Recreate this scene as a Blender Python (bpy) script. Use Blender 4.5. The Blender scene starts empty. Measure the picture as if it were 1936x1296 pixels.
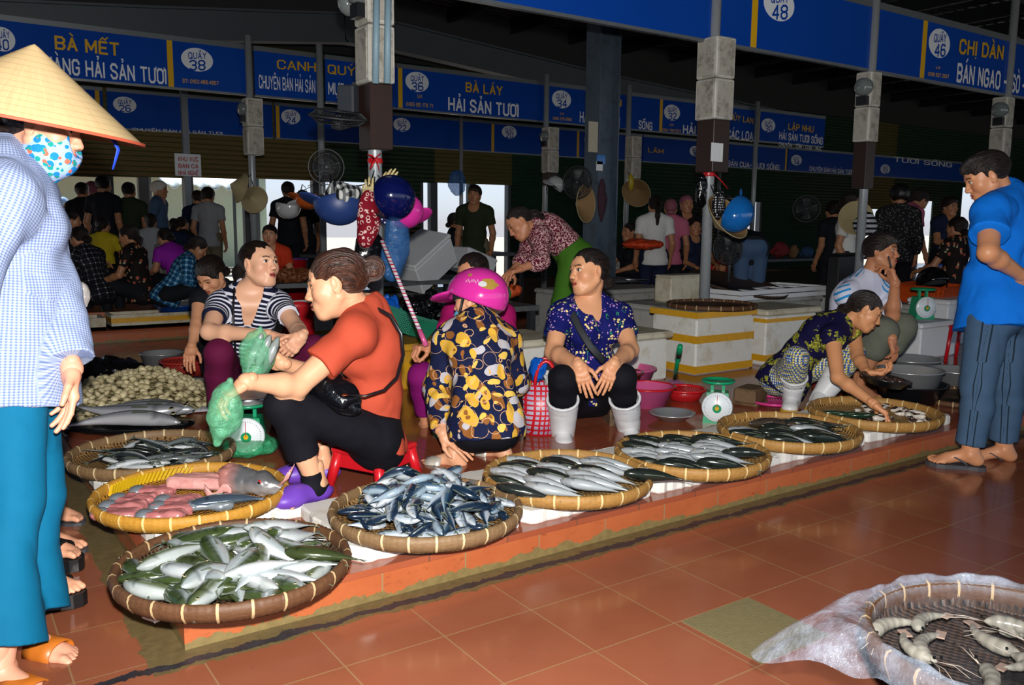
import bpy, math, random
import numpy as np
from mathutils import Vector, Matrix
random.seed(7); RNG = np.random.default_rng(11)
SC = bpy.context.scene; COL = SC.collection
PI = math.pi
# ------------------------------------------------------------------ camera
# world: X runs along the platform front, Y away from it, Z up (metres)
CAM_H = 1.20; FPX = 1617.017; PITCH = 0.1395120; ROLL = 0.00838633; YAW = 0.9699775
_fw = np.array([math.cos(PITCH)*math.cos(YAW), math.cos(PITCH)*math.sin(YAW), -math.sin(PITCH)])
_rt = np.array([math.sin(YAW), -math.cos(YAW), 0.0]); _up = np.cross(_rt, _fw)
CR = math.cos(ROLL)*_rt + math.sin(ROLL)*_up; CU = -math.sin(ROLL)*_rt + math.cos(ROLL)*_up; CF = _fw
CP = np.array([0, 0, CAM_H])
cam = bpy.data.objects.new('camera', bpy.data.cameras.new('camera')); COL.objects.link(cam)
m4 = Matrix(((CR[0], CU[0], -CF[0], 0), (CR[1], CU[1], -CF[1], 0), (CR[2], CU[2], -CF[2], CAM_H), (0, 0, 0, 1)))
cam.matrix_world = m4
cam.data.sensor_fit = 'HORIZONTAL'; cam.data.sensor_width = 36.0; cam.data.lens = FPX/1936*36.0
cam.data.clip_start = 0.05; cam.data.clip_end = 200
SC.camera = cam
SC.cycles.max_bounces = 6; SC.cycles.diffuse_bounces = 3; SC.cycles.glossy_bounces = 3; SC.cycles.transmission_bounces = 4; SC.cycles.transparent_max_bounces = 12
SC.view_settings.view_transform = 'Standard'; SC.view_settings.look = 'None'
SC.view_settings.gamma = 1.0; SC.view_settings.exposure = 0.0; SC.view_settings.use_curve_mapping = False
# ------------------------------------------------------------------ world: hazy bright sky outside the hall
W = bpy.data.worlds.new('sky'); SC.world = W; W.use_nodes = True
_nt = W.node_tree; _bg = _nt.nodes['Background']
_sky = _nt.nodes.new('ShaderNodeTexSky'); _sky.sky_type = 'HOSEK_WILKIE'; _sky.turbidity = 6; _sky.ground_albedo = 0.4
_sky.sun_direction = Vector((0.25, 0.3, 0.92)).normalized()
_nt.links.new(_sky.outputs['Color'], _bg.inputs['Color']); _bg.inputs['Strength'].default_value = 3.4
# the sun outside (the roof keeps it out of the hall)
def lamp(name, kind, loc, energy, color=(1, 1, 1), **kw):
    l = bpy.data.lights.new(name, kind); l.energy = energy; l.color = color
    for k, v in kw.items(): setattr(l, k, v)
    o = bpy.data.objects.new(name, l); COL.objects.link(o); o.location = loc
    return o
sun = lamp('sun', 'SUN', (0, 0, 20), 9.0, (1, .96, .9), angle=0.02)
sun.rotation_euler = Vector((-0.25, -0.3, -0.92)).to_track_quat('-Z', 'Y').to_euler()
# the photographer's flash, just above the lens
_fl = CP + CU*0.16 + CR*0.02 - CF*0.02
flash = lamp('flash', 'SPOT', _fl, 860.0, (1, .97, .93), shadow_soft_size=0.03, spot_size=1.75, spot_blend=0.7)
flash.rotation_euler = Vector(CF + CU*0.04 - CR*0.06).to_track_quat('-Z', 'Y').to_euler()

def ray(x, y): return CF + CR*(x-968)/FPX - CU*(y-648)/FPX
def J(x, y, w): return CP + ray(x, y)*w                 # a point seen at (x, y), w metres in front of the lens
def G(x, y, z=0.0):                                      # the point of height z seen at (x, y)
    d = ray(x, y); return CP + d*((z-CAM_H)/d[2])
def OY(x, y, Y):                                         # the point at depth Y seen at (x, y)
    d = ray(x, y); return CP + d*(Y/d[1])
def PXM(w): return FPX/w
def cdir(r, u, f): return CR*r+CU*u+CF*f           # a direction in right / up / away terms as seen in the photo
def gd(x1, y1, x2, y2, z=.11): return nrm(G(x2, y2, z)-G(x1, y1, z))
# ------------------------------------------------------------------ object helpers
def tag(o, label, cat, group=None, kind=None):
    if label: o['label'] = label
    if cat: o['category'] = cat
    if group: o['group'] = group
    if kind: o['kind'] = kind
    return o
def thing(name, label, cat, loc=(0, 0, 0), rz=0.0, group=None, rot=None):
    o = bpy.data.objects.new(name, None); COL.objects.link(o); o.location = loc
    o.rotation_euler = rot if rot is not None else (0, 0, rz); o.empty_display_size = 0.05
    return tag(o, label, cat, group)
def mesh(name, V, F, smooth=True):
    V = np.asarray(V, dtype=np.float32).reshape(-1, 3)
    me = bpy.data.meshes.new(name)
    if isinstance(F, np.ndarray):
        n, c = F.shape
        me.vertices.add(len(V)); me.vertices.foreach_set('co', V.ravel())
        me.loops.add(n*c); me.loops.foreach_set('vertex_index', F.astype(np.int32).ravel())
        me.polygons.add(n); me.polygons.foreach_set('loop_start', np.arange(0, n*c, c, dtype=np.int32))
        me.update(calc_edges=True); me.validate()
    else:
        me.from_pydata(V.tolist(), [], F); me.update()
    me.polygons.foreach_set('use_smooth', np.full(len(me.polygons), bool(smooth)))
    return me
def obj(name, me, m=None, parent=None, loc=None, rot=None):
    o = bpy.data.objects.new(name, me); COL.objects.link(o)
    if m is not None:
        if not me.materials: me.materials.append(m)
        elif me.materials[0] is not m: o.material_slots[0].link = 'OBJECT'; o.material_slots[0].material = m
    if parent is not None: o.parent = parent
    if loc is not None: o.location = loc
    if rot is not None: o.rotation_euler = rot
    return o
def setcol(me, cols, name='Col'):
    cols = np.asarray(cols, dtype=np.float32)
    if cols.shape[1] == 3: cols = np.concatenate([cols, np.ones((len(cols), 1), np.float32)], 1)
    a = me.attributes.new(name, 'FLOAT_COLOR', 'POINT'); a.data.foreach_set('color', cols.ravel())
def setvec(me, v, name='fab'):
    a = me.attributes.new(name, 'FLOAT_VECTOR', 'POINT'); a.data.foreach_set('vector', np.asarray(v, np.float32).ravel())
def dup(o, loc=None, rot=None, parent=None, scale=None):
    c = o.copy(); COL.objects.link(c)
    if parent is not None: c.parent = parent
    if loc is not None: c.location = loc
    if rot is not None: c.rotation_euler = rot
    if scale is not None: c.scale = scale
    for ch in o.children: dup(ch, parent=c)
    return c
def nrm(v):
    v = np.asarray(v, float); return v/(np.linalg.norm(v)+1e-12)
class MB:
    """collects shapes into one mesh"""
    def __init__(s): s.V = []; s.F = []; s.C = []; s.col = (1, 1, 1)
    def add(s, V, F):
        n = len(s.V); s.V += [tuple(map(float, v)) for v in V]; s.F += [[i+n for i in f] for f in F]
        s.C += [s.col]*len(V); return s
    def box(s, c, d, R=None, bev=0.0):
        x, y, z = [k/2 for k in d]; b = min(bev, x*.9, y*.9, z*.9)
        if b <= 0:
            V = [(-x,-y,-z),(x,-y,-z),(x,y,-z),(-x,y,-z),(-x,-y,z),(x,-y,z),(x,y,z),(-x,y,z)]
            F = [[0,3,2,1],[4,5,6,7],[0,1,5,4],[1,2,6,5],[2,3,7,6],[3,0,4,7]]
        else:
            def ring(ix, iy, zz): return [(-ix+b,-iy,zz),(ix-b,-iy,zz),(ix,-iy+b,zz),(ix,iy-b,zz),(ix-b,iy,zz),(-ix+b,iy,zz),(-ix,iy-b,zz),(-ix,-iy+b,zz)]
            V = ring(x-b, y-b, -z)+ring(x, y, -z+b)+ring(x, y, z-b)+ring(x-b, y-b, z)
            F = [list(range(7, -1, -1)), list(range(24, 32))]
            for k in range(3):
                for i in range(8): j = (i+1) % 8; F.append([k*8+i, k*8+j, k*8+8+j, k*8+8+i])
        V = np.array(V, float)
        if R is not None: V = V@np.array(R, float).T
        return s.add(V+np.array(c, float), F)
    def tube(s, P, r, n=8, cap=True, closed=False, flat=1.0, up=None):
        P = [np.array(p, float) for p in P]; m = len(P)
        rr = r if hasattr(r, '__len__') else [r]*m
        V = []; F = []; prev = None
        for i, p in enumerate(P):
            if closed: t = P[(i+1) % m]-P[i-1]
            else: t = P[min(i+1, m-1)]-P[max(i-1, 0)]
            t = nrm(t)
            if up is not None: u = np.array(up, float)
            elif prev is not None: u = prev
            else: u = np.array((0, 0, 1.)) if abs(t[2]) < .9 else np.array((1., 0, 0))
            u = nrm(u-t*(u@t)); prev = u; v = np.cross(t, u)
            for k in range(n):
                a = 2*PI*k/n; V.append(p+(u*math.cos(a)*flat+v*math.sin(a))*rr[i])
        for i in range(m if closed else m-1):
            j = (i+1) % m
            for k in range(n): q = (k+1) % n; F.append([i*n+k, i*n+q, j*n+q, j*n+k])
        if cap and not closed:
            F.append(list(range(n-1, -1, -1))); F.append([(m-1)*n+k for k in range(n)])
        return s.add(V, F)
    def lathe(s, prof, n=32, c=(0, 0, 0), R=None, sx=1.0, sy=1.0, closed=False):
        V = []; F = []; m = len(prof)
        for (r, z) in prof:
            for k in range(n): a = 2*PI*k/n; V.append((r*math.cos(a)*sx, r*math.sin(a)*sy, z))
        for i in range(m if closed else m-1):
            j = (i+1) % m
            for k in range(n): q = (k+1) % n; F.append([i*n+k, i*n+q, j*n+q, j*n+k])
        V = np.array(V)
        if R is not None: V = V@np.array(R, float).T
        return s.add(V+np.array(c, float), F)
    def ell(s, c, r, n=12, m=8, R=None):
        V = []; F = []
        for i in range(m+1):
            t = PI*i/m
            for k in range(n): a = 2*PI*k/n; V.append((r[0]*math.sin(t)*math.cos(a), r[1]*math.sin(t)*math.sin(a), -r[2]*math.cos(t)))
        for i in range(m):
            for k in range(n): q = (k+1) % n; F.append([i*n+k, i*n+q, (i+1)*n+q, (i+1)*n+k])
        V = np.array(V)
        if R is not None: V = V@np.array(R, float).T
        return s.add(V+np.array(c, float), F)
    def prism(s, pts, z0, z1):          # outline in xy, extruded in z
        n = len(pts); V = [(x, y, z0) for x, y in pts]+[(x, y, z1) for x, y in pts]
        F = [list(range(n-1, -1, -1)), list(range(n, 2*n))]+[[i, (i+1) % n, n+(i+1) % n, n+i] for i in range(n)]
        return s.add(V, F)
    def sheet(s, fn, nu, nv, closed_u=False):
        V = [fn(i/(nu if closed_u else nu-1), j/(nv-1)) for j in range(nv) for i in range(nu)]
        F = [[j*nu+i, j*nu+(i+1) % nu, (j+1)*nu+(i+1) % nu, (j+1)*nu+i] for j in range(nv-1) for i in range(nu if closed_u else nu-1)]
        return s.add(V, F)
    def build(s, name, m, parent=None, smooth=False, loc=None, rot=None, xf=None):
        V = np.array(s.V, float)
        if xf is not None: V = xf(V)
        me = mesh(name, V, s.F, smooth)
        if any(c != (1, 1, 1) for c in s.C): setcol(me, s.C)
        elif m is not None and m.get('attr'): setcol(me, s.C)
        o = obj(name, me, m, parent, loc, rot)
        return o
def thick(o, t, off=0.0):
    md = o.modifiers.new('thickness', 'SOLIDIFY'); md.thickness = t; md.offset = off; return o
def rotz(a): c, s = math.cos(a), math.sin(a); return np.array([[c, -s, 0], [s, c, 0], [0, 0, 1.]])
def rotx(a): c, s = math.cos(a), math.sin(a); return np.array([[1, 0, 0], [0, c, -s], [0, s, c]])
def roty(a): c, s = math.cos(a), math.sin(a); return np.array([[c, 0, s], [0, 1., 0], [-s, 0, c]])
def frame(f, u):            # columns: right, forward, up
    f = nrm(f); u = np.array(u, float); u = nrm(u-f*(u@f)); r = np.cross(f, u); return np.stack([r, f, u], 1)
# ------------------------------------------------------------------ materials
MATS = {}
def srgb(*c):
    if len(c) == 1 and isinstance(c[0], str):
        h = c[0].lstrip('#'); c = [int(h[i:i+2], 16)/255 for i in (0, 2, 4)]
    elif len(c) == 1: c = c[0]
    return tuple(x/12.92 if x <= .04045 else ((x+.055)/1.055)**2.4 for x in c)
class NT:
    def __init__(s, name):
        s.m = bpy.data.materials.new(name); s.m.use_nodes = True; s.t = s.m.node_tree; s.t.nodes.clear()
        s.out = s.n('OutputMaterial'); s.b = s.n('BsdfPrincipled'); s.l(s.b.outputs[0], s.out.inputs[0])
    def n(s, k, **kw):
        nd = s.t.nodes.new('ShaderNode'+k)
        for a, v in kw.items(): setattr(nd, a, v)
        return nd
    def l(s, a, b): s.t.links.new(a, b)
    def put(s, sock, v):
        if hasattr(v, 'links'): s.l(v, sock)
        elif isinstance(v, (tuple, list)) and len(v) == 3 and sock.type == 'RGBA': sock.default_value = (*v, 1)
        else: sock.default_value = v
    def obj(s): return s.n('TexCoord').outputs['Object']
    def gen(s): return s.n('TexCoord').outputs['Generated']
    def attr(s, name, o='Color'): return s.n('Attribute', attribute_name=name).outputs[o]
    def geo(s): return s.n('NewGeometry').outputs['Position']
    def map(s, v, scale=(1, 1, 1), loc=(0, 0, 0), rot=(0, 0, 0)):
        m = s.n('Mapping'); s.l(v, m.inputs[0]); m.inputs['Scale'].default_value = scale; m.inputs['Location'].default_value = loc; m.inputs['Rotation'].default_value = rot
        return m.outputs[0]
    def noise(s, v, scale, detail=3, rough=.55, o='Fac', dist=0.0):
        x = s.n('TexNoise'); s.put(x.inputs['Vector'], v); x.inputs['Scale'].default_value = scale; x.inputs['Detail'].default_value = detail
        x.inputs['Roughness'].default_value = rough; x.inputs['Distortion'].default_value = dist; return x.outputs[o]
    def voro(s, v, scale, feat='F1', o='Distance', rnd=1.0):
        x = s.n('TexVoronoi', feature=feat); s.put(x.inputs['Vector'], v); x.inputs['Scale'].default_value = scale; x.inputs['Randomness'].default_value = rnd; return x.outputs[o]
    def ramp(s, f, stops, interp='LINEAR'):
        r = s.n('ValToRGB'); s.put(r.inputs[0], f); e = r.color_ramp; e.interpolation = interp
        while len(e.elements) < len(stops): e.elements.new(0.5)
        for el, (p, c) in zip(e.elements, stops): el.position = p; el.color = (*c, 1) if len(c) == 3 else c
        return r.outputs[0]
    def step(s, f, a, b):        # 0 below a, 1 above b
        r = s.n('MapRange'); s.put(r.inputs[0], f); r.inputs[1].default_value = a; r.inputs[2].default_value = b; return r.outputs[0]
    def mix(s, f, a, b, mode='MIX'):
        x = s.n('Mix', data_type='RGBA', blend_type=mode); s.put(x.inputs[0], f); s.put(x.inputs[6], a); s.put(x.inputs[7], b); return x.outputs[2]
    def math(s, op, a, b=0.0, c=0.0):
        x = s.n('Math', operation=op); s.put(x.inputs[0], a); s.put(x.inputs[1], b)
        if op in ('MULTIPLY_ADD', 'COMPARE', 'SMOOTH_MIN'): s.put(x.inputs[2], c)
        return x.outputs[0]
    def xyz(s, v):
        x = s.n('SeparateXYZ'); s.l(v, x.inputs[0]); return x.outputs
    def vec(s, x, y, z=0.0):
        c = s.n('CombineXYZ'); s.put(c.inputs[0], x); s.put(c.inputs[1], y); s.put(c.inputs[2], z); return c.outputs[0]
    def bump(s, h, strength=.3, dist=.01):
        b = s.n('Bump'); s.put(b.inputs['Height'], h); b.inputs['Strength'].default_value = strength; b.inputs['Distance'].default_value = dist
        s.l(b.outputs[0], s.b.inputs['Normal']); return b
    def fin(s, color=None, rough=.5, metal=0.0, spec=.5, **kw):
        if color is not None: s.put(s.b.inputs['Base Color'], color)
        s.put(s.b.inputs['Roughness'], rough); s.put(s.b.inputs['Metallic'], metal); s.put(s.b.inputs['Specular IOR Level'], spec)
        for k, v in kw.items(): s.put(s.b.inputs[k.replace('_', ' ')], v)
        return s.m
def M(name, color, rough=.5, metal=0.0, spec=.5, var=.12, vs=18.0, bump=0.0, bs=60.0, attr=False, dirt=None, **kw):
    """a plain procedural surface: colour with noise variation, optional grain and grime"""
    if name in MATS: return MATS[name]
    t = NT(name); o = t.obj()
    c = srgb(color) if isinstance(color, str) else color
    n = t.noise(o, vs, 4)
    base = t.mix(n, tuple(x*(1-var) for x in c), tuple(min(1, x*(1+var)) for x in c))
    if attr: base = t.mix(1.0, base, t.attr('Col'), 'MULTIPLY')
    if dirt is not None:
        dc, amt = dirt
        d = t.step(t.noise(o, vs*.35, 6, .65), .62-amt, .75); base = t.mix(d, base, srgb(dc) if isinstance(dc, str) else dc)
    if bump: t.bump(t.noise(o, bs, 3), bump, .004)
    m = t.fin(base, rough, metal, spec, **kw)
    if attr: m['attr'] = 1
    MATS[name] = m; return m
# ------------------------------------------------------------------ soft shapes: signed distance on a grid, then surface nets
def vnoise(P, freq, seed=0):
    """smooth value noise in 3-D, -1..1"""
    r = np.random.default_rng(seed).random((17, 17, 17)).astype(np.float32)*2-1
    Q = np.asarray(P, np.float32)*np.asarray(freq, np.float32)+37.3
    i = np.floor(Q).astype(int); f = Q-i; f = f*f*(3-2*f); i0 = i % 16; i1 = (i+1) % 16
    a = r[i0[..., 0], i0[..., 1], i0[..., 2]]; b = r[i1[..., 0], i0[..., 1], i0[..., 2]]
    c = r[i0[..., 0], i1[..., 1], i0[..., 2]]; d = r[i1[..., 0], i1[..., 1], i0[..., 2]]
    e = r[i0[..., 0], i0[..., 1], i1[..., 2]]; g = r[i1[..., 0], i0[..., 1], i1[..., 2]]
    h = r[i0[..., 0], i1[..., 1], i1[..., 2]]; k = r[i1[..., 0], i1[..., 1], i1[..., 2]]
    x, y, z = f[..., 0], f[..., 1], f[..., 2]
    return ((a*(1-x)+b*x)*(1-y)+(c*(1-x)+d*x)*y)*(1-z)+((e*(1-x)+g*x)*(1-y)+(h*(1-x)+k*x)*y)*z
class Vol:
    def __init__(s, lo, hi, h):
        s.h = h; s.lo = np.array(lo, float)-2*h; n = np.ceil((np.array(hi, float)+2*h-s.lo)/h).astype(int)+1
        s.n = n; s.ax = [(s.lo[k]+h*np.arange(n[k])).astype(np.float32) for k in range(3)]
        s.D = np.full(n, 1.0, np.float32)
    def sub(s, lo, hi):
        a = np.clip(np.floor((np.array(lo)-s.lo)/s.h).astype(int), 0, s.n); b = np.clip(np.ceil((np.array(hi)-s.lo)/s.h).astype(int)+1, 0, s.n)
        sl = tuple(slice(a[k], b[k]) for k in range(3))
        x = s.ax[0][sl[0]][:, None, None]; y = s.ax[1][sl[1]][None, :, None]; z = s.ax[2][sl[2]][None, None, :]
        return sl, x, y, z
    def comb(s, sl, d, k, op):
        a = s.D[sl]
        if a.size == 0: return
        if op == 'sub': a2 = -a; 
        if op == 'add':
            if k > 0: h = np.maximum(k-np.abs(a-d), 0)/k; s.D[sl] = np.minimum(a, d)-h*h*k*.25
            else: s.D[sl] = np.minimum(a, d)
        elif op == 'sub':
            if k > 0: h = np.maximum(k-np.abs(-d-a), 0)/k; s.D[sl] = np.maximum(a, -d)+h*h*k*.25
            else: s.D[sl] = np.maximum(a, -d)
        else:
            if k > 0: h = np.maximum(k-np.abs(d-a), 0)/k; s.D[sl] = np.maximum(a, d)+h*h*k*.25
            else: s.D[sl] = np.maximum(a, d)
    def cone(s, a, b, ra, rb, k=.02, op='add', flat0=False, flat1=False):
        a = np.array(a, float); b = np.array(b, float); pad = max(ra, rb)+k+3*s.h
        sl, x, y, z = s.sub(np.minimum(a, b)-pad, np.maximum(a, b)+pad)
        ab = b-a; L2 = ab@ab+1e-12
        t0 = ((x-a[0])*ab[0]+(y-a[1])*ab[1]+(z-a[2])*ab[2])/L2; t = np.clip(t0, 0, 1)
        d = np.sqrt((x-a[0]-t*ab[0])**2+(y-a[1]-t*ab[1])**2+(z-a[2]-t*ab[2])**2)-(ra+(rb-ra)*t)
        L = math.sqrt(L2)
        if flat1: d = np.maximum(d, (t0-1)*L)
        if flat0: d = np.maximum(d, -t0*L)
        s.comb(sl, d.astype(np.float32), k, op); return s
    def ell(s, c, r, R=None, k=.02, op='add'):
        c = np.array(c, float); r = np.array(r, float); pad = (np.abs(R)@r if R is not None else r)+k+3*s.h
        sl, x, y, z = s.sub(c-pad, c+pad)
        x = x-c[0]; y = y-c[1]; z = z-c[2]
        if R is not None: q = [R[0, i]*x+R[1, i]*y+R[2, i]*z for i in range(3)]
        else: q = [x, y, z]
        k0 = np.sqrt((q[0]/r[0])**2+(q[1]/r[1])**2+(q[2]/r[2])**2); k1 = np.sqrt((q[0]/r[0]**2)**2+(q[1]/r[1]**2)**2+(q[2]/r[2]**2)**2)+1e-6
        s.comb(sl, (k0*(k0-1)/k1).astype(np.float32), k, op); return s
    def rbox(s, c, half, rad, R=None, k=.01, op='add'):
        c = np.array(c, float); hf = np.array(half, float); pad = (np.abs(R)@hf if R is not None else hf)+k+3*s.h
        sl, x, y, z = s.sub(c-pad, c+pad)
        x = x-c[0]; y = y-c[1]; z = z-c[2]
        if R is not None: q = [np.abs(R[0, i]*x+R[1, i]*y+R[2, i]*z)-(hf[i]-rad) for i in range(3)]
        else: q = [np.abs(v)-(hf[i]-rad) for i, v in enumerate((x, y, z))]
        d = np.sqrt(np.maximum(q[0], 0)**2+np.maximum(q[1], 0)**2+np.maximum(q[2], 0)**2)+np.minimum(np.maximum(np.maximum(q[0], q[1]), q[2]), 0)-rad
        s.comb(sl, d.astype(np.float32), k, op); return s
    def plane(s, p, nv, k=.004):            # keep the side the normal points away from
        nv = nrm(nv); p = np.array(p, float)
        x = s.ax[0][:, None, None]; y = s.ax[1][None, :, None]; z = s.ax[2][None, None, :]
        d = (x-p[0])*nv[0]+(y-p[1])*nv[1]+(z-p[2])*nv[2]
        s.comb((slice(None),)*3, d.astype(np.float32), k, 'and'); return s
    def wrinkle(s, amp, freq, seed=0, ridge=True):
        idx = np.argwhere(np.abs(s.D) < amp*2+3*s.h)
        if len(idx) == 0: return s
        P = s.lo+idx*s.h
        n = vnoise(P, freq, seed)
        if ridge: n = (1-2*np.abs(n))*.7+.3*vnoise(P, np.array(freq)*2.1, seed+1)
        s.D[idx[:, 0], idx[:, 1], idx[:, 2]] += (amp*n).astype(np.float32); return s
    def net(s):
        D = s.D; n = D.shape
        ins = D < 0
        cnt = np.zeros((n[0]-1, n[1]-1, n[2]-1), np.int8)
        for i in (0, 1):
            for j in (0, 1):
                for k in (0, 1): cnt += ins[i:n[0]-1+i, j:n[1]-1+j, k:n[2]-1+k]
        act = (cnt > 0) & (cnt < 8); idx = np.argwhere(act)
        if len(idx) == 0: return np.zeros((0, 3)), np.zeros((0, 4), int)
        vid = np.full(act.shape, -1, np.int32); vid[act] = np.arange(len(idx))
        I, Jx, K = idx.T; cs = {}
        for i in (0, 1):
            for j in (0, 1):
                for k in (0, 1): cs[i, j, k] = D[I+i, Jx+j, K+k]
        S = np.zeros((len(idx), 3)); c = np.zeros(len(idx))
        E = []
        for p in cs:
            for ax in range(3):
                if p[ax] == 0:
                    q = list(p); q[ax] = 1; E.append((p, tuple(q), ax))
        for p, q, ax in E:
            a, b = cs[p], cs[q]; mk = (a < 0) != (b < 0)
            t = np.where(mk, a/(a-b+np.where(a == b, 1e-9, 0)), 0)
            pos = np.tile(np.array(p, float), (len(idx), 1)); pos[:, ax] += t
            S += pos*mk[:, None]; c += mk
        V = s.lo+(idx+S/np.maximum(c, 1)[:, None])*s.h
        F = []
        for ax in range(3):
            b, d = (ax+1) % 3, (ax+2) % 3
            sl0 = [slice(None)]*3; sl1 = [slice(None)]*3; sl0[ax] = slice(0, n[ax]-1); sl1[ax] = slice(1, n[ax])
            ch = ins[tuple(sl0)] != ins[tuple(sl1)]
            e = np.argwhere(ch); e = e[(e[:, b] > 0) & (e[:, d] > 0) & (e[:, b] < n[b]-1) & (e[:, d] < n[d]-1)]
            if len(e) == 0: continue
            def v(db, dd): q = e.copy(); q[:, b] += db; q[:, d] += dd; return vid[q[:, 0], q[:, 1], q[:, 2]]
            f = np.stack([v(-1, -1), v(0, -1), v(0, 0), v(-1, 0)], 1)
            fl = ~ins[e[:, 0], e[:, 1], e[:, 2]]
            f[fl] = f[fl][:, ::-1]; F.append(f)
        F = np.concatenate(F); F = F[(F >= 0).all(1)]
        return V, F
# ------------------------------------------------------------------ people
SKIN = NT('skin'); _c = SKIN.attr('Col'); _n = SKIN.noise(SKIN.obj(), 22, 4)
_c2 = SKIN.mix(SKIN.math('MULTIPLY', _n, .35), _c, SKIN.mix(1.0, _c, (.86, .62, .55), 'MULTIPLY'))
SKIN.bump(SKIN.noise(SKIN.obj(), 320, 2), .06, .002)
M_SKIN = SKIN.fin(_c2, .45, 0, .4, Subsurface_Weight=.06, Subsurface_Radius=(.02, .008, .004)); M_SKIN['attr'] = 1
def hairmat(name, c1, c2):
    t = NT(name); f = t.attr('fab', 'Vector'); q = t.map(f, (330, 330, 14)); n = t.ramp(t.noise(q, 1.0, 3, .6), [(.32, (0, 0, 0)), (.68, (1, 1, 1))])
    t.bump(n, .9, .006)
    return t.fin(t.mix(n, srgb(c1), srgb(c2)), .40, 0, .45)
M_HAIR = hairmat('black_hair', '#0c0908', '#2b1d17'); M_HAIRB = hairmat('brown_hair', '#1d100b', '#5a3322')
M_EYE = M('eye_white', '#d9d2c8', .2, var=.03); M_IRIS = M('eye_iris', '#140b07', .12, var=.05)

def finish(name, vol_parts, m, parent, cols=None, fab=None, keep=None):
    """join several surfaces into one mesh object"""
    V = np.concatenate([v for v, f in vol_parts]); F = []; n = 0
    for v, f in vol_parts: F.append(f+n); n += len(v)
    F = np.concatenate(F); me = mesh(name, V, F)
    if cols is not None: setcol(me, cols)
    if fab is not None: setvec(me, fab)
    return obj(name, me, m, parent)
def axes_fab(V, axes):
    """cloth coordinates per vertex: along the limb, around it"""
    best = np.full(len(V), 1e9); out = np.zeros((len(V), 3))
    for i, (a, b, ref, r) in enumerate(axes):
        a = np.array(a); b = np.array(b); ab = b-a; L = np.linalg.norm(ab); t = (V-a)@ab/(L*L)
        tc = np.clip(t, -.15, 1.15); d = np.linalg.norm(V-a-tc[:, None]*ab, axis=1)-r
        u = ab/L; w = nrm(np.array(ref)-u*(np.array(ref)@u)); z = np.cross(u, w); q = V-a
        ang = np.arctan2(q@z, q@w); m = d < best; best[m] = d[m]
        out[m] = np.stack([t*L, ang*max(r, .05), np.full(len(V), i*1.7)], 1)[m]
    return out

def head_mesh(s, h, skin, fem=True, lips='#a8524a', neck=None, open_eyes=True, smile=0.0, mouth_open=0.0):
    """head in its own frame (x right, y to the face, z up, origin mid-head)"""
    v = Vol((-.10, -.125, -.135), (.10, .135, .13), h)
    v.ell((0, -.016, .034), (.073, .092, .081), k=0)
    v.ell((0, .022, .018), (.064, .067, .074), k=.03)
    v.ell((0, .022, -.05), (.053 if fem else .057, .058, .058), k=.03)
    v.ell((0, .066, -.088), (.020 if fem else .024, .018, .018), k=.025)
    for sx in (-1, 1):
        v.cone((sx*.054, -.002, -.042), (sx*.022, .058, -.088), .017, .014, k=.03)
        v.ell((sx*.040, .052, -.020), (.026, .026, .026), k=.03)
        v.ell((sx*.031, .098, .008), (.019, .019, .012), k=.016, op='sub')
        v.ell((sx*.031, .0715, .009), (.0155, .0145, .0125), k=.005)
        v.cone((sx*.012, .085, .027), (sx*.044, .071, .029), .006, .005, k=.014)
        v.ell((sx*.0105, .093, -.0265), (.0075, .010, .0075), k=.008)
        v.ell((sx*.076, -.004, -.002), (.008, .019, .031), frame((sx*.35, 1, 0), (0, -.15, 1)), k=.008)
        v.ell((sx*.083, .002, .001), (.005, .010, .018), k=.006, op='sub')
    v.cone((0, .083, .012), (0, .102, -.022), .0075, .0100, k=.014)
    v.ell((0, .073, -.057), (.028, .018, .020), k=.02)
    w = .019+.006*smile; zc = .003*smile
    for sx in (-1, 1):
        v.cone((0, .0925, -.0505), (sx*w, .0835, -.0545+zc), .0052, .0028, k=.005)
        v.cone((0, .0915, -.0615-.006*mouth_open), (sx*w, .0835, -.0560+zc), .0060, .0028, k=.005)
    v.cone((-w, .094, -.0557-.002*mouth_open), (w, .094, -.0557-.002*mouth_open), .0024+.003*mouth_open, .0024+.003*mouth_open, k=.003, op='sub')
    if neck is not None: v.cone((0, -.032, -.045), neck, .043 if fem else .050, .050, k=.022)
    V, F = v.net()
    x, y, z = V.T; sk = np.tile(np.array(skin), (len(V), 1))
    blush = np.exp(-(((np.abs(x)-.042)/.022)**2+((z+.025)/.02)**2))*(y > .03); sk *= 1-blush[:, None]*np.array([.03, .16, .14])
    lp = ((np.abs(x)/w)**2+((z+.056+.003*mouth_open-zc*(np.abs(x)/w)**2)/(.0105+.004*mouth_open))**2 < 1) & (y > .07); sk[lp] = srgb(lips)
    lp = ((np.abs(x)/w)**2 < 1) & (np.abs(z+.0557+.002*mouth_open) < .0016+.003*mouth_open) & (y > .07); sk[lp] = np.array(srgb(lips))*.35
    br = (np.abs(x) > .013) & (np.abs(x) < .048) & (np.abs(z-.0285-.004*np.sin((np.abs(x)-.013)*90)) < .0040) & (y > .05); sk[br] = np.array(skin)*.18
    nst = (np.hypot(np.abs(x)-.0062, (z+.0325)) < .0032) & (y > .085); sk[nst] *= .3
    ex = (np.abs(x)-.031)/.0155; ez = (z-.0090)/(.0062 if open_eyes else .0018)
    eye = (ex**2+ez**2 < 1) & (y > .07); lash = (ex**2+((z-.0105)/.0078)**2 < 1.15) & (z > .009) & ~eye & (y > .066)
    sk[lash] = np.array(skin)*.22
    if open_eyes: sk[eye] = srgb('#cfc6bc'); sk[eye & (np.hypot(np.abs(x)-.031, z-.0095) < .0068)] = srgb('#120a07')
    else: sk[eye] = np.array(skin)*.2
    return V*s, F, sk

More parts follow.
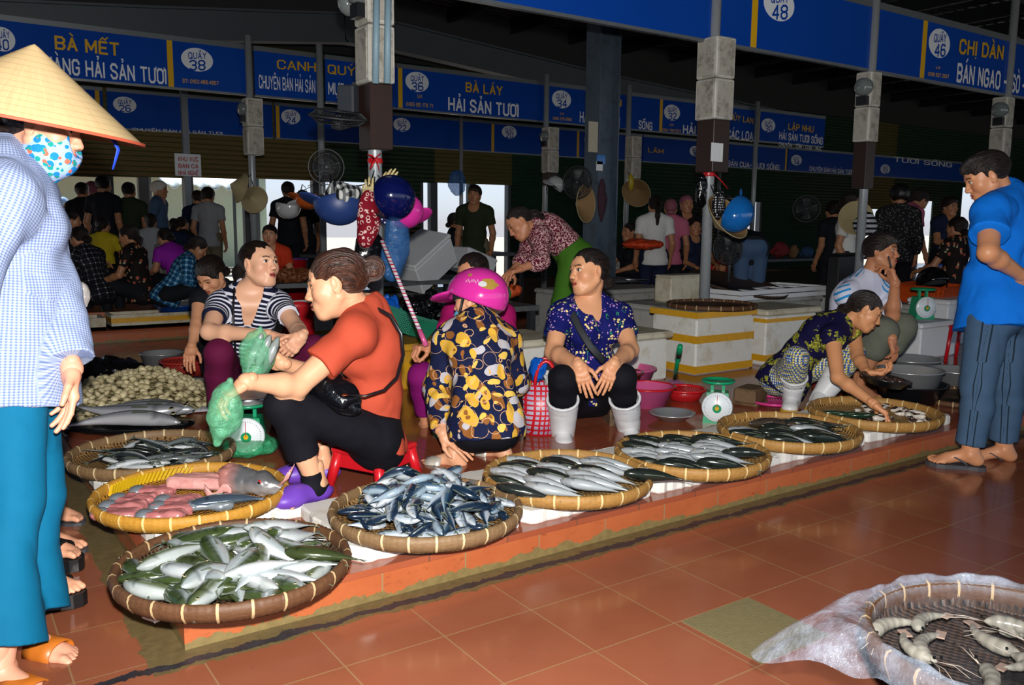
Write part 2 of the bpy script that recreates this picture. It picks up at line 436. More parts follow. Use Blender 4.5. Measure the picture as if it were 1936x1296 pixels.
def hand_mesh(s, h, side, curl=(.5, .55, .6, .65), thumb=.4, spread=1.0, thumb_in=0.0):
    """hand in its own frame: wrist at 0, fingers along +y, back of the hand +z, thumb at +x (side=1) or -x"""
    c = max(curl)
    v = Vol((-.075, -.05, -.11), (.075, .205, .045), h)
    v.rbox((0, .048, -.002), (.038, .048, .0145), .013, k=.01)
    v.ell((.018, .030, -.010), (.020, .032, .014), k=.012); v.cone((0, -.022, -.001), (0, .02, 0), .023, .026, k=.02)
    X = (.029, .010, -.010, -.028); Y = (.090, .096, .092, .082); Ls = ((.040, .025, .020), (.044, .029, .021), (.040, .027, .021), (.031, .020, .018))
    for i in range(4):
        p = np.array((X[i], Y[i]-.012, 0.)); a = curl[i]; ang = 0; fan = (1.5-i)*.07*spread
        r = (.0098, .0088, .0080, .0070) if i < 3 else (.0085, .0076, .0069, .0062)
        v.ell((X[i], Y[i]-.010, .005), (.010, .012, .010), k=.008)
        for j in range(3):
            ang += a*(.85 if j == 0 else 1.1 if j == 1 else .7)
            d = np.array((math.sin(fan)*math.cos(ang), math.cos(ang)*math.cos(fan), -math.sin(ang))); q = p+d*Ls[i][j]*(1.25 if j == 0 else 1)
            v.cone(p, q, r[j], r[j+1], k=.0035 if j else .006); p = q
    p = np.array((.024, .018, -.008)); d1 = nrm((.75-.6*thumb_in, .75, -.25-.6*thumb)); q = p+d1*.044; v.cone(p, q, .0145, .0110, k=.012)
    d2 = nrm((.35-.7*thumb_in, .95, -.15-.7*thumb)); p2 = q+d2*.031; v.cone(q, p2, .0108, .0095, k=.004)
    d3 = nrm((.12-.8*thumb_in, 1.0, -.1-.8*thumb)); v.cone(p2, p2+d3*.024, .0095, .0075, k=.004)
    V, F = v.net(); V = V*s
    if side < 0: V[:, 0] *= -1; F = F[:, ::-1]
    return V, F
def foot_mesh(s, h, side, toes=True):
    """bare foot: ankle at (0,0,.075), toes along +y, sole at z=0; big toe at +x for side=1"""
    v = Vol((-.06, -.08, -.005), (.06, .20, .14), h)
    v.ell((0, -.036, .030), (.029, .034, .030), k=.01); v.cone((0, -.005, .13), (0, -.012, .065), .033, .034, k=.03)
    v.cone((0, -.005, .055), (.006, .085, .030), .034, .027, k=.03); v.ell((.004, .108, .021), (.041, .035, .019), k=.025)
    v.ell((.030, .0, .068), (.012, .014, .014), k=.02); v.ell((-.032, -.004, .062), (.011, .013, .013), k=.02)
    for i, (x, y, l, r) in enumerate(((.030, .130, .036, .0125), (.010, .134, .032, .0092), (-.006, .131, .028, .0086), (-.020, .125, .024, .0082), (-.033, .115, .021, .0080))):
        v.cone((x, y-.010, r+.004), (x-.002, y+l*.55, r+.006), r, r, k=.010); v.cone((x-.002, y+l*.55, r+.006), (x-.002, y+l, r), r, r*.9, k=.003)
    v.plane((0, 0, 0), (0, 0, -1), .006)
    V, F = v.net(); V = V*s
    if side < 0: V[:, 0] *= -1; F = F[:, ::-1]
    return V, F

def pose(kind, base, yaw, s=1.0, **kw):
    """joint positions of a standing, sitting or squatting adult, facing along yaw (0 = +X)"""
    b = np.array(base, float); f = np.array((math.cos(yaw), math.sin(yaw), 0)); r = np.array((f[1], -f[0], 0)); z = np.array((0, 0, 1.))
    P = lambda fx, rx, zx: b+(f*fx+r*rx+z*zx)*s
    lean = kw.get('lean', 0.0)
    hz = {'stand': .88, 'sit': .30, 'squat': .20, 'chair': .47}[kind]
    pel = P(0, 0, hz); ax = nrm(f*math.sin(lean)+z*math.cos(lean)); fw = nrm(f*math.cos(lean)-z*math.sin(lean))
    nk = pel+ax*.46*s; d = dict(pel=pel, nk=nk, fwd=fw, hd=nk+(ax*.145+fw*.02)*s, face=fw, hup=ax)
    for sd, k in ((1, 'R'), (-1, 'L')):
        d['s'+k] = nk+(r*.165*sd-ax*.045)*s; d['h'+k] = pel+r*.085*sd*s
        if kind == 'stand':
            d['k'+k] = P(.03, .09*sd, .46); d['a'+k] = P(-.01, .10*sd, .075); d['t'+k] = f
            d['e'+k] = d['s'+k]+(-z*.26+r*.05*sd-f*.05+f*math.sin(lean)*.1)*s; d['w'+k] = d['e'+k]+(-z*.21+f*.10)*s
        else:
            kz = .44 if kind != 'squat' else .42; kx = .36 if kind == 'sit' else .33 if kind == 'squat' else .40
            d['k'+k] = P(kx, .16*sd, kz if kind != 'chair' else .48); d['a'+k] = P(kx-.06 if kind != 'squat' else .16, .14*sd, .075); d['t'+k] = f
            d['e'+k] = d['s'+k]+(-ax*.22+r*.07*sd+f*.10)*s; d['w'+k] = d['e'+k]+(f*.20-r*.06*sd-z*.06)*s
    d['s'] = s
    return d

def person(name, label, jt, skin='#d9a07c', fem=True, bulk=1.0, vox=.007, fine=.0025, hair=None, shirt=None, pants=None,
           shoes=None, hands=None, lips='#a8524a', group=None, seed=1, smile=0.0, mouth_open=0.0, open_eyes=True, bust=1.0, extra=None, arms=1.0, headscale=1.0):
    s = jt['s']; b = bulk*s; sk = np.array(srgb(skin)); A = {k: (np.array(v, float) if not np.isscalar(v) else v) for k, v in jt.items()}
    root = thing('person', label, 'person', (0, 0, 0), group=group)
    base = A['pel'].copy(); base[2] = 0; root.location = base
    pel, nk, fw = A['pel'], A['nk'], nrm(A['fwd'])
    axu = nrm(nk-pel); fw = nrm(fw-axu*(fw@axu)); rt = np.cross(fw, axu)
    rU = nrm(A['sR']-A['sL']); rH = nrm(A['hR']-A['hL']); TL = np.linalg.norm(nk-pel)
    mid = A.get('mid', pel*.5+nk*.5-fw*.015*s); lo = pel*.6+mid*.4; up1 = mid*.45+nk*.55
    def fr(r, t):
        t = nrm(t); r = nrm(r-t*(r@t)); return np.stack([r, np.cross(t, r), t], 1)
    fH = fr(rH, mid-pel); fU = fr(rU, nk-mid); fM = fr(nrm(rU+rH), nk-pel)
    # ---- body
    pts = np.array([v for k, v in A.items() if k not in ('fwd', 'face', 'hup', 's', 'tL', 'tR')]); lo3 = pts.min(0)-.2*s; hi3 = pts.max(0)+.2*s
    def torso(v, e=0.0, k=.05):
        k = k*s
        v.ell(pel, (.150*b+e, .108*b+e, .115*s+e), fH, k=0)
        for sx in (-1, 1): v.ell(pel+fH@np.array((sx*.062*b, -.045*b, -.045*s)), (.085*b+e, .085*b+e, .085*b+e), k=k)
        v.ell(mid*.65+pel*.35+fM[:, 1]*.012*b, (.132*b+e, .103*b+e, .125*s+e), fM, k=k)
        v.ell(mid*.5+nk*.5, (.142*b+e, .104*b+e, .165*s+e), fU, k=k)
        v.cone(A['sL']+rU*.03*s, A['sR']-rU*.03*s, .052*b+e, .052*b+e, k=k)
        for K in 'LR': v.cone(nk+axu*.02*s, A['s'+K], .048*s+e, .050*s+e, k=k)
        if fem and bust > 0:
            for sx in (-1, 1): v.ell(mid*.42+nk*.58+fU@np.array((sx*.068*b, .075*b, -.045*s)), ((.066*bust)*b+e, .062*b*bust+e, .066*b*bust+e), k=k*.7)
    def arm(v, K, e=0.0, upto=2.0, k=.02):
        S, E, Wr = A['s'+K], A['e'+K], A['w'+K]; k = k*s; r = arms*s
        if upto <= 1:
            v.cone(S, S+(E-S)*upto, .049*r+e*.8, (.049-.010*upto)*r+e*1.35, k=.03*s, flat1=True)
        else:
            v.cone(S, E, .049*r+e, .038*r+e, k=.03*s); q = E*.7+Wr*.3; v.cone(E, q, .037*r+e, .037*r+e, k=k)
            if upto >= 2: v.cone(q, Wr, .037*r+e, .024*r+e, k=k)
            else: v.cone(q, E+(Wr-E)*(upto-1), .037*r+e, (.037-.013*(upto-1))*r+e*1.3, k=k, flat1=True)
    def leg(v, K, e=0.0, upto=2.0, flare=0.0):
        Hh, Kn, An = A['h'+K], A['k'+K], A['a'+K]
        if upto <= 1: v.cone(Hh, Hh+(Kn-Hh)*upto, .082*b+e, (.082-.026*upto)*b+e+flare, k=.03*s, flat1=True); return
        v.cone(Hh, Kn, .084*b+e, .056*b+e, k=.04*s); q = Kn*.68+An*.32; cb = nrm(-np.array(A['t'+K]))*.012*s
        v.cone(Kn, q+cb, .053*b+e, .053*b+e, k=.025*s)
        if upto >= 2: v.cone(q+cb, An, .052*b+e, .034*s+e, k=.02*s)
        else: v.cone(q+cb, Kn+(An-Kn)*(upto-1), .052*b+e, (.052-.02*(upto-1))*b+e+flare, k=.02*s, flat1=True)
    v = Vol(lo3, hi3, vox); torso(v)
    hup = nrm(A['hup']); face = nrm(A['face']); face = nrm(face-hup*(face@hup)); HR = np.stack([np.cross(face, hup), face, hup], 1)
    hs = s*headscale*1.02; hc = A['hd']
    nbase = nk+axu*.0
    v.cone(nbase-axu*.02*s, hc+HR@np.array((0, -.032, -.050))*hs, .054*s, (.043 if fem else .050)*hs, k=.03*s)
    for K in 'LR':
        arm(v, K); leg(v, K)
        if (hands or {}).get(K, {}) is not None: v.ell(A['w'+K], (.027*s,)*3, k=.02*s)
    BV, BF = v.net(); cols = np.tile(sk, (len(BV), 1)); parts = [(BV, BF)]
    nloc = HR.T@(nbase-hc)/hs
    HV, HF, HC = head_mesh(hs, fine*1.0/max(hs, .5), sk, fem, lips, tuple(np.array((0, -.022, -.045))*.35+nloc*.65), open_eyes, smile, mouth_open)
    parts.append((HV@HR.T+hc, HF)); cols = np.concatenate([cols, HC])
    for K in 'LR':
        hd = (hands or {}).get(K, {})
        if hd is None: continue
        d = hd.get('dir', A['w'+K]-A['e'+K]); bk = hd.get('back', np.array((0, 0, 1.)) if abs(nrm(d)[2]) < .8 else (rt if K == 'R' else -rt))
        side = (1 if K == 'L' else -1)*hd.get('flip', 1)
        V, F = hand_mesh(s*hd.get('s', .97), fine*1.1, side, hd.get('curl', (.35, .4, .45, .5)), hd.get('thumb', .3), hd.get('spread', 1.0), hd.get('tin', 0.0))
        R = frame(d, bk); parts.append((V@R.T+A['w'+K], F)); cols = np.concatenate([cols, np.tile(sk*np.array([1., .93, .91]), (len(V), 1))])
    sh = shoes or {}
    if sh.get('foot', True):
        for K in 'LR':
            t = np.array(A['t'+K]); V, F = foot_mesh(s, fine*1.4, 1 if K == 'L' else -1); up = np.array((0, 0, 1.)); R = frame(t, up)
            org = A['a'+K].copy()-R[:, 2]*.075*s
            parts.append((V@R.T+org, F)); cols = np.concatenate([cols, np.tile(sk, (len(V), 1))])
    offs = base
    def put(name2, prts, m, cols=None, fab=None, parent=root):
        o = finish(name2, [(V-offs, F) for V, F in prts], m, parent, cols, fab); return o
    put('body', parts, M_SKIN, cols)
    laxes = []
    for K in 'LR': laxes += [(A['s'+K], A['e'+K], fw, .045*s), (A['e'+K], A['w'+K], fw, .035*s)]
    taxes = [(pel-axu*.1*s, mid, fw, .12*b), (mid, nk, fw, .12*b)]
    paxes = []
    for K in 'LR': paxes += [(A['h'+K], A['k'+K], rt, .06*s), (A['k'+K], A['a'+K], rt, .06*s)]
    # ---- shirt
    if shirt:
        e = shirt.get('e', .014)*s
        v = Vol(lo3, hi3, shirt.get('vox', vox)); torso(v, e)
        hem = shirt.get('hem', .10)*s
        if hem > .08*s: v.cone(pel, pel-fH[:, 2]*(hem), .140*b+e, shirt.get('hr', .15)*b+e, k=.05*s)
        hn = shirt.get('hemn', fH[:, 2]); v.plane(pel-fH[:, 2]*hem, -np.array(hn), .004)
        for K in 'LR': arm(v, K, e, shirt.get('sleeve', .6))
        if shirt.get('collar'): v.cone(nk-axu*.01*s, nk+axu*shirt['collar']*s+fw*.01*s, .064*s+e*.4, .062*s+e*.3, k=.015*s, flat1=True)
        if shirt.get('wr', .006) > 0:
            v.wrinkle(shirt.get('wr', .005)*s, shirt.get('wf', (13, 13, 9)), seed)
        nkd = shirt.get('neck', .075)*s
        if not shirt.get('collar'):
            top = nk+axu*.03*s+fw*.03*s; v.cone(top+axu*.08*s, top-axu*.02*s+fw*.05*s, nkd, nkd*.9, k=.006, op='sub')
        if shirt.get('vneck'):
            vn = shirt['vneck']*s; dfw = fU[:, 1]
            v.cone(nk+dfw*.10*b+axu*.03*s, nk+dfw*.13*b-axu*vn, .062*s, .008*s, k=.006, op='sub')
        V, F = v.net(); put('shirt', [(V, F)], shirt['m'], fab=axes_fab(V, taxes+laxes))
    if pants:
        e = pants.get('e', .010)*s; v = Vol(lo3, hi3, pants.get('vox', vox))
        v.ell(pel, (.150*b+e, .108*b+e, .115*s+e), fH, k=0)
        for sx in (-1, 1): v.ell(pel+fH@np.array((sx*.062*b, -.045*b, -.045*s)), (.085*b+e, .085*b+e, .085*b+e), k=.05*s)
        v.ell(mid*.45+pel*.55, (.135*b+e, .10*b+e, .08*s+e), fM, k=.05*s)
        v.plane(pel+fH[:, 2]*pants.get('waist', .09)*s, fH[:, 2], .004)
        for K in 'LR': leg(v, K, e, pants.get('len', 1.85), pants.get('flare', 0.0)*s)
        if pants.get('wr', .005) > 0: v.wrinkle(pants.get('wr', .004)*s, pants.get('wf', (12, 12, 12)), seed+5)
        V, F = v.net(); put('trousers', [(V, F)], pants['m'], fab=axes_fab(V, paxes))
    # ---- hair, in the head's frame
    hr = hair or {}
    if hr.get('style') != 'none':
        hv = Vol((-.16, -.26, -.34), (.16, .13, .17), hr.get('vox', max(fine*1.5, .0035)))
        g = hr.get('g', .010); st = hr.get('style', 'tied')
        hv.ell((0, -.018, .036), (.074+g, .093+g, .082+g), k=0)
        if st == 'short':
            hv.ell((0, .03, .075), (.062, .062, .040), k=.03)
            hv.ell((0, .105, -.028), (.075, .075, .084), k=.012, op='sub')
            for sx in (-1, 1): hv.ell((sx*.088, .035, -.055), (.04, .055, .062), k=.01, op='sub')
            hv.plane((0, -.03, -.050), (0, -.35, -1), .01)
        else:
            hv.ell((0, .102, -.022), (hr.get('fw', .070), .078, hr.get('fh', .083)), k=.014, op='sub')
            for sx in (-1, 1):
                if hr.get('ears', True): hv.ell((sx*.086, .004, -.016), (.024, .026, .042), k=.01, op='sub')
            hv.plane((0, -.03, -.060), (0, hr.get('cut', .35), -1), .01)
            if st == 'bun':
                hv.ell(hr.get('bun', (0, -.125, .05)), hr.get('bunr', (.036, .036, .036)), k=.012)
            if st == 'low': hv.ell((0, -.105, -.045), (.050, .040, .035), k=.02)
            if st == 'pony':
                c = hr.get('pony', [(0, -.10, .03), (0, -.15, -.02), (.0, -.155, -.12), (.0, -.145, -.22)])
                rs = hr.get('ponyr', [.030, .034, .030, .014])
                for i in range(len(c)-1): hv.cone(c[i], c[i+1], rs[i], rs[i+1], k=.02)
            if st == 'long':
                hv.cone((0, -.06, -.02), (0, -.10, -.25), .085, .055, k=.04)
        for c in hr.get('add', []): hv.cone(*c, k=.015)
        hv.wrinkle(.0035, (75, 22, 22), seed+9, ridge=False)
        V, F = hv.net(); fab = np.stack([np.arctan2(V[:, 0], np.abs(V[:, 2]+.03)+.03)*.09, V[:, 0]*.2, V[:, 1]-V[:, 2]*.5], 1)
        put('hair', [((V*hs)@HR.T+hc, F)], hr.get('m', M_HAIR), fab=fab)
    ctx = dict(root=root, A=A, HR=HR, hc=hc, hs=hs, s=s, off=offs, rt=rt, fw=fw, axu=axu, put=put, fH=fH, fU=fU)
    if sh.get('type'): shoe_pair(sh, ctx)
    return ctx

def shoe_pair(sh, C):
    A, s, put = C['A'], C['s'], C['put']
    for K in 'LR':
        if K in sh.get('skip', ''): continue
        t = np.array(A['t'+K], float); R = frame(t, (0, 0, 1)); org = A['a'+K]-R[:, 2]*.075*s; side = 1 if K == 'L' else -1
        ty = sh['type']
        def W(V):
            V = np.array(V)*s; V[:, 0] *= side; return V@R.T+org
        fl = (lambda F: F) if side > 0 else (lambda F: F[:, ::-1])
        outl = [(.0, -.078), (.026, -.070), (.034, -.04), (.034, .02), (.042, .08), (.050, .12), (.044, .155), (.026, .178), (.004, .180), (-.022, .165), (-.042, .135), (-.046, .10), (-.036, .05), (-.030, .0), (-.034, -.04), (-.026, -.070)]
        if ty == 'boot':
            v = Vol((-.08, -.16, -.01), (.08, .22, .12), .005)
            v.ell((0, -.03, .03), (.042, .05, .035), k=.01); v.cone((0, -.02, .09), (0, .07, .045), .052, .045, k=.04); v.ell((.004, .12, .034), (.05, .055, .034), k=.03)
            v.plane((0, 0, 0), (0, 0, -1), .004); V, F = v.net(); prts = [(W(V), fl(F))]
            an, kn = A['a'+K], A['k'+K]; d = nrm(kn-an); L = sh.get('h', .23)*s
            lo = np.minimum(an, an+d*L)-.12; hi = np.maximum(an, an+d*L)+.12; v = Vol(lo, hi, .005)
            r0 = sh.get('r0', .056)*s; r1 = sh.get('r1', .066)*s
            v.cone(an-d*.03*s, an+d*L, r0, r1, k=.02, flat1=True); v.wrinkle(.0035, (7, 7, 17), 3); v.cone(an+d*(L-.008), an+d*(L+.004), r1+.003, r1+.003, k=.002, flat1=True, flat0=True)
            v.cone(an+d*(L-.04), an+d*(L+.05), r1-.012, r1-.011, k=.003, op='sub'); V, F = v.net(); prts.append((V, F))
            o = put('boot', prts, sh['m'])
            mb = MB(); mb.prism([(x*1.12, y*1.08+.006) for x, y in outl], 0.0, .026)
            me = mesh('sole', W(mb.V)-C['off'], mb.F if side > 0 else [f[::-1] for f in mb.F], False); obj('sole', me, sh['sole'], o)
        elif ty == 'clog':
            v = Vol((-.08, -.12, -.012), (.08, .22, .12), .004)
            v.ell((0, -.03, .025), (.042, .055, .032), k=.01); v.cone((0, -.02, .03), (0, .09, .036), .042, .042, k=.02); v.ell((.002, .12, .030), (.052, .07, .038), k=.03)
            v.ell((0, -.03, .09), (.036, .085, .07), k=.008, op='sub'); v.plane((0, 0, -.008), (0, 0, -1), .004); V, F = v.net(); put('shoe', [(W(V), fl(F))], sh['m'])
        else:                                   # sandals: sole + straps
            h = sh.get('sole_h', .016); o = None; mb = MB(); mb.prism([(x*1.05, y*1.03) for x, y in outl], -h, 0.002)
            me = mesh('sandal', W(mb.V)-C['off'], mb.F if side > 0 else [f[::-1] for f in mb.F], False); o = obj('sandal', me, sh['sole'], C['root'])
            st = []
            mb = MB()
            if ty == 'flip':
                for sx in (-1, 1): mb.tube([(.012, .125, .008), (.012, .11, .028), (sx*.028+.004, .06, .045 if sx > 0 else .040), (sx*.036, .015, .018), (sx*.033, 0, .0)], .0055, 6, flat=.5)
            else:
                for (y0, y1, z) in sh.get('straps', ((.055, .12, .045),)):
                    def fn(u, w, y0=y0, y1=y1, z=z):
                        a = PI*u; yy = y0+(y1-y0)*w; return ((-.047*math.cos(a))+.003, yy, max(0, math.sin(a))**.6*(z-.012*w+.012)+.002)
                    mb.sheet(fn, 13, 4)
            me = mesh('strap', W(mb.V)-C['off'], mb.F, True); so = obj('strap', me, sh.get('strap', sh['sole']), o)
            if ty != 'flip': thick(so, .004)
            if sh.get('trim'):
                for y in sh['trim']:
                    for sx in (-1, 1):
                        mb = MB(); mb.box((sx*.044, y, -h*.6), (.006, .009, h*.8)); me = mesh('tread', W(mb.V)-C['off'], mb.F, False); obj('tread', me, sh['trim_m'], o)
# ------------------------------------------------------------------ cloth
def cloth(name, fn, rough=.8, bs=500):
    t = NT(name); f = t.attr('fab', 'Vector'); c = fn(t, f); t.bump(t.noise(t.obj(), 30, 4), .12, .01)
    m = t.fin(c, rough, 0, .15, Sheen_Weight=.0); return m
def plain(name, col, var=.08): return cloth(name, lambda t, f: t.mix(t.noise(t.obj(), 14, 4), tuple(x*(1-var) for x in srgb(col)), tuple(min(1, x*(1+var)) for x in srgb(col))))
def stripes(t, f, period, duty, a, b, axis=0):
    x = t.xyz(f)[axis]; w = t.math('FRACT', t.math('DIVIDE', x, period)); return t.mix(t.math('GREATER_THAN', w, duty), srgb(a), srgb(b))
def check(t, f, period, a, b, c, duty=.5):
    o = t.xyz(f); u = t.math('GREATER_THAN', t.math('FRACT', t.math('DIVIDE', o[0], period)), duty); v = t.math('GREATER_THAN', t.math('FRACT', t.math('DIVIDE', o[1], period)), duty)
    return t.ramp(t.math('MULTIPLY', t.math('ADD', u, v), .5), [(0, srgb(a)), (.34, srgb(b)), (.84, srgb(c))], 'CONSTANT')
def blobs(t, p, scale, thr, seed=0.0, rnd=1.0):
    q = t.map(p, (1, 1, 1), (seed, seed*.7, seed*1.3)); d = t.voro(q, scale, 'F1', 'Distance', rnd); return t.math('LESS_THAN', d, thr)
def leafy(t, p, scale, thr, seed, sx=1.0, sy=.45, rot=.6):
    q = t.noise(p, 9, 2, o='Color'); q2 = t.mix(.045, p, q, 'ADD'); q3 = t.map(q2, (sx, sy, .6), (seed, seed, 0), (0, 0, rot)); return t.math('LESS_THAN', t.voro(q3, scale), thr)
def pat_leaves(t, f):
    o = t.obj(); c = t.mix(leafy(t, o, 19, .36, 1.1, 1, .5, .9), srgb('#161d3e'), srgb('#8f5a2c'))
    c = t.mix(leafy(t, o, 17, .33, 4.3, .35, 1, -.5), c, srgb('#b9b6bd')); c = t.mix(leafy(t, o, 17, .36, 7.7, 1, .32, .4), c, srgb('#d9a93c'))
    c = t.mix(leafy(t, o, 17, .13, 7.7, 1, .45, .4), c, srgb('#8f5a2c')); c = t.mix(leafy(t, o, 24, .27, 2.9, .32, 1, .2), c, srgb('#e6be58'))
    return t.mix(t.math('LESS_THAN', t.math('ABSOLUTE', t.math('SUBTRACT', t.voro(t.map(o, (1, .6, 1), (3, 1, 2)), 14), .47)), .012), c, srgb('#d7a67e'))
def pat_flowers(t, f):
    o = t.obj(); c = srgb('#12175e')
    q = t.mix(.02, o, t.noise(o, 14, 2, o='Color'), 'ADD')
    g = t.math('MULTIPLY', t.math('LESS_THAN', t.math('ABSOLUTE', t.math('SUBTRACT', t.voro(t.map(q, (1.6, 1.6, .55)), 15), .33)), .022), t.math('GREATER_THAN', t.noise(o, 17, 1), .5))
    c = t.mix(g, c, srgb('#2f8a5a'))
    cl = t.math('GREATER_THAN', t.noise(o, 15, 1), .53)
    c = t.mix(t.math('MULTIPLY', cl, blobs(t, o, 62, .30, 2.2)), c, srgb('#b985c8')); c = t.mix(t.math('MULTIPLY', t.math('GREATER_THAN', t.noise(t.map(o, loc=(3, 3, 3)), 15, 1), .54), blobs(t, o, 52, .36, 5.2)), c, srgb('#ecd58d'))
    return c
def pat_damask(t, f):
    o = t.obj(); n = t.noise(o, 8.5, 3, .6); d = t.math('GREATER_THAN', n, .53); e = t.voro(t.mix(.05, o, t.noise(o, 30, 2, o='Color'), 'ADD'), 45)
    return t.mix(t.math('MULTIPLY', d, t.math('LESS_THAN', e, .62)), srgb('#14103a'), t.mix(t.math('GREATER_THAN', e, .33), srgb('#b5b142'), srgb('#7d7e2c')))
def pat_dots(bg, fg, scale, thr, rnd=.2, fg2=None):
    def fn(t, f):
        o = t.obj(); c = t.mix(t.math('LESS_THAN', t.voro(o, scale, 'F1', 'Distance', rnd), thr), srgb(bg), srgb(fg))
        if fg2: c = t.mix(t.math('LESS_THAN', t.voro(t.map(o, loc=(.01, .013, .02)), scale, 'F1', 'Distance', rnd), thr*.7), c, srgb(fg2))
        return c
    return fn
def pat_rings(bg, fg, scale):
    def fn(t, f):
        o = t.obj(); d = t.voro(o, scale, 'F1', 'Distance', .55); n = t.math('GREATER_THAN', t.noise(o, scale*1.4, 1), .43)
        return t.mix(t.math('MULTIPLY', n, t.math('LESS_THAN', t.math('ABSOLUTE', t.math('SUBTRACT', d, .33)), .085)), srgb(bg), srgb(fg))
    return fn
def pat_maze(bg, fg, scale):
    return lambda t, f: t.mix(t.math('LESS_THAN', t.math('ABSOLUTE', t.math('SUBTRACT', t.noise(t.obj(), scale, 2), .5)), .035), srgb(bg), srgb(fg))
K_ = {}
def K(n, fn=None):
    if n not in K_: K_[n] = cloth(n, fn)
    return K_[n]
C_STRIPE = cloth('navy_stripe_jersey', lambda t, f: stripes(t, f, .0225, .58, '#12162e', '#d6d6e2'))
C_GING = cloth('fine_blue_check', lambda t, f: t.mix(.12, check(t, f, .0075, '#a3aec6', '#8090b4', '#52659a', .55), t.mix(t.noise(t.obj(), 12, 3), srgb('#8f9cba'), srgb('#b2bbcd'))))
C_ORANGE = plain('coral_jersey', '#b54a34'); C_BLACK = plain('black_twill', '#111118', .2); C_WINE = plain('wine_twill', '#5c1338'); C_MAG = plain('magenta_cotton', '#a3135f')
C_LEAF = cloth('leaf_print', pat_leaves); C_FLOW = cloth('flower_print', pat_flowers); C_DAM = cloth('damask_print', pat_damask)
C_GEO = cloth('geometric_print', pat_dots('#34558f', '#c9b64e', 66, .45, .05, '#dfe0da')); C_PURP = plain('purple_cotton', '#7d1266')
C_TEAL = plain('teal_twill', '#055d80'); C_POLO = cloth('white_polo', lambda t, f: t.mix(t.math('MULTIPLY', t.math('GREATER_THAN', t.math('FRACT', t.math('MULTIPLY', t.math('ADD', t.xyz(f)[0], t.math('MULTIPLY', t.xyz(f)[1], .7)), 22)), .62), t.math('GREATER_THAN', t.noise(t.obj(), 4.0, 0), .60)), srgb('#cfd2e6'), srgb('#2a8fd0')))
C_ROYAL = plain('royal_blue_pique', '#0b6fd6'); C_SLATE = cloth('slate_tracksuit', lambda t, f: t.mix(t.math('MULTIPLY', t.math('GREATER_THAN', t.math('ABSOLUTE', t.xyz(f)[1]), .172), t.math('LESS_THAN', t.math('FRACT', t.math('DIVIDE', t.math('SUBTRACT', .1972, t.math('ABSOLUTE', t.xyz(f)[1])), .0135)), .38)), t.mix(t.noise(t.obj(), 14, 4), srgb('#3a5069'), srgb('#435d78')), srgb('#1b2836'))); C_OLIVE = plain('olive_cotton', '#63665a')
C_MAROON = cloth('maroon_print', pat_maze('#5e1a30', '#d9b3b0', 46)); C_GREEN = plain('green_twill', '#3d6a1c'); C_PLAIDB = cloth('blue_plaid', lambda t, f: check(t, f, .05, '#163a5c', '#2f6f9c', '#93b6c6', .62))
C_PLAIDK = cloth('black_plaid', lambda t, f: check(t, f, .055, '#14141a', '#3b3a42', '#b0acb0', .82)); C_BRFLOW = cloth('brown_flower_print', pat_dots('#1d1616', '#a85a44', 17, .30, 1.0, '#9c9a7c'))
C_DARK = plain('charcoal_cotton', '#17191f'); C_NAVY = plain('navy_cotton', '#1a2238'); C_GREY = plain('grey_cotton', '#8b8d92'); C_WHITE = plain('white_cotton', '#c9c9c6'); C_VIOLET = plain('violet_cotton', '#8a1f9c')
C_YELLOW = plain('yellow_cotton', '#b8a424'); C_RED = plain('red_cotton', '#c13a1e'); C_DKGREEN = plain('dark_green_cotton', '#26301f'); C_KHAKI = plain('khaki_cotton', '#6d6450'); C_DENIM = plain('denim', '#3f5572'); C_PINK = plain('pink_cotton', '#b25e78')
C_LEOP = cloth('leopard_print', pat_dots('#1b1b1d', '#6c6c6c', 40, .28, 1.0)); C_MASK = cloth('flower_scarf', lambda t, f: t.mix(blobs(t, t.obj(), 48, .36, 3.1), t.mix(blobs(t, t.obj(), 40, .46, 1.3), srgb('#93aed6'), srgb('#1878c4')), t.mix(t.math('GREATER_THAN', t.noise(t.obj(), 46, 1), .55), srgb('#1a8a86'), srgb('#c8634f'))))
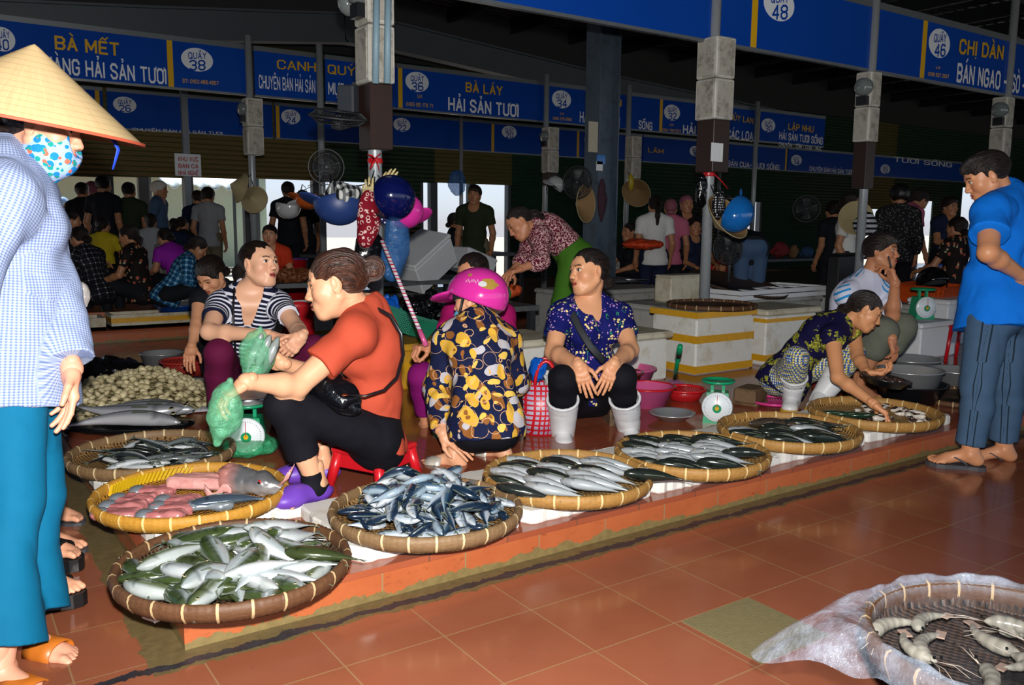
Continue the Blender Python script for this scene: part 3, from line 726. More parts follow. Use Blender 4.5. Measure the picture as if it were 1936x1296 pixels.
# ------------------------------------------------------------------ the hall
PZ = 0.111; PY0, PY1, PX0 = 2.38, 6.65, 0.525          # vendors' platform
def struct(o): o['kind'] = 'structure'; return o
def tile_mat(name, c1, c2, size, off, grout, gw, rough=(.06, .30), wet=True, dirt=False):
    t = NT(name); o = t.geo(); x, y, z = t.xyz(o)
    def gr(v, k): 
        f = t.math('FRACT', t.math('DIVIDE', t.math('SUBTRACT', v, off[k]), size)); return t.math('LESS_THAN', t.math('ABSOLUTE', t.math('SUBTRACT', f, .5)), .5-gw)
    g = t.math('MULTIPLY', gr(x, 0), gr(y, 1))
    cell = t.vec(t.math('FLOOR', t.math('DIVIDE', t.math('SUBTRACT', x, off[0]), size)), t.math('FLOOR', t.math('DIVIDE', t.math('SUBTRACT', y, off[1]), size)))
    wn = t.n('TexWhiteNoise'); t.l(cell, wn.inputs[0])
    n = t.noise(o, 3.2, 5, .6)
    c = t.mix(t.math('ADD', t.math('MULTIPLY', n, .7), t.math('MULTIPLY', wn.outputs[0], .3)), srgb(c1), srgb(c2))
    c = t.mix(t.math('MULTIPLY', t.step(t.noise(o, 42, 4, .7), .62, .72), .35), c, srgb('#5b4334'))
    c = t.mix(g, srgb(grout), c)
    rr = t.noise(o, 2.6, 6, .62)
    r = t.ramp(rr, [(.35, (rough[0],)*3), (.52, (rough[0]*1.6,)*3), (.70, (rough[1],)*3)])
    if dirt:                                      # sandy scum and a black gutter along the foot of the platform
        nn = t.math('MULTIPLY', t.math('SUBTRACT', t.noise(o, 9, 6, .7), .5), .10)
        dy = t.math('ADD', t.math('SUBTRACT', PY0, y), nn); dx = t.math('ADD', t.math('SUBTRACT', PX0, x), nn)
        dd = t.math('MAXIMUM', dy, dx)            # distance outside the platform's front and left faces
        ins = t.math('GREATER_THAN', t.math('SUBTRACT', 5.8, y), 0)
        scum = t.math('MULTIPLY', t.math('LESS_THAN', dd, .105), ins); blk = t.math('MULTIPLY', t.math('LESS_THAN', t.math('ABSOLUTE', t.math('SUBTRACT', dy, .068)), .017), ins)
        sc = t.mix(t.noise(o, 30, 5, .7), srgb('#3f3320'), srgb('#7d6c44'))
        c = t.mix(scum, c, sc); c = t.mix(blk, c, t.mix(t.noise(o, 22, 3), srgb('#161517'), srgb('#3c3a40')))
        r = t.mix(scum, r, (.5, .5, .5))
    h = t.math('ADD', t.math('MULTIPLY', g, .6), t.math('MULTIPLY', t.noise(o, 26, 3), .12)); t.bump(h, .25, .004)
    return t.fin(c, r, 0, .5)
M_FLOOR = tile_mat('wet_floor_tile', '#7c452f', '#985a40', .311, (.242, .184), '#93704f', .0075, (.10, .34), dirt=True)
M_PTOP = tile_mat('platform_tile', '#84402a', '#9c5438', .311, (.06, .05), '#6a4636', .010, (.08, .28))
t = NT('platform_face'); o = t.geo(); x, y, z = t.xyz(o)
f = t.math('FRACT', t.math('DIVIDE', t.math('ADD', x, t.math('MULTIPLY', y, .7)), .311)); g = t.math('GREATER_THAN', f, .018)
c = t.mix(t.noise(o, 8, 5, .65), srgb('#984a2a'), srgb('#b06238')); c = t.mix(t.step(t.noise(t.map(o, (1, 1, 2.5)), 16, 6, .7), .58, .75), c, srgb('#6e3220'))
c = t.mix(g, srgb('#8a7050'), c)
edge = t.math('MULTIPLY', t.math('MAXIMUM', t.math('SUBTRACT', t.noise(t.map(o, (1, 1, .2)), 7, 6, .75), .30), .0), .11); c = t.mix(t.math('LESS_THAN', z, edge), c, t.mix(t.noise(o, 40, 4), srgb('#5c4c2e'), srgb('#86754a')))
c = t.mix(t.math('LESS_THAN', t.math('ABSOLUTE', t.math('SUBTRACT', z, .088)), .0022), c, srgb('#5a2a1a'))
t.bump(t.noise(o, 60, 4), .15, .003); M_PFACE = t.fin(c, .35, 0, .5)
def quad(name, pts, m):
    return struct(obj(name, mesh(name, pts, [[0, 1, 2, 3]], False), m))
quad('floor', [(-9, -6, 0), (60, -6, 0), (60, 15.7, 0), (-9, 15.7, 0)], M_FLOOR)
def platform(x0, x1, y0, y1, ztop):
    r = thing('trim_1', 'tiled vendors platform', 'platform'); r['kind'] = 'structure'
    b = MB(); b.prism([(x0, y0), (x1, y0), (x1, y1), (x0, y1)], 0, ztop-.010); struct(b.build('platform_face', M_PFACE, r))
    b = MB(); e = .006; bx = [(x0-e, y0-e), (x1, y0-e), (x1, y1+e), (x0-e, y1+e)]; b.prism(bx, ztop-.022, ztop); struct(b.build('platform_top', M_PTOP, r))
platform(PX0, 22, PY0, PY1, PZ); platform(.3, 30, 9.05, 13.1, .12)
# one odd olive tile let into the floor
m_ol = M('olive_tile', '#6f6544', .75, var=.18, vs=40, bump=.4, bs=120)
o = struct(MB().box((1.974, 1.583, .0005), (.304, .304, .003)).build('floor_patch', m_ol))
# ---- back wall with rolling shutters
WY = 15.6
def shut_mat(name, c, dk):
    t = NT(name); o = t.geo(); z = t.xyz(o)[2]; w = t.math('SINE', t.math('MULTIPLY', z, 2*PI/.085)); t.bump(w, .8, .02)
    n = t.noise(o, 1.1, 4); return t.fin(t.mix(n, srgb(c), srgb(dk)), .5, 0, .4)
M_SHG = shut_mat('green_shutter', '#22442f', '#1a3526'); M_SHY = shut_mat('ochre_shutter', '#6b6438', '#544e2c')
M_POST = M('painted_post', '#3f444a', .5); M_WALL = M('dim_wall', '#2c2d30', .8); M_ROOF = None
def panel(px0, px1, zb, m, name='wall_back'):
    a = OY(px0, 340, WY)[0]; b = OY(px1, 340, WY)[0]; return struct(MB().box(((a+b)/2, WY+.03, (zb+4.6)/2), (b-a, .05, 4.6-zb)).build(name, m))
for px0, px1, zb, m in [(-900, 205, 1.88, M_SHY), (205, 272, 1.90, M_SHY), (272, 357, 1.91, M_SHY), (357, 470, 1.93, M_SHY), (470, 600, 1.95, M_SHY), (600, 735, 1.95, M_SHG), (735, 795, 0, M_SHG), (795, 822, 1.99, M_SHG), (822, 968, 2.0, M_SHY),
                        (968, 1150, 0, M_SHG), (1150, 1395, 0, M_SHG), (1395, 1445, 1.80, M_SHG), (1445, 1640, 0, M_SHG), (1640, 1692, 1.70, M_SHY), (1692, 1745, 0, M_SHG), (1745, 1768, 2.0, M_SHG), (1768, 1822, 0, M_SHG), (1822, 1856, 2.5, M_SHG), (1856, 2300, 0, M_SHG)]:
    panel(px0, px1, zb, m)
for px in (205, 272, 357, 470, 600, 735, 795, 822, 895, 968, 1150, 1395, 1445, 1640, 1692, 1745):
    a = OY(px, 340, WY)[0]; struct(MB().box((a, WY+.10, 1.34), (.16, .14, 2.68)).build('column', M_POST))
struct(MB().box((25, WY+.02, 4.9), (70, .1, 1.2)).build('wall_back', M_WALL))
struct(MB().box((-9, 5, 2.6), (.1, 21.6, 5.4)).build('wall_left', M_WALL)); struct(MB().box((60, 5, 2.6), (.1, 21.6, 5.4)).build('wall_right', M_WALL)); struct(MB().box((25, -6, 4.3), (70, .1, 2.2)).build('wall_front', M_WALL))  # wall_front is unseen; its open lower part is shaped to let fill daylight in
# ---- roof: corrugated sheets on purlins and bent rafters
t = NT('corrugated_roof'); o = t.geo(); x = t.xyz(o)[0]; y = t.xyz(o)[1]; w = t.math('SINE', t.math('MULTIPLY', y, 2*PI/.22)); t.bump(w, .9, .04); M_ROOF = t.fin(t.mix(t.noise(o, .5, 4), srgb('#4d565c'), srgb('#69737a')), .35, .5, .5)
struct(obj('ceiling', mesh('ceiling', [(-9, -6, 4.7), (7, -6, 5.5), (60, -6, 4.6), (60, 15.8, 4.6), (7, 15.8, 5.5), (-9, 15.8, 4.7)], [[0, 5, 4, 1], [1, 4, 3, 2]], False), M_ROOF))
M_STEEL = M('grey_steel', '#4a5258', .45, .3); M_DSTEEL = M('dark_steel', '#23272b', .5, .3)
def roofz(x): return 4.7+.8*(x+9)/16 if x < 7 else 5.5-.9*(x-7)/53
for i in range(40):
    x = -8+i*1.55
    if x < 58: struct(MB().box((x, 5, roofz(x)-.16), (.09, 21.4, .26)).build('ceiling_purlin', M_DSTEEL))
def beamX(pts, w, h, m, name='ceiling_beam'):
    b = MB()
    for p, q in zip(pts[:-1], pts[1:]):
        p = np.array(p); q = np.array(q); d = nrm(q-p); R = frame(d, (0, 0, 1)); b.box((p+q)/2, (w, np.linalg.norm(q-p), h), R); b.box((p+q)/2+R[:, 2]*h/2, (w*2.2, np.linalg.norm(q-p), .03), R); b.box((p+q)/2-R[:, 2]*h/2, (w*2.2, np.linalg.norm(q-p), .03), R)
    return struct(b.build(name, m))
YB = 12.5
beamX([OY(-500, 18, YB), OY(270, 45, YB), OY(650, 54, YB), OY(745, 70, YB), OY(1118, 158, YB), OY(1500, 235, YB)], .10, .40, M_STEEL)
for yb in (1.5, 7.2): beamX([(-8, yb, 4.45), (6.5, yb, 5.15), (30, yb, 4.65), (58, yb, 4.2)], .10, .36, M_DSTEEL)
# the steel column in the middle of the hall
cx = OY(1137, 300, 7.4)[0]; b = MB(); w = .30
for sx in (-1, 1): b.box((cx+sx*w*.45, 7.4, 2.5), (.02, .24, 5.0))
b.box((cx, 7.4, 2.5), (w*.9, .016, 5.0)); col = struct(b.build('column', M('blue_grey_steel', '#4c5a68', .4, .2, dirt=('#39404a', .1))))
# ---- outside, beyond the openings
M_OUTG = M('outside_paving', '#a39c90', .9); M_OUTW = M('outside_wall', '#bcd0bd', .9, var=.06, bump=.2, bs=9)
quad('ground_outside', [(-30, -60, -.02), (110, -60, -.02), (110, -6, -.02), (-30, -6, -.02)], M_OUTG)
quad('ground_outside', [(-30, 15.7, -.02), (110, 15.7, -.02), (110, 60, -.02), (-30, 60, -.02)], M_OUTG)
struct(MB().box((1.5, 22.5, 1.35), (12, .2, 2.7)).build('wall_outside', M_OUTW))
M_ORAWN = M('orange_awning', '#d0572e', .7); M_TARPB = M('blue_tarp', '#2f9fd8', .6); M_TARPW = M('white_tarp', '#d7e6ea', .6); M_TARPR = M('red_tarp', '#c2302a', .6)
def awning(name, label, x0, x1, y, z0, z1, dep, m, n=14):
    b = MB(); b.sheet(lambda u, v: (x0+(x1-x0)*u, y-dep*v, z1+(z0-z1)*v+.05*math.sin(u*PI*n)*v), 40, 5); t = thing(name, label, 'awning'); o = b.build('canopy', m, t, True); thick(o, .02)
    for x in (x0+.05, x1-.05): MB().box((x, y, z1/2), (.06, .06, z1)).build('post', M_POST, t)
    return t
awning('market_awning', 'orange awning along the top of the pale wall outside', -3, 7.3, 22.3, 2.62, 3.3, 1.2, M_ORAWN)
awning('market_tarp', 'blue tarpaulin over stalls outside, seen through the openings', 6.6, 9.6, 20.5, 2.3, 3.2, 1.5, M_TARPB)
awning('market_tarp', 'white tarpaulin outside beside the blue one', 4.3, 6.3, 21, 1.9, 2.6, 1.6, M_TARPW)
awning('market_tarp', 'red tarpaulin outside behind the narrow opening', 24.5, 27.5, 20, 2.2, 2.9, 1.0, M_TARPR)
awning('market_tarp', 'orange canopy glimpsed outside at the far right opening', 36, 44, 20, 2.9, 3.8, 1.0, M_ORAWN)
# ------------------------------------------------------------------ stall signs
t = NT('sign_blue'); _o = t.geo(); M_BLUE = t.fin(t.mix(t.noise(_o, 1.3, 3), srgb('#0a3f9e'), srgb('#0e49ad')), .16, 0, .5)
M_SYEL = M('sign_yellow', '#d8a80e', .3, var=.04); M_SWHT = M('sign_white', '#dfe6ee', .35, var=.03); M_RAIL = M('zinc_rail', '#7d848a', .35, .6); M_SRED = M('sign_red', '#b8251c', .4)
M_POLE = M('galvanised_pole', '#a2a8ac', .4, .3, var=.15, vs=30)
import unicodedata
_O = '0,1 0,5 1,6 3,6 4,5 4,1 3,0 1,0 0,1'
GLY = {'A': '0,0 2,6 4,0|.8,1.9 3.2,1.9', 'B': '0,0 0,6 3,6 4,5 4,4 3,3 0,3|3,3 4,2 4,1 3,0 0,0', 'C': '4,4.4 4,5 3,6 1,6 0,5 0,1 1,0 3,0 4,1 4,1.6', 'D': '0,0 0,6 2.6,6 4,4.6 4,1.4 2.6,0 0,0', 'E': '3.6,6 0,6 0,0 3.6,0|0,3 3,3',
       'G': '4,4.6 4,5 3,6 1,6 0,5 0,1 1,0 3,0 4,1 4,2.8 2.3,2.8', 'H': '0,0 0,6|4,0 4,6|0,3 4,3', 'I': '0,0 0,6', 'K': '0,0 0,6|4,6 .3,2.8|1.2,3.6 4,0', 'L': '0,6 0,0 3.4,0', 'M': '0,0 0,6 2.4,1.4 4.8,6 4.8,0', 'N': '0,0 0,6 4,0 4,6',
       'O': _O, 'P': '0,0 0,6 3,6 4,5 4,3.8 3,2.8 0,2.8', 'Q': _O+'|2.6,1.4 4.2,-.4', 'R': '0,0 0,6 3,6 4,5 4,4 3,3 0,3|2,3 4,0', 'S': '4,4.7 4,5 3,6 1,6 0,5 0,4.2 1,3.3 3,2.7 4,1.8 4,1 3,0 1,0 0,1 0,1.3', 'T': '0,6 4,6|2,6 2,0', 'U': '0,6 0,1 1,0 3,0 4,1 4,6', 'V': '0,6 2,0 4,6', 'X': '0,0 4,6|0,6 4,0', 'Y': '0,6 2,3 4,6|2,3 2,0',
       '0': _O, '1': '.6,4.8 2,6 2,0', '2': '0,5 1,6 3,6 4,5 4,4 0,0 4,0', '3': '0,5.2 1,6 3,6 4,5 4,4 3,3.1 1.6,3.1|3,3.1 4,2 4,1 3,0 1,0 0,.8', '4': '3,0 3,6 0,1.8 4,1.8', '5': '4,6 .2,6 0,3.4 3,3.6 4,2.6 4,1 3,0 1,0 0,1', '6': '3.8,5.2 3,6 1,6 0,5 0,1 1,0 3,0 4,1 4,2.4 3,3.4 0,3.2', '7': '0,6 4,6 1.4,0', '8': '1,3.1 0,4 0,5 1,6 3,6 4,5 4,4 3,3.1 1,3.1 0,2 0,1 1,0 3,0 4,1 4,2 3,3.1', '9': '.2,.8 1,0 3,0 4,1 4,5 3,6 1,6 0,5 0,3.6 1,2.6 4,2.8', '-': '0,2.8 2,2.8', ':': '.3,1 .3,1.4|.3,4 .3,4.4', '.': '.3,0 .3,.2'}
MARK = {0x300: '1.2,8.6 2.4,7.4', 0x301: '1.6,7.4 2.8,8.6', 0x309: '1.6,8.6 2.6,8.6 2.6,8 2,7.4', 0x303: '.8,7.4 1.6,8.2 2.4,7.6 3.2,8.4', 0x302: '.8,7.2 2,8.3 3.2,7.2', 0x306: '.8,8.3 2,7.3 3.2,8.3', 0x31b: '4,5.4 5,5.8 5,6.8', 0x323: '2,-1.7 2,-1.5'}
def text_mesh(s, bold=.03):
    """heavy condensed capitals drawn as strokes"""
    V = []; F = []; cx = 0.0; th = .40+bold*6.5
    def seg(a, b, w, e):
        a = np.array(a); b = np.array(b); d = nrm(b-a) if np.hypot(*(b-a)) > 1e-6 else np.array((1., 0)); n = np.array((-d[1], d[0])); a = a-d*e; b = b+d*e; k = len(V); V.extend([tuple(a-n*w), tuple(b-n*w), tuple(b+n*w), tuple(a+n*w)]); F.append([k, k+1, k+2, k+3])
    def draw(code, w):
        mx = 0
        for pl_ in code.split('|'):
            P = [tuple(float(q) for q in p.split(',')) for p in pl_.split()]
            for a, b in zip(P[:-1], P[1:]): seg((a[0]+cx, a[1]), (b[0]+cx, b[1]), w, w*.75)
            mx = max(mx, max(p[0] for p in P))
        return mx
    for ch in s.upper():
        if ch == ' ': cx += 3.0; continue
        if ch == 'Đ': draw('-.6,3 1.4,3', th*.7); ch = 'D'
        dec = unicodedata.normalize('NFD', ch); w = draw(GLY.get(dec[0], GLY['-']), th)
        for mk in dec[1:]:
            if ord(mk) in MARK:
                o_ = cx; cx += (w-4)/2 if ord(mk) != 0x31b else 0; up_ = any(ord(q) in (0x302, 0x306) for q in dec[1:]) and ord(mk) in (0x300, 0x301, 0x309, 0x303)
                if up_: cx += 1.6
                draw(MARK[ord(mk)], th*.62); cx = o_
        cx += w+th*2+.75
    me = bpy.data.meshes.new('lettering'); me.from_pydata([(x, y, i//4) for i, (x, y) in enumerate(V)], [], F); me.update(); return me
def lettering(name, s, p0, p1, h, Y, m, parent, bold=.035, arc=None):
    """lettering on a board facing the camera at depth Y: from pixel p0 to p1 along its middle, h pixels tall"""
    me = text_mesh(s, bold); n = len(me.vertices); co = np.zeros(n*3, np.float32); me.vertices.foreach_get('co', co); co = co.reshape(-1, 3)
    if n == 0: return None
    lo, hi = co.min(0), co.max(0); A = OY(*p0, Y); B = OY(*p1, Y); w = B[0]-A[0]
    mx, my = (p0[0]+p1[0])/2, (p0[1]+p1[1])/2; H = OY(mx, my-h/2, Y)[2]-OY(mx, my+h/2, Y)[2]
    x = A[0]+(co[:, 0]-lo[0])/(hi[0]-lo[0])*w; u = (co[:, 0]-lo[0])/(hi[0]-lo[0]); z = A[2]*(1-u)+B[2]*u-H/2+H*.02+co[:, 1]/6*H*.80
    co = np.stack([x, Y-.004-co[:, 2]*.0001, z], 1); me.vertices.foreach_set('co', co.astype(np.float32).ravel()); me.update()
    return obj(name, me, m, parent)
def board(name, label, px0, px1, Y, zb, zt, group, stripes=(), ovals=(), texts=(), rail=True, m=None, pxy=150):
    x0, x1 = OY(px0, pxy, Y)[0], OY(px1, pxy, Y)[0]
    r = thing(name, label, 'sign', ((x0+x1)/2, Y, zb), group=group); off = np.array(r.location)
    def part(nm, b, mt, par=r): return b.build(nm, mt, par, xf=lambda V: V-off)
    part('panel', MB().box(((x0+x1)/2, Y+.02, (zb+zt)/2), (x1-x0, .03, zt-zb)), m or M_BLUE)
    part('frame', MB().box(((x0+x1)/2, Y+.03, zt+.03), (x1-x0, .06, .06)), M_RAIL); part('frame', MB().box(((x0+x1)/2, Y+.03, zb-.012), (x1-x0, .045, .024)), M_RAIL)
    for px in stripes:
        a = OY(px, pxy, Y)[0]; part('stripe', MB().box((a, Y+.003, (zb+zt)/2), (.065, .006, zt-zb-.002)), M_SYEL)
    for (px, py, rx, ry, num) in ovals:
        c = OY(px, py, Y); a = OY(px+rx, py, Y)[0]-OY(px-rx, py, Y)[0]; hh = OY(px, py-ry, Y)[2]-OY(px, py+ry, Y)[2]
        pts = [(c[0]+a/2*math.cos(2*PI*k/40), c[2]+hh/2*math.sin(2*PI*k/40)) for k in range(40)]
        V = [(x, Y+.0025, z) for x, z in pts]+[(x, Y+.008, z) for x, z in pts]; F = [list(range(40))]+[[i, i+40, (i+1) % 40+40, (i+1) % 40] for i in range(40)]
        ov = part('badge', MB().add(V, F), M_SWHT)
        for s, dy, hf, wf, bo in (('QUẦY', -.40, .40, .58, .03), (num, .40, .62, .52, .035)):
            tx = lettering('lettering', s, (px-rx*wf, py+ry*dy), (px+rx*wf, py+ry*dy), ry*hf*1.55, Y+.002, M_BLUE, None, bo*.6); 
            if tx: tx.parent = ov; tx.data.transform(Matrix.Translation(-Vector(off)))
    for (s, p0, p1, h, col, bo) in texts:
        tx = lettering('lettering', s, p0, p1, h, Y+.001, {'w': M_SWHT, 'y': M_SYEL, 'r': M_SRED, 'b': M_BLUE}[col], None, bo)
        if tx: tx.parent = r; tx.data.transform(Matrix.Translation(-Vector(off)))
    return r
Y1, Z1b, Z1t = 4.8, 2.61, 3.14; Y2, Z2b, Z2t = 11.2, 2.80, 3.345; Y3, Z3b, Z3t = 15.555, 2.69, 3.26
G1, G2, G3 = 'near row of stall signs', 'middle row of stall signs', 'back row of stall signs'
board('stall_sign', 'large blank blue sign board at the top, nearest of all', 760, 1356, Y1, Z1b, Z1t, G1, pxy=40)
board('stall_sign', 'blue sign board with white oval 48 and a yellow stripe', 1357, 1649, Y1, Z1b, Z1t, G1, (1426,), ((1474, 8, 29, 32, '48'),), pxy=60)
board('stall_sign', 'blue sign board with white oval 46 at the top right', 1650, 1909, Y1, Z1b, Z1t, G1, (1746,), ((1777, 82, 20, 28, '46'),),
      (('CHỊ DÀN', (1813, 85), (1897, 98), 30, 'y', .03), ('BÁN NGAO -', (1809, 134), (1902, 152), 38, 'w', .03), ('LH:', (1769, 127), (1777, 128), 6, 'y', .02), ('0168 507 2667', (1754, 139), (1792, 145), 8, 'y', .02)), pxy=110)
board('stall_sign', 'blue sign board cut off by the right edge of the photo, reading SÒ', 1911, 2080, Y1, Z1b, Z1t, G1, (), (), (('SÒ - ỐC - HẾN', (1912, 154), (1990, 170), 36, 'w', .03),), pxy=140)
board('stall_sign', 'blue sign with yellow BÀ MẾT above white lettering, at far left', -260, 471, Y2, Z2b, Z2t, G2, (322,), ((4, 74, 25, 23, '40'), (373, 113, 30, 22, '38')),
      (('BÀ MẾT', (103, 78), (225, 92), 27, 'y', .03), ('BÁN HÀNG HẢI SẢN TƯƠI', (20, 112), (314, 143), 33, 'w', .02), ('ĐT: 0163.489.4857', (345, 152), (413, 157), 8, 'y', .02)), pxy=120)
board('stall_sign', 'blue sign with yellow CANH over white lettering', 482, 609, Y2, Z2b, Z2t, G2, (), (), (('CANH', (523, 120), (597, 126), 19, 'y', .01), ('CHUYÊN BÁN HẢI SẢN :', (489, 152), (601, 163), 27, 'w', .015)))
board('stall_sign', 'blue sign with yellow QUÝ, half hidden by the near pole', 616, 748, Y2, Z2b, Z2t, G2, (), (), (('QUÝ', (619, 129), (672, 134), 19, 'y', .01), ('MỰC - TÔM', (620, 165), (700, 172), 25, 'w', .015)))
board('stall_sign', 'blue sign with white oval 36 and yellow BÀ LÁY', 750, 1034, Y2, Z2b, Z2t, G2, (757,), ((789, 155, 22, 19, '36'),),
      (('BÀ LÁY', (880, 163), (950, 171), 19, 'y', .03), ('HẢI SẢN TƯƠI', (847, 194), (980, 208), 26, 'w', .03), ('LH:', (789, 181), (798, 182), 7, 'y', .02), ('0165 65 179 71', (768, 196), (818, 200), 8, 'y', .02)), pxy=170)
board('stall_sign', 'blue sign with white oval 34 behind the steel column', 1037, 1187, Y2, Z2b, Z2t, G2, (), ((1062, 188, 18, 17, '34'),),
      (('LÊ YẾN', (1112, 186), (1175, 194), 14, 'y', .03), ('HẢI SẢN TƯƠI', (1096, 219), (1171, 230), 22, 'w', .02), ('LH:', (1059, 214), (1066, 215), 5, 'y', .02), ('0166 279 9990', (1045, 223), (1080, 226), 6, 'y', .02)), pxy=190)
board('stall_sign', 'blue sign reading SỐNG beside white oval 32', 1189, 1428, Y2, Z2b, Z2t, G2, (1250,), ((1271, 213, 15, 15, '32'),),
      (('SỐNG', (1207, 234), (1233, 238), 17, 'w', .03), ('HẢI SẢN', (1291, 243), (1352, 248), 17, 'w', .03), ('CÁC LOẠI', (1374, 252), (1426, 257), 18, 'w', .03), ('LH:', (1266, 235), (1273, 236), 5, 'y', .02), ('0164 799 0022', (1252, 245), (1287, 248), 6, 'y', .02), ('THỦY LAN', (1372, 218), (1424, 228), 12, 'y', .03)), pxy=220)
board('stall_sign', 'blue sign with white oval 30, last of the middle row', 1430, 1560, Y2, Z2b, Z2t, G2, (1434,), ((1453, 237, 13, 13, '30'),),
      (('LẬP NHU', (1490, 238), (1538, 244), 13, 'y', .03), ('HẢI SẢN TƯƠI SỐNG', (1473, 255), (1555, 266), 15, 'w', .03), ('Chuyên : Tôm - Cua - Mực', (1472, 272), (1553, 281), 8, 'w', .02)), pxy=240)
S3 = [(-300, 196, (186,), (), ()), (204, 515, (), ((236, 198, 22, 15, '26'),), (('CHUYÊN BÁN HẢI SẢN TƯƠI', (250, 244), (420, 252), 6, 'w', .01),)), (520, 730, (525,), ((550, 221, 18, 14, '24'),), ()), (733, 872, (736,), ((760, 236, 16, 13, '22'),), ()), (874, 1045, (932,), ((963, 250, 14, 12, '20'),), ()),
      (1047, 1215, (1093,), ((1118, 264, 13, 12, '18'),), ()), (1217, 1362, (), ((1315, 286, 11, 10, '16'),), (('LÂM', (1225, 283), (1255, 286), 9, 'y', .02),)), (1364, 1490, (), (), (('BÁN CUA, TƯƠI SỐNG', (1375, 308), (1473, 316), 11, 'w', .02),)), (1492, 1640, (1488,), ((1506, 303, 10, 10, '14'),), (('Chuyên bán Hải sản tươi', (1530, 318), (1610, 325), 9, 'w', .02),)), (1642, 1860, (), ((1674, 320, 9, 9, '12'),), (('TƯƠI SỐNG', (1690, 300), (1800, 312), 10, 'w', .02),))]
names3 = ['with a yellow stripe, behind the cone hat', 'with white oval 26', 'with white oval 24', 'with white oval 22', 'with white oval 20', 'with white oval 18 behind the steel column', 'with white oval 16 at the far back', 'reading TƯƠI SỐNG in the far back', 'with white oval 14 in the far back', 'farthest right, with white oval 12']
for (a, b_, st, ov, tx), nm in zip(S3, names3):
    board('stall_sign', 'dim blue sign of the back row '+nm, a, b_, Y3, Z3b, Z3t, G3, st, ov, tx, pxy=(220 if a < 900 else 270))
# small white notice with red lettering
c0 = OY(330, 290, 14.6); c1 = OY(381, 334, 14.6)
r = thing('notice', 'white notice with red lettering KHU VỰC hung before the shutters', 'sign', ((c0[0]+c1[0])/2, 14.6, c1[2])); off = np.array(r.location)
MB().box(((c0[0]+c1[0])/2, 14.61, (c0[2]+c1[2])/2), (c1[0]-c0[0], .015, c0[2]-c1[2])).build('panel', M_SWHT, r, xf=lambda V: V-off)
for s, y in (('KHU VỰC', 300), ('BÁN CÁ', 313), ('NHÀ NGHỀ', 326)):
    tx = lettering('lettering', s, (337, y), (375, y+1), 9, 14.6, M_SRED, None, .03); tx.parent = r; tx.data.transform(Matrix.Translation(-Vector(off)))
o = MB().box(((c0[0]+c1[0])/2, 14.7, 1.7), (.10, .10, 3.4)).build('notice_post', M_RAIL); tag(o, 'grey square post behind the white notice with red lettering', 'post')
# poles of the sign rows
def pole(px, py, Y, r, z1, label, z0=0.0, group=None):
    a = OY(px, py, Y)[0]; o = MB().lathe([(0.001, z0), (r, z0), (r, z1), (0.001, z1)], 14, (a, Y, 0)).build('sign_pole', M_POLE, None, True); tag(o, label, 'pole', group); return a
PG = 'poles carrying the signs'
PA = pole(709, 300, Y1, .042, 3.6, 'galvanised pole behind the coral T-shirt, hung with helmets', PZ, PG); PB = pole(1342, 300, Y1, .042, 3.6, 'galvanised pole behind the taped foam box, hung with a blue helmet', PZ, PG)
PC_ = pole(1637, 300, Y1, .040, 3.6, 'galvanised pole behind the man on the phone', PZ, PG); PD = pole(1905, 180, Y1, .042, 3.6, 'galvanised pole above the royal blue shirt', PZ, PG)
for px, py, nm in ((476, 300, 'beside white oval 38, hung with cone hats'), (608, 300, 'at the fan, behind the striped top'), (1033, 200, 'between the signs 36 and 34'), (1188, 240, 'right of the steel column'), (1430, 250, 'by white oval 30')):
    pole(px, py, Y2-.08, .045, 3.5, 'galvanised pole of the middle row '+nm, .12, PG)
for px, py, nm in ((872, 260, 'between ovals 22 and 20'), (1362, 300, 'near the far signs')): pole(px, py, Y3-.3, .04, 3.4, 'thin pole of the back row '+nm, 0, PG)
# ------------------------------------------------------------------ trays, foam slabs, fish
def bamboo_mat(name, c1, c2, wrap):
    t = NT(name); o = t.obj(); cc = t.attr('Col'); n = t.noise(t.map(o, (1, 1, 4)), 40, 5, .65)
    base = t.mix(n, srgb(c1), srgb(c2)); base = t.mix(t.math('GREATER_THAN', t.xyz(cc)[1], .5), srgb(wrap), base)
    t.bump(n, .35, .004); return t.fin(base, .55, 0, .35)
def weave_mat(name, c1, c2, dk):
    t = NT(name); o = t.obj(); q = t.map(o, (1, 1, 1), rot=(0, 0, .5)); x, y, z = t.xyz(q)
    a = t.math('SINE', t.math('MULTIPLY', x, 2*PI/.022)); b = t.math('SINE', t.math('MULTIPLY', y, 2*PI/.022)); w = t.math('MULTIPLY', a, b)
    n = t.noise(o, 14, 4, .6); c = t.mix(n, srgb(c1), srgb(c2)); c = t.mix(t.step(w, -.25, -.75), c, srgb(dk)); t.bump(w, .6, .006); return t.fin(c, .5, 0, .35)
BAM = {k: (bamboo_mat('rim_'+k, *v[0]), weave_mat('weave_'+k, *v[1])) for k, v in {
    'tan': (('#7a5426', '#b98d4c', '#d7bf8a'), ('#8f6a3a', '#b8935a', '#4d3418')), 'gold': (('#9c6a22', '#d09a3c', '#e2c684'), ('#8c5c1c', '#c18f3a', '#4f3210')),
    'dark': (('#3d2517', '#6b4a30', '#b39a72'), ('#32211a', '#55402f', '#140d0a')), 'grey': (('#5d4630', '#8f7350', '#cdb98e'), ('#6a4c2c', '#9c7a4c', '#332010'))}.items()}
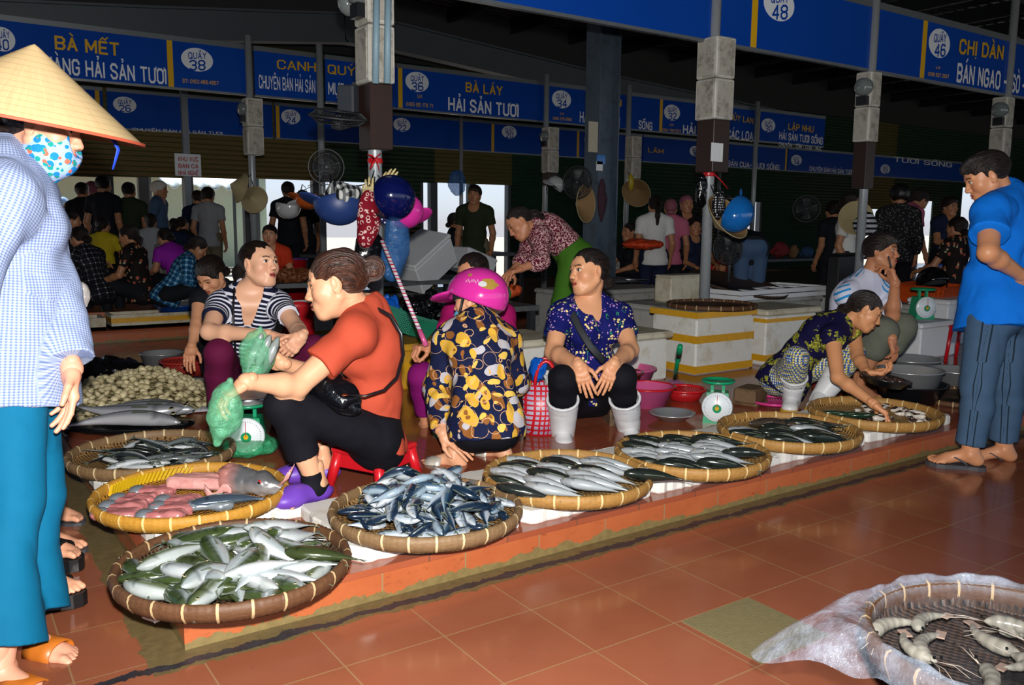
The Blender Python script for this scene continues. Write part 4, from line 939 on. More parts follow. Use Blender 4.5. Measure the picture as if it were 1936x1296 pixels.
def tray(label, cx, cy, R, z0, kind='tan', h=.055, group='bamboo trays of fish', tilt=None, name='bamboo_tray'):
    mr, mw = BAM[kind]; t = thing(name, label, 'tray', (cx, cy, z0), random.random()*6, group)
    if tilt is not None: t.rotation_euler = tilt
    n = 288; V = []; C = []
    prof = [(R-.020, h-.002), (R-.010, h+.004), (R-.001, h), (R+.004, h-.014), (R+.001, h-.030), (R-.012, .006), (R-.022, .004), (R-.024, h-.02)]
    for i in range(n):
        a = 2*PI*i/n; wr = (i % 12) < 1
        for (r, z) in prof:
            k = .0022 if wr else .0008*math.sin(i*2.3)
            V.append(((r+k)*math.cos(a), (r+k)*math.sin(a), z+(k if z > h*.5 else -k*.2))); C.append((1, 0, 0) if wr else (0, 1, 0))
    m = len(prof); F = []
    for i in range(n):
        for j in range(m): F.append([i*m+j, ((i+1) % n)*m+j, ((i+1) % n)*m+(j+1) % m, i*m+(j+1) % m])
    me = mesh('rim', V, F, True); setcol(me, C); obj('rim', me, mr, t)
    b = MB(); b.lathe([(R-.016, h-.008), (R-.026, .016), (R-.05, .010), (R*.5, .004), (.001, .003), (.001, 0), (R*.5, 0), (R-.02, .001)], 64); b.build('woven_bottom', mw, t, True)
    return t
def foam_mat(name, c='#d9d8d2', st='#b6a888', amt=.08):
    t = NT(name); o = t.obj(); n = t.noise(o, 7, 6, .7); c0 = t.mix(t.step(n, .62-amt, .78), srgb(c), srgb(st)); v = t.voro(o, 170); c1 = t.mix(t.step(t.noise(o, 60, 3), .66, .8), c0, srgb('#8d7f66'))
    t.bump(v, .25, .002); return t.fin(c1, .75, 0, .25)
M_FOAM = foam_mat('foam_clean'); M_FOAMD = foam_mat('foam_stained', '#c9c2ae', '#8f7a55', .16); M_FOAMG = foam_mat('foam_grey', '#a9a9a4', '#77705f', .10); M_FOAMW = foam_mat('foam_white', '#dfe1e4', '#c9c9c6', .02)
def rough_slab(label, x0, x1, y0, y1, z0, h, m=None, group='foam slabs under the trays', seed=0):
    """a worn foam sheet with nibbled edges"""
    rr = np.random.default_rng(seed); n = 26; pts = []
    def edge(a, b, k):
        for i in range(k):
            u = i/k; p = np.array(a)*(1-u)+np.array(b)*u; d = nrm(np.array(b)-np.array(a)); nn = np.array((d[1], -d[0])); o = (rr.random()-.6)*.012
            if i in (0,): p = p+d*.02-nn*.0; o = -.008
            pts.append(p+nn*o)
    edge((x0, y0), (x1, y0), n); edge((x1, y0), (x1, y1), 10); edge((x1, y1), (x0, y1), n); edge((x0, y1), (x0, y0), 10)
    cx, cy = (x0+x1)/2, (y0+y1)/2; k = len(pts); V = []
    for s, z in ((1-.010, 0), (1, .006), (1, h-.008), (1-.014, h)):
        for q in pts: V.append(((q[0]-cx)*s+0, (q[1]-cy)*s, z+(rr.random()-.5)*.003*(z > .007)))
    F = [list(range(k-1, -1, -1)), list(range(3*k, 4*k))]
    for j in range(3):
        for i in range(k): q = (i+1) % k; F.append([j*k+i, j*k+q, (j+1)*k+q, (j+1)*k+i])
    o = obj('foam_slab', mesh('foam_slab', V, F, False), m or M_FOAM, None, (cx, cy, z0)); return tag(o, label, 'foam slab', group)
SL = .050; TZ = PZ+SL
rough_slab('white foam slab at the platform corner, under the nearest fish tray', .42, 1.02, 2.36, 2.80, PZ, SL, seed=1)
rough_slab('long white foam slab under the tray of small blue fish', 1.07, 1.72, 2.425, 2.96, PZ, SL, seed=2)
rough_slab('white foam slab under the tray of fish in slanting rows', 1.73, 2.36, 2.42, 2.98, PZ, SL, seed=3)
rough_slab('white foam slab under the row-laid tray beside the green scale', 2.37, 3.04, 2.43, 2.96, PZ, SL, seed=4)
rough_slab('white foam slab under the tray with three brown fish', 3.06, 3.84, 2.44, 2.98, PZ, SL, seed=5)
rough_slab('white foam slab under the tray the squatting vendor reaches into', 3.85, 4.66, 2.45, 2.98, PZ, SL, seed=6)
rough_slab('small foam slab behind the clogs, under the fillet tray', .55, 1.12, 2.95, 3.5, PZ, .05, seed=7)
rough_slab('foam slab under the left tray of dark and silver fish', .5, 1.0, 3.66, 4.2, PZ, .04, seed=8)
TR = dict(front=(.690, 2.445, .335), blue=(1.392, 2.555, .335), rows=(2.060, 2.605, .335), rowsb=(2.735, 2.580, .335), brown=(3.450, 2.62, .340), squid=(4.185, 2.63, .340), fillet=(.755, 3.19, .345), left=(.765, 3.895, .345))
tray('dark bamboo tray heaped with green-backed fish, nearest the camera', *TR['front'], TZ, 'dark'); tray('brown bamboo tray heaped with small blue fish', *TR['blue'], TZ, 'grey')
tray('bamboo tray of fish laid in slanting rows, in front of the white boots', *TR['rows'], TZ, 'tan'); tray('bamboo tray of silver and dark fish in rows, in front of the green scale', *TR['rowsb'], TZ, 'tan')
tray('bamboo tray with three brown fish among dark ones', *TR['brown'], TZ, 'tan'); tray('bamboo tray with small squid, under the squatting vendor\'s hand', *TR['squid'], TZ, 'tan')
tray('golden bamboo tray of red fish steaks and a fish head', *TR['fillet'], PZ+.05, 'gold'); tray('bamboo tray of mixed dark and silver fish at the left', *TR['left'], PZ+.04, 'grey')
# ---- fish
def skin_mat(name, rough=.22, metal=.25, nz=.25):
    t = NT(name); o = t.obj(); c = t.attr('Col'); n = t.noise(t.map(o, (1, 2, 2)), 60, 4, .65)
    oi = t.n('ObjectInfo').outputs['Random']; c = t.mix(t.math('MULTIPLY', n, nz), c, t.mix(1.0, c, (.35, .40, .42), 'MULTIPLY')); c = t.mix(t.math('MULTIPLY', oi, .30), c, t.mix(1.0, c, (.70, .74, .78), 'MULTIPLY'))
    t.bump(t.voro(o, 260), .12, .001); return t.fin(c, rough, metal, .6, Coat_Weight=.3, Coat_Roughness=.1)
M_FISH = skin_mat('wet_fish_skin'); M_FISHD = skin_mat('brown_fish_skin', .3, .05); M_FIN = M('fish_fin', '#5d6558', .35, .1, var=.25); M_FINY = M('yellow_fin', '#8f8a3e', .35, .1, var=.2)
M_FEYE = M('fish_eye', '#0c0c0e', .08); M_FIRIS = M('fish_eye_ring', '#b9b08a', .2, .4)
def fish_mesh(L, prof, wid, cols, bend=0.0, droop=0.0, n=22, m=16, spots=0):
    """fish along +x (head first), lying on its side: its flank is up (+z), its back towards +y"""
    V = []; C = []; F = []; back, side, belly = [np.array(srgb(c)) for c in cols]
    for i in range(n+1):
        u = i/n; hh = np.interp(u, [p[0] for p in prof], [p[1] for p in prof])*L; ww = hh*wid
        x = L*(.5-u*.92); yo = bend*((u-.45)**2)*L*4; zo = -droop*max(0, u-.5)**2*L*4
        for k in range(m):
            a = 2*PI*k/m; c = math.cos(a); s_ = math.sin(a)
            V.append((x, yo+hh*c*(1 if c > 0 else .95), zo+ww*s_*(abs(s_)**.15)))
            f = c; w = np.clip((f-.16)/.25, 0, 1); col = side*(1-w)+back*w; w2 = np.clip((-f-.35)/.3, 0, 1); col = col*(1-w2)+belly*w2
            if u < .2: col = col*.78+back*.22
            if spots and .2 < f < .62 and (int(u*n*1.0) % 2 == 0) and u > .2: col = col*.6
            if abs(u-.23) < .03 and abs(f) < .8: col = col*.48
            C.append(col)
    for i in range(n):
        for k in range(m): q = (k+1) % m; F.append([i*m+k, i*m+q, (i+1)*m+q, (i+1)*m+k])
    F.append(list(range(m-1, -1, -1))); F.append([n*m+k for k in range(m)])
    me = mesh('body', V, F, True); setcol(me, C)
    u = 1.0; x = L*(.5-.92); yo = bend*(.55**2)*L*4; zo = -droop*.25*L*4
    def fin(pts, th=.0012):
        P = [np.array(p) for p in pts]; k = len(P); V2 = [p+np.array((0, 0, th)) for p in P]+[p-np.array((0, 0, th)) for p in P]
        return mesh('fin', V2, [list(range(k)), list(range(2*k-1, k-1, -1))]+[[i, k+i, k+(i+1) % k, (i+1) % k] for i in range(k)], False)
    t = .085*L; s2 = bend*4*.55*2*-1
    tail = fin([(x+.02*L, yo+.012*L, zo), (x-.03*L, yo+.035*L, zo), (x-t*1.25, yo+.11*L-s2*0, zo-.004), (x-t*.55, yo+.012*L, zo), (x-t*1.2, yo-.095*L, zo-.004), (x-.03*L, yo-.03*L, zo), (x+.02*L, yo-.012*L, zo)])
    hx = max(p[1] for p in prof)*L
    def at(u, side): return (L*(.5-u*.92), bend*((u-.45)**2)*L*4+side*np.interp(u, [p[0] for p in prof], [p[1] for p in prof])*L*.96, -droop*max(0, u-.5)**2*L*4)
    d0, d1, d2 = at(.32, 1), at(.42, 1), at(.62, 1)
    dorsal = fin([d0, (d1[0], d1[1]+.045*L, d1[2]), (d2[0]-.01, d2[1]+.012*L, d2[2]), d2])
    a0, a2 = at(.60, -1), at(.82, -1); anal = fin([a0, (a0[0]-.04*L, a0[1]-.03*L, a0[2]), a2])
    pw = np.interp(.27, [p[0] for p in prof], [p[1] for p in prof])*L*wid
    pect = mesh('fin', [(L*.25, -.01*L, pw+.001), (L*.12, .0*L, pw+.003), (L*.10, -.03*L, pw+.002), (L*.23, -.025*L, pw+.001), (L*.25, -.01*L, pw-.001), (L*.12, 0, pw), (L*.10, -.03*L, pw), (L*.23, -.025*L, pw-.001)], [[0, 1, 2, 3], [7, 6, 5, 4], [0, 4, 5, 1], [1, 5, 6, 2], [2, 6, 7, 3], [3, 7, 4, 0]], False)
    ux = .085; ew = np.interp(ux, [p[0] for p in prof], [p[1] for p in prof])*L*wid
    eb = MB(); eb.ell((L*(.5-ux*.92), .012*L, ew*.90), (.025*L, .025*L, .006*L), 10, 6)
    eye = mesh('eye', eb.V, eb.F, True)
    eb = MB(); eb.ell((L*(.5-ux*.92), .012*L, ew*.90+.0050*L), (.016*L, .016*L, .0030*L), 8, 5); pup = mesh('pupil', eb.V, eb.F, True)
    return dict(body=me, tail=tail, dorsal=dorsal, anal=anal, pect=pect, eye=eye, pupil=pup)
P_MACK = [(0, .006), (.03, .030), (.10, .062), (.2, .086), (.34, .100), (.5, .094), (.65, .070), (.8, .038), (.93, .016), (1, .012)]
P_SCAD = [(0, .020), (.02, .044), (.06, .078), (.12, .108), (.2, .131), (.34, .146), (.5, .138), (.65, .104), (.8, .056), (.93, .020), (1, .014)]
P_LONG = [(0, .006), (.04, .030), (.12, .056), (.25, .074), (.42, .078), (.6, .062), (.8, .032), (.93, .014), (1, .012)]
P_ROW = [(u, h*.88) for u, h in P_SCAD]
KIND = {}
def fkind(k, L, prof, wid, cols, fin=None, mat=None, spots=0, bends=(-.10, .0, .09), droop=.03):
    KIND[k] = ([fish_mesh(L, prof, wid, cols, b, droop, spots=spots) for b in bends], L, prof, wid, mat or M_FISH, fin or M_FIN)
fkind('green', .245, P_SCAD, .62, ('#3c4a26', '#a4adb0', '#c6cbcc'), spots=1)
fkind('greenback', .245, P_SCAD, .72, ('#3a4426', '#55603c', '#b9c0bd'), spots=1)
fkind('blue', .150, P_SCAD, .62, ('#1c2e44', '#a9b8c6', '#d5dbe0')); fkind('blueback', .150, P_SCAD, .75, ('#16283c', '#33506a', '#9fb2c0'))
fkind('row', .255, P_ROW, .70, ('#2b3230', '#a3adb4', '#c4cacd')); fkind('rowback', .255, P_ROW, .80, ('#262d28', '#39423c', '#8a948f'))
fkind('brownfish', .36, P_MACK, .8, ('#4a3d33', '#7d6c5e', '#a5978a'), mat=M_FISHD); fkind('dark', .23, P_LONG, .8, ('#1c2021', '#2c3233', '#6d7474')); fkind('silver', .22, P_LONG, .7, ('#30383a', '#b9c2c6', '#dde1e2'))
fkind('mack', .27, P_LONG, .75, ('#26402e', '#a9bcc0', '#dbe0de')); fkind('big', .62, P_LONG, .85, ('#4a4b52', '#96989f', '#c4c4c8'), droop=.0); fkind('slab', .30, P_SCAD, .5, ('#49586a', '#8796a6', '#b9c0c6'))
FIRST = {}
def fish(kind, label, loc, yaw, pitch=0.0, roll=0.0, group=None, scale=1.0, name='fish', var=None, flip=False):
    vs, L, prof, wid, mat, finm = KIND[kind]; i = random.randrange(len(vs)) if var is None else var
    key = (kind, i)
    R = Matrix.Rotation(yaw, 4, 'Z') @ Matrix.Rotation(pitch, 4, 'Y') @ Matrix.Rotation(roll, 4, 'X')
    if flip: R = R @ Matrix.Scale(-1, 4, (0, 1, 0))
    if key not in FIRST:
        o = obj(name, vs[i]['body'], mat); FIRST[key] = o
        for nm, k, mm in (('tail_fin', 'tail', finm), ('dorsal_fin', 'dorsal', finm), ('pectoral_fin', 'pect', finm)):
            obj(nm, vs[i][k], mm, o)
        e = obj('eye', vs[i]['eye'], M_FIRIS, o); obj('pupil', vs[i]['pupil'], M_FEYE, e)
    else:
        o = FIRST[key].copy(); COL.objects.link(o)
        for ch in FIRST[key].children:
            c = ch.copy(); COL.objects.link(c); c.parent = o
            for g in ch.children: d = g.copy(); COL.objects.link(d); d.parent = c
    o.matrix_world = Matrix.Translation(Vector(loc)) @ R @ Matrix.Diagonal((scale, scale, scale, 1)); o.name = name
    tag(o, label, 'fish', group); return o
class Heap:
    """drops long things onto a surface one after another"""
    def __init__(s, cx, cy, R, z0, res=.008, bowl=.0):
        s.cx, s.cy, s.R, s.res = cx, cy, R, res; n = int(2*R/res)+8; s.n = n; s.H = np.full((n, n), z0, float)
        ii = (np.arange(n)-n/2)*res; d = np.hypot(ii[:, None], ii[None, :]); s.H += bowl*np.clip((d/R-.55)/.45, 0, 1)**2
    def cells(s, x, y): return np.clip(((x-s.cx)/s.res+s.n/2).astype(int), 0, s.n-1), np.clip(((y-s.cy)/s.res+s.n/2).astype(int), 0, s.n-1)
    def drop(s, x, y, yaw, L, prof, wid, roll=0.0, q=.8, sink=.3):
        u = np.linspace(.03, .95, 14); hh = np.interp(u, [p[0] for p in prof], [p[1] for p in prof])*L; c, sn = math.cos(yaw), math.sin(yaw)
        w = np.linspace(-.9, .9, 5); cr, sr = abs(math.cos(roll)), abs(math.sin(roll))
        half_w = hh*(cr+wid*sr); half_h = hh*(wid*cr+sr)
        X = (L*(.5-u*.92))[:, None]+0*w[None, :]; Y = half_w[:, None]*w[None, :]; px = x+X*c-Y*sn; py = y+X*sn+Y*c
        i, j = s.cells(px, py); under = s.H[i, j]; a = under[:7].mean(); b = under[7:].mean()
        prof_h = half_h[:, None]*np.sqrt(np.maximum(0, 1-w[None, :]**2))
        pitch = np.clip(math.atan2(b-a, L*.46), -.35, .35)      # head first: +pitch lowers the head
        lin = -math.tan(pitch)*X
        z = np.quantile((under+prof_h-lin).ravel(), q)-sink*half_h.max()*.5
        top = z+lin+prof_h*.9; s.H[i, j] = np.maximum(s.H[i, j], top)
        return z, pitch
def heap_fish(tr, kinds, n, label, group, z0, rmax, spread_yaw=None, roll_p=.4, Ls=1.0, seed=0, sink=.5, bowl=.03, top=None):
    random.seed(seed); cx, cy, R = TR[tr]; H = Heap(cx, cy, R, z0, bowl=bowl)
    for i in range(n):
        r = rmax*math.sqrt((i+.5)/n) if i < n*.65 else rmax*.72*math.sqrt(random.random()); a = i*2.399963+random.random()*.5
        if i < n*.65: r = rmax*math.sqrt(random.random())
        x, y = cx+r*math.cos(a), cy+r*math.sin(a); k = random.choice(kinds); L = KIND[k][1]*Ls
        yaw = random.random()*2*PI if spread_yaw is None else spread_yaw+random.gauss(0, .6)+(PI if random.random() < .5 else 0)
        # keep the tips inside the rim
        tipr = max(math.hypot(x+math.cos(yaw)*L*.5-cx, y+math.sin(yaw)*L*.5-cy), math.hypot(x-math.cos(yaw)*L*.5-cx, y-math.sin(yaw)*L*.5-cy))
        if tipr > R-.01: f = (R-.01)/tipr; x, y = cx+(x-cx)*f*.92, cy+(y-cy)*f*.92
        roll = random.gauss(0, .18) if random.random() > roll_p else random.choice((-1, 1))*random.uniform(.4, .9)
        z, p = H.drop(x, y, yaw, L, KIND[k][2], KIND[k][3], roll, sink=sink)
        fish(k, label, (x, y, z), yaw, p, roll, group, Ls, flip=random.random() < .5)
    return H
random.seed(3)
heap_fish('front', ['green']*5+['greenback'], 70, 'green-backed silver fish heaped in the dark tray nearest the camera', 'green-backed fish in the nearest tray', TZ+.012, .285, seed=31, roll_p=.12, sink=.9)
heap_fish('blue', ['blue', 'blue', 'blueback'], 150, 'small blue-backed fish heaped in the brown tray', 'small blue fish heaped in one tray', TZ+.012, .265, seed=32, roll_p=.5, sink=.7)
heap_fish('left', ['dark', 'silver', 'silver'], 34, 'slim dark or silver fish in the left tray', 'mixed fish in the left tray', PZ+.052, .25, seed=33, spread_yaw=-.4, Ls=1.05)
def rows(tr, ang, pick, label, group, L0, seed, dx=.050, z0=None, skip=lambda x, y: False, lean=.55):
    """fish shingled side by side in rows, heads up the slope"""
    random.seed(seed); cx, cy, R = TR[tr]; d = np.array((math.cos(ang), math.sin(ang))); nn = np.array((-d[1], d[0])); k = 0
    for r_ in range(-3, 4):
        for s in range(-7, 8):
            p = np.array((cx, cy))+d*(r_*L0*.62+(s % 2)*.03)+nn*(s*dx+random.uniform(-.008, .008))
            if np.hypot(*(p-np.array((cx, cy)))) > R-.085 or skip(p[0]-cx, p[1]-cy): continue
            kd = pick(k, r_, s); k += 1
            fish(kd, label, (p[0], p[1], (z0 or TZ+.034)+.010*(-r_ if r_ < 2 else -2)+.004*(s % 2)+random.uniform(0, .006)), ang+random.gauss(0, .07), -.10, (random.uniform(.45, .8) if 'back' in kd else random.uniform(.15, .45)), group, random.uniform(.94, 1.06), flip='back' not in kd)
aROW = 2.25
rows('rows', aROW, lambda k, r, s: random.choice(('row', 'row', 'rowback')), 'fish laid in slanting rows in the tray before the white boots', 'fish in rows before the white boots', .255, 41)
rows('rowsb', aROW+.1, lambda k, r, s: 'rowback' if s > 3 or (s < -2 and random.random() < .7) or random.random() < .3 else 'row', 'fish laid in rows in the tray in front of the green scale', 'fish in rows before the green scale', .24, 42)
rows('brown', aROW+.15, lambda k, r, s: 'rowback' if random.random() < .75 else 'row', 'dark-backed fish laid beside the three brown ones', 'dark-backed fish in the tray of brown fish', .24, 43, skip=lambda x, y: y > .0 and x > -.12)
for i, (ox, oy, yw2) in enumerate(((.05, .13, 2.85), (.11, .05, 2.85), (.16, -.03, 2.7))):
    fish('brownfish', ('brown fish at the back of the tray beside the pink colander', 'brown fish between two others of its kind', 'brown fish lying nearest the rim, front of the three')[i], (TR['brown'][0]+ox, TR['brown'][1]+oy, TZ+.045+.004*i), yw2, 0, .3, 'three brown fish', .9)
# tails hanging over the rims
for (px, py, yawp, kd, tr, lab) in ((1270, 905, 2.55, 'rowback', 'rows', 'dark fish whose tail hangs over the rim towards the next tray'), (1025, 935, 2.2, 'row', 'rows', 'silver fish whose tail hangs over the front rim'), (1450, 862, 2.75, 'row', 'rowsb', 'silver fish whose tail hangs over the rim at its right end'), (640, 1052, 2.6, 'greenback', 'front', 'green fish whose tail sticks out over the dark rim')):
    P = G(px-30, py-14, TZ+.085); fish(kd, lab, (P[0], P[1], TZ+.066), yawp, -.08, .3, None)
# squid tray: three mackerel and small pale squid
sx, sy, sR = TR['squid']
for i in range(3): fish('mack', ('slim mackerel at the back of the squid tray', 'middle one of the slim mackerel in the squid tray', 'slim mackerel nearest the rim of the squid tray')[i], (sx-.14+.045*i, sy+.10-.06*i, TZ+.030), 2.50+.05*i, 0, .3, 'slim mackerel in the squid tray')
M_SQD = M('squid_dark', '#3a2a26', .25, var=.3); M_SQW = M('squid_pale', '#cfc6ba', .22, var=.15)
def squid_mesh():
    b = MB(); b.lathe([(.001, -.040), (.008, -.032), (.014, -.012), (.015, .012), (.010, .026), (.001, .028)], 12, (0, 0, .010), roty(PI/2)); return b
random.seed(5); first = None
for i in range(26):
    r = .20*math.sqrt(random.random()); a = random.random()*2*PI; x, y = sx+.10+r*math.cos(a)*.95, sy-.035+r*math.sin(a)
    if math.hypot(x-sx, y-sy) > sR-.06: continue
    if math.hypot(x-(sx-.11), y-(sy+.05)) < .12: continue
    yw2 = random.random()*2*PI
    if first is None:
        first = squid_mesh().build('squid', M_SQW, None, True); b = MB()
        for k in range(5): b.tube([(.024, (k-2)*.003, .009), (.040, (k-2)*.007, .006), (.055, (k-2)*.010, .003)], [.003, .0022, .001], 5)
        b.build('tentacles', M_SQD, first, True); q = first
        b = MB(); b.ell((-.01, 0, .017), (.028, .011, .009), 10, 6); b.build('mottled_back', M_SQD, first, True)
    else: q = dup(first)
    q.location = (x, y, TZ+.006+.006*(i % 3)); q.rotation_euler = (random.choice((0, 0, .9)), 0, yw2); s = random.uniform(.8, 1.2); q.scale = (s, s, s)
    tag(q, 'small dark and pale squid lying in the tray under the vendor\'s hand', 'squid', 'small squid in the tray')
# steaks, head and fish in the golden tray
fx, fy, fR = TR['fillet']; FZ = PZ+.05
def flesh(name, c1, c2):
    t = NT(name); o = t.obj(); n = t.noise(t.map(o, (1, 3, 1)), 24, 4, .6, dist=1.0); t.bump(n, .3, .004); return t.fin(t.mix(n, srgb(c1), srgb(c2)), .22, 0, .5, Subsurface_Weight=.1, Subsurface_Radius=(.01, .003, .002))
M_FLESH = flesh('red_flesh', '#8f3d42', '#c98a88'); M_FLESHP = flesh('pink_flesh', '#c46c68', '#e0b9b0'); M_GSKIN = M('grey_fish_skin', '#7d858c', .25, .2, var=.3, vs=40)
def steak_mesh(sd, L=.15, Wd=.072, T=.030):
    v = Vol((-L, -.08, -.01), (L, .08, .09), .005); v.rbox((0, 0, T/2), (L/2, Wd/2, T/2), .015, k=0); v.ell((L*.3, 0, T*.4), (L*.25, Wd*.55, T*.5), k=.02); v.wrinkle(.007, (22, 55, 40), sd); return v.net()
spots = [(-.19, -.20, .1, 0), (-.20, -.12, .1, 1), (-.20, -.04, .05, 0), (-.17, .06, .15, 1), (-.03, -.21, .1, 1), (-.02, -.13, .0, 0), (-.03, -.05, .1, 0), (.10, -.10, .3, 2)]
lab = ['front left in the golden tray', 'second row from the front, left side', 'third row from the front, left side', 'at the back left, by the yellow band', 'front and centre of the golden tray', 'in the centre of the golden tray', 'just behind the centre of the golden tray', 'with grey skin up, beside the fish head']
cr, sr = CR[0]/math.hypot(CR[0], CR[1]), CR[1]/math.hypot(CR[0], CR[1])
def scr(ox, oy): return fx+ox*cr-oy*sr, fy+ox*sr+oy*cr         # offsets to the right / away as seen from the camera
yaw0 = math.atan2(sr, cr)
for i, (ox, oy, ya, kk) in enumerate(spots):
    V, F = steak_mesh(i+3); x, y = scr(ox, oy)
    o = obj('fish_steak', mesh('flesh', V, F), M_FLESH if kk < 2 else M_GSKIN, None, (x, y, FZ+.012), (0, 0, yaw0+ya)); tag(o, 'raw red fish steak '+lab[i], 'fish steak', 'red fish steaks')
    b = MB(); b.ell((-.055, 0, .017), (.032, .039, .018), 14, 8); b.build('skin', M_GSKIN, o, True)
x, y = scr(.00, .10); v = Vol((-.14, -.07, -.01), (.14, .07, .09), .005); v.rbox((0, 0, .03), (.125, .05, .025), .02, k=0); v.wrinkle(.007, (12, 50, 30), 8); V, F = v.net()
o = obj('fish_fillet', mesh('flesh', V, F), M_FLESHP, None, (x, y, FZ+.018), (0, 0, yaw0-.05)); tag(o, 'long pink fish fillet with ribs, beside the fish head', 'fillet')
x, y = scr(.19, .07); v = Vol((-.16, -.09, -.02), (.17, .09, .13), .005)
v.cone((-.07, 0, .050), (.06, 0, .042), .060, .040, k=0); v.cone((.06, 0, .042), (.135, 0, .030), .040, .018, k=.03); v.cone((.06, 0, .025), (.13, 0, .016), .022, .012, k=.015); v.ell((-.10, 0, .05), (.035, .045, .045), k=.004, op='sub'); v.wrinkle(.004, (30, 30, 30), 4); V, F = v.net()
hd = thing('cut_fish_head', 'cut fish head with a red eye and raised whiskers in the golden tray', 'fish head', (x, y, FZ+.016), yaw0-.25)
me = mesh('head', V, F); xx = V[:, 0]; w = np.clip((-.02-xx)/.06, 0, 1)[:, None]; g_ = np.clip((.06-V[:, 2])/.06, 0, 1)[:, None]
setcol(me, np.array(srgb('#6b6a6c'))*(1-w)*(1-g_)+np.array(srgb('#c9bfba'))*(1-w)*g_+np.array(srgb('#d98f84'))*w); obj('head', me, M_FISH, hd)
b = MB(); b.ell((.065, -.036, .055), (.012, .006, .012)); b.build('eye', M('red_eye', '#a32a26', .15), hd, True)
b = MB(); b.ell((.066, -.0405, .055), (.006, .003, .006)); b.build('pupil', M_FEYE, hd, True)
for k in range(4):
    b = MB(); b.tube([(.125, -.01+.008*k, .035), (.155, -.012+.01*k, .065), (.175, -.02+.018*k, .10+.006*k)], [.004, .003, .0012], 6); b.build('whisker', M_FLESHP, hd, True)
for sy_ in (-1, 1):
    b = MB(); b.sheet(lambda u, v_: (-.04-.10*u, sy_*(.055+.02*u), .03-.03*v_+.02*math.sin(u*7)), 8, 4); o = b.build('gill_flap', M_FLESHP, hd, True); thick(o, .008)
x, y = scr(.17, -.06); fish('slab', 'smooth blue-grey fish lying at the front right of the golden tray', (x, y, FZ+.036), yaw0+PI+.35, 0, .1)
bnd = MB()
for k in range(22):
    a = yaw0+PI*.62+k*.052; bnd.box((fx+(fR-.030)*math.cos(a), fy+(fR-.030)*math.sin(a), FZ+.032), (.012, .009, .042), rotz(a)@rotx(.5))
o = bnd.build('woven_band', M('yellow_band', '#c9a312', .5)); 
tag(o, 'bright yellow plastic band woven inside the golden tray', 'band')
# big dark fish on black plastic at the left
b = MB(); b.lathe([(.001, 0), (.30, 0), (.335, .012), (.34, .022), (.30, .030), (.001, .026)], 40, (0, 0, 0), None, 1.0, .62); M_BLKPL = M('black_plastic', '#0d0d10', .18, bump=.7, bs=24)
o = b.build('plastic_sheet', M_BLKPL, None, True, (.83, 4.78, PZ), (0, 0, yaw0)); tag(o, 'black plastic sheet under the big dark fish at the left', 'plastic sheet')
for i, (ox, oy, oz) in enumerate(((.0, .14, .055), (.02, .05, .060), (-.02, -.05, .060), (.02, -.14, .052))):
    X = .83+ox*cr-oy*sr; Y = 4.78+ox*sr+oy*cr
    fish('big', ('big dark fish at the back of the black plastic', 'big dark fish second from the back on black plastic', 'big dark fish second from the front on black plastic', 'big dark fish at the front of the black plastic')[i], (X, Y, PZ+.030+oz), yaw0+.05*(i-1), 0, .35, 'big dark fish', 1.0, var=i % 3)
# clams on newspaper
t = NT('newspaper'); o_ = t.obj(); x, y, z = t.xyz(o_); ln = t.math('GREATER_THAN', t.math('FRACT', t.math('MULTIPLY', y, 90)), .55); bl = t.math('GREATER_THAN', t.noise(t.map(o_, (1, .05, 1)), 60, 1), .48)
M_NEWS = t.fin(t.mix(t.math('MULTIPLY', t.math('MULTIPLY', ln, bl), .55), srgb('#b9bcc4'), srgb('#55565c')), .8, 0, .2)
b = MB(); cxp, cyp = 1.22, 5.55; b.sheet(lambda u, v: ((u-.5)*1.10, (v-.5)*1.15, .004+.006*math.sin(u*9+v*4)+.006*math.sin(v*13)), 24, 20); o = b.build('newspaper', M_NEWS, None, True, (cxp, cyp, PZ+.004), (0, 0, yaw0+.2)); thick(o, .002); tag(o, 'sheets of newspaper spread under the heap of clams', 'newspaper')
def clam_mesh():
    b = MB(); V = []; F = []; n, m = 14, 7
    for j in range(m+1):
        t_ = PI*j/m; 
        for k in range(n):
            a = 2*PI*k/n; r = math.sin(t_); V.append((.020*r*math.cos(a)*(1+.12*math.cos(a)), .0165*r*math.sin(a), -.0105*math.cos(t_)*(1-.25*r*max(0, -math.cos(a)))))
    for j in range(m):
        for k in range(n): q = (k+1) % n; F.append([j*n+k, j*n+q, (j+1)*n+q, (j+1)*n+k])
    me = mesh('clam', V, F, True); C = []
    for (x, y, z) in V: f = 1-min(1, abs(z)/.004); C.append(np.array(srgb('#e6dab4'))*(1-f*.75)+np.array(srgb('#3a3626'))*f*.75)
    setcol(me, C); return me
t = NT('clam_shell'); o_ = t.obj(); oi = t.n('ObjectInfo').outputs['Random']; c = t.mix(t.noise(o_, 70, 3), t.attr('Col'), t.mix(1.0, t.attr('Col'), (.62, .58, .45), 'MULTIPLY')); M_CLAM = t.fin(t.mix(t.math('MULTIPLY', oi, .35), c, t.mix(1.0, c, (.55, .52, .42), 'MULTIPLY')), .4, 0, .4)
ME_CLAM = clam_mesh(); clx, cly = .96, 5.36
def mound(x, y):                       # heap profile
    dx, dy = (x-clx)*cr+(y-cly)*sr, -(x-clx)*sr+(y-cly)*cr; r = math.hypot(dx/.46, dy/.56); return .165*max(0, 1-r*r)**.8*(1+.18*math.sin(dx*9+1)*math.sin(dy*7))
b = MB()
def mfn(u, v):
    a = 2*PI*u; r = v; dx, dy = .46*r*math.cos(a), .56*r*math.sin(a); x, y = clx+dx*cr-dy*sr, cly+dx*sr+dy*cr; return (x, y, PZ+.010+max(0, mound(x, y)-.012))
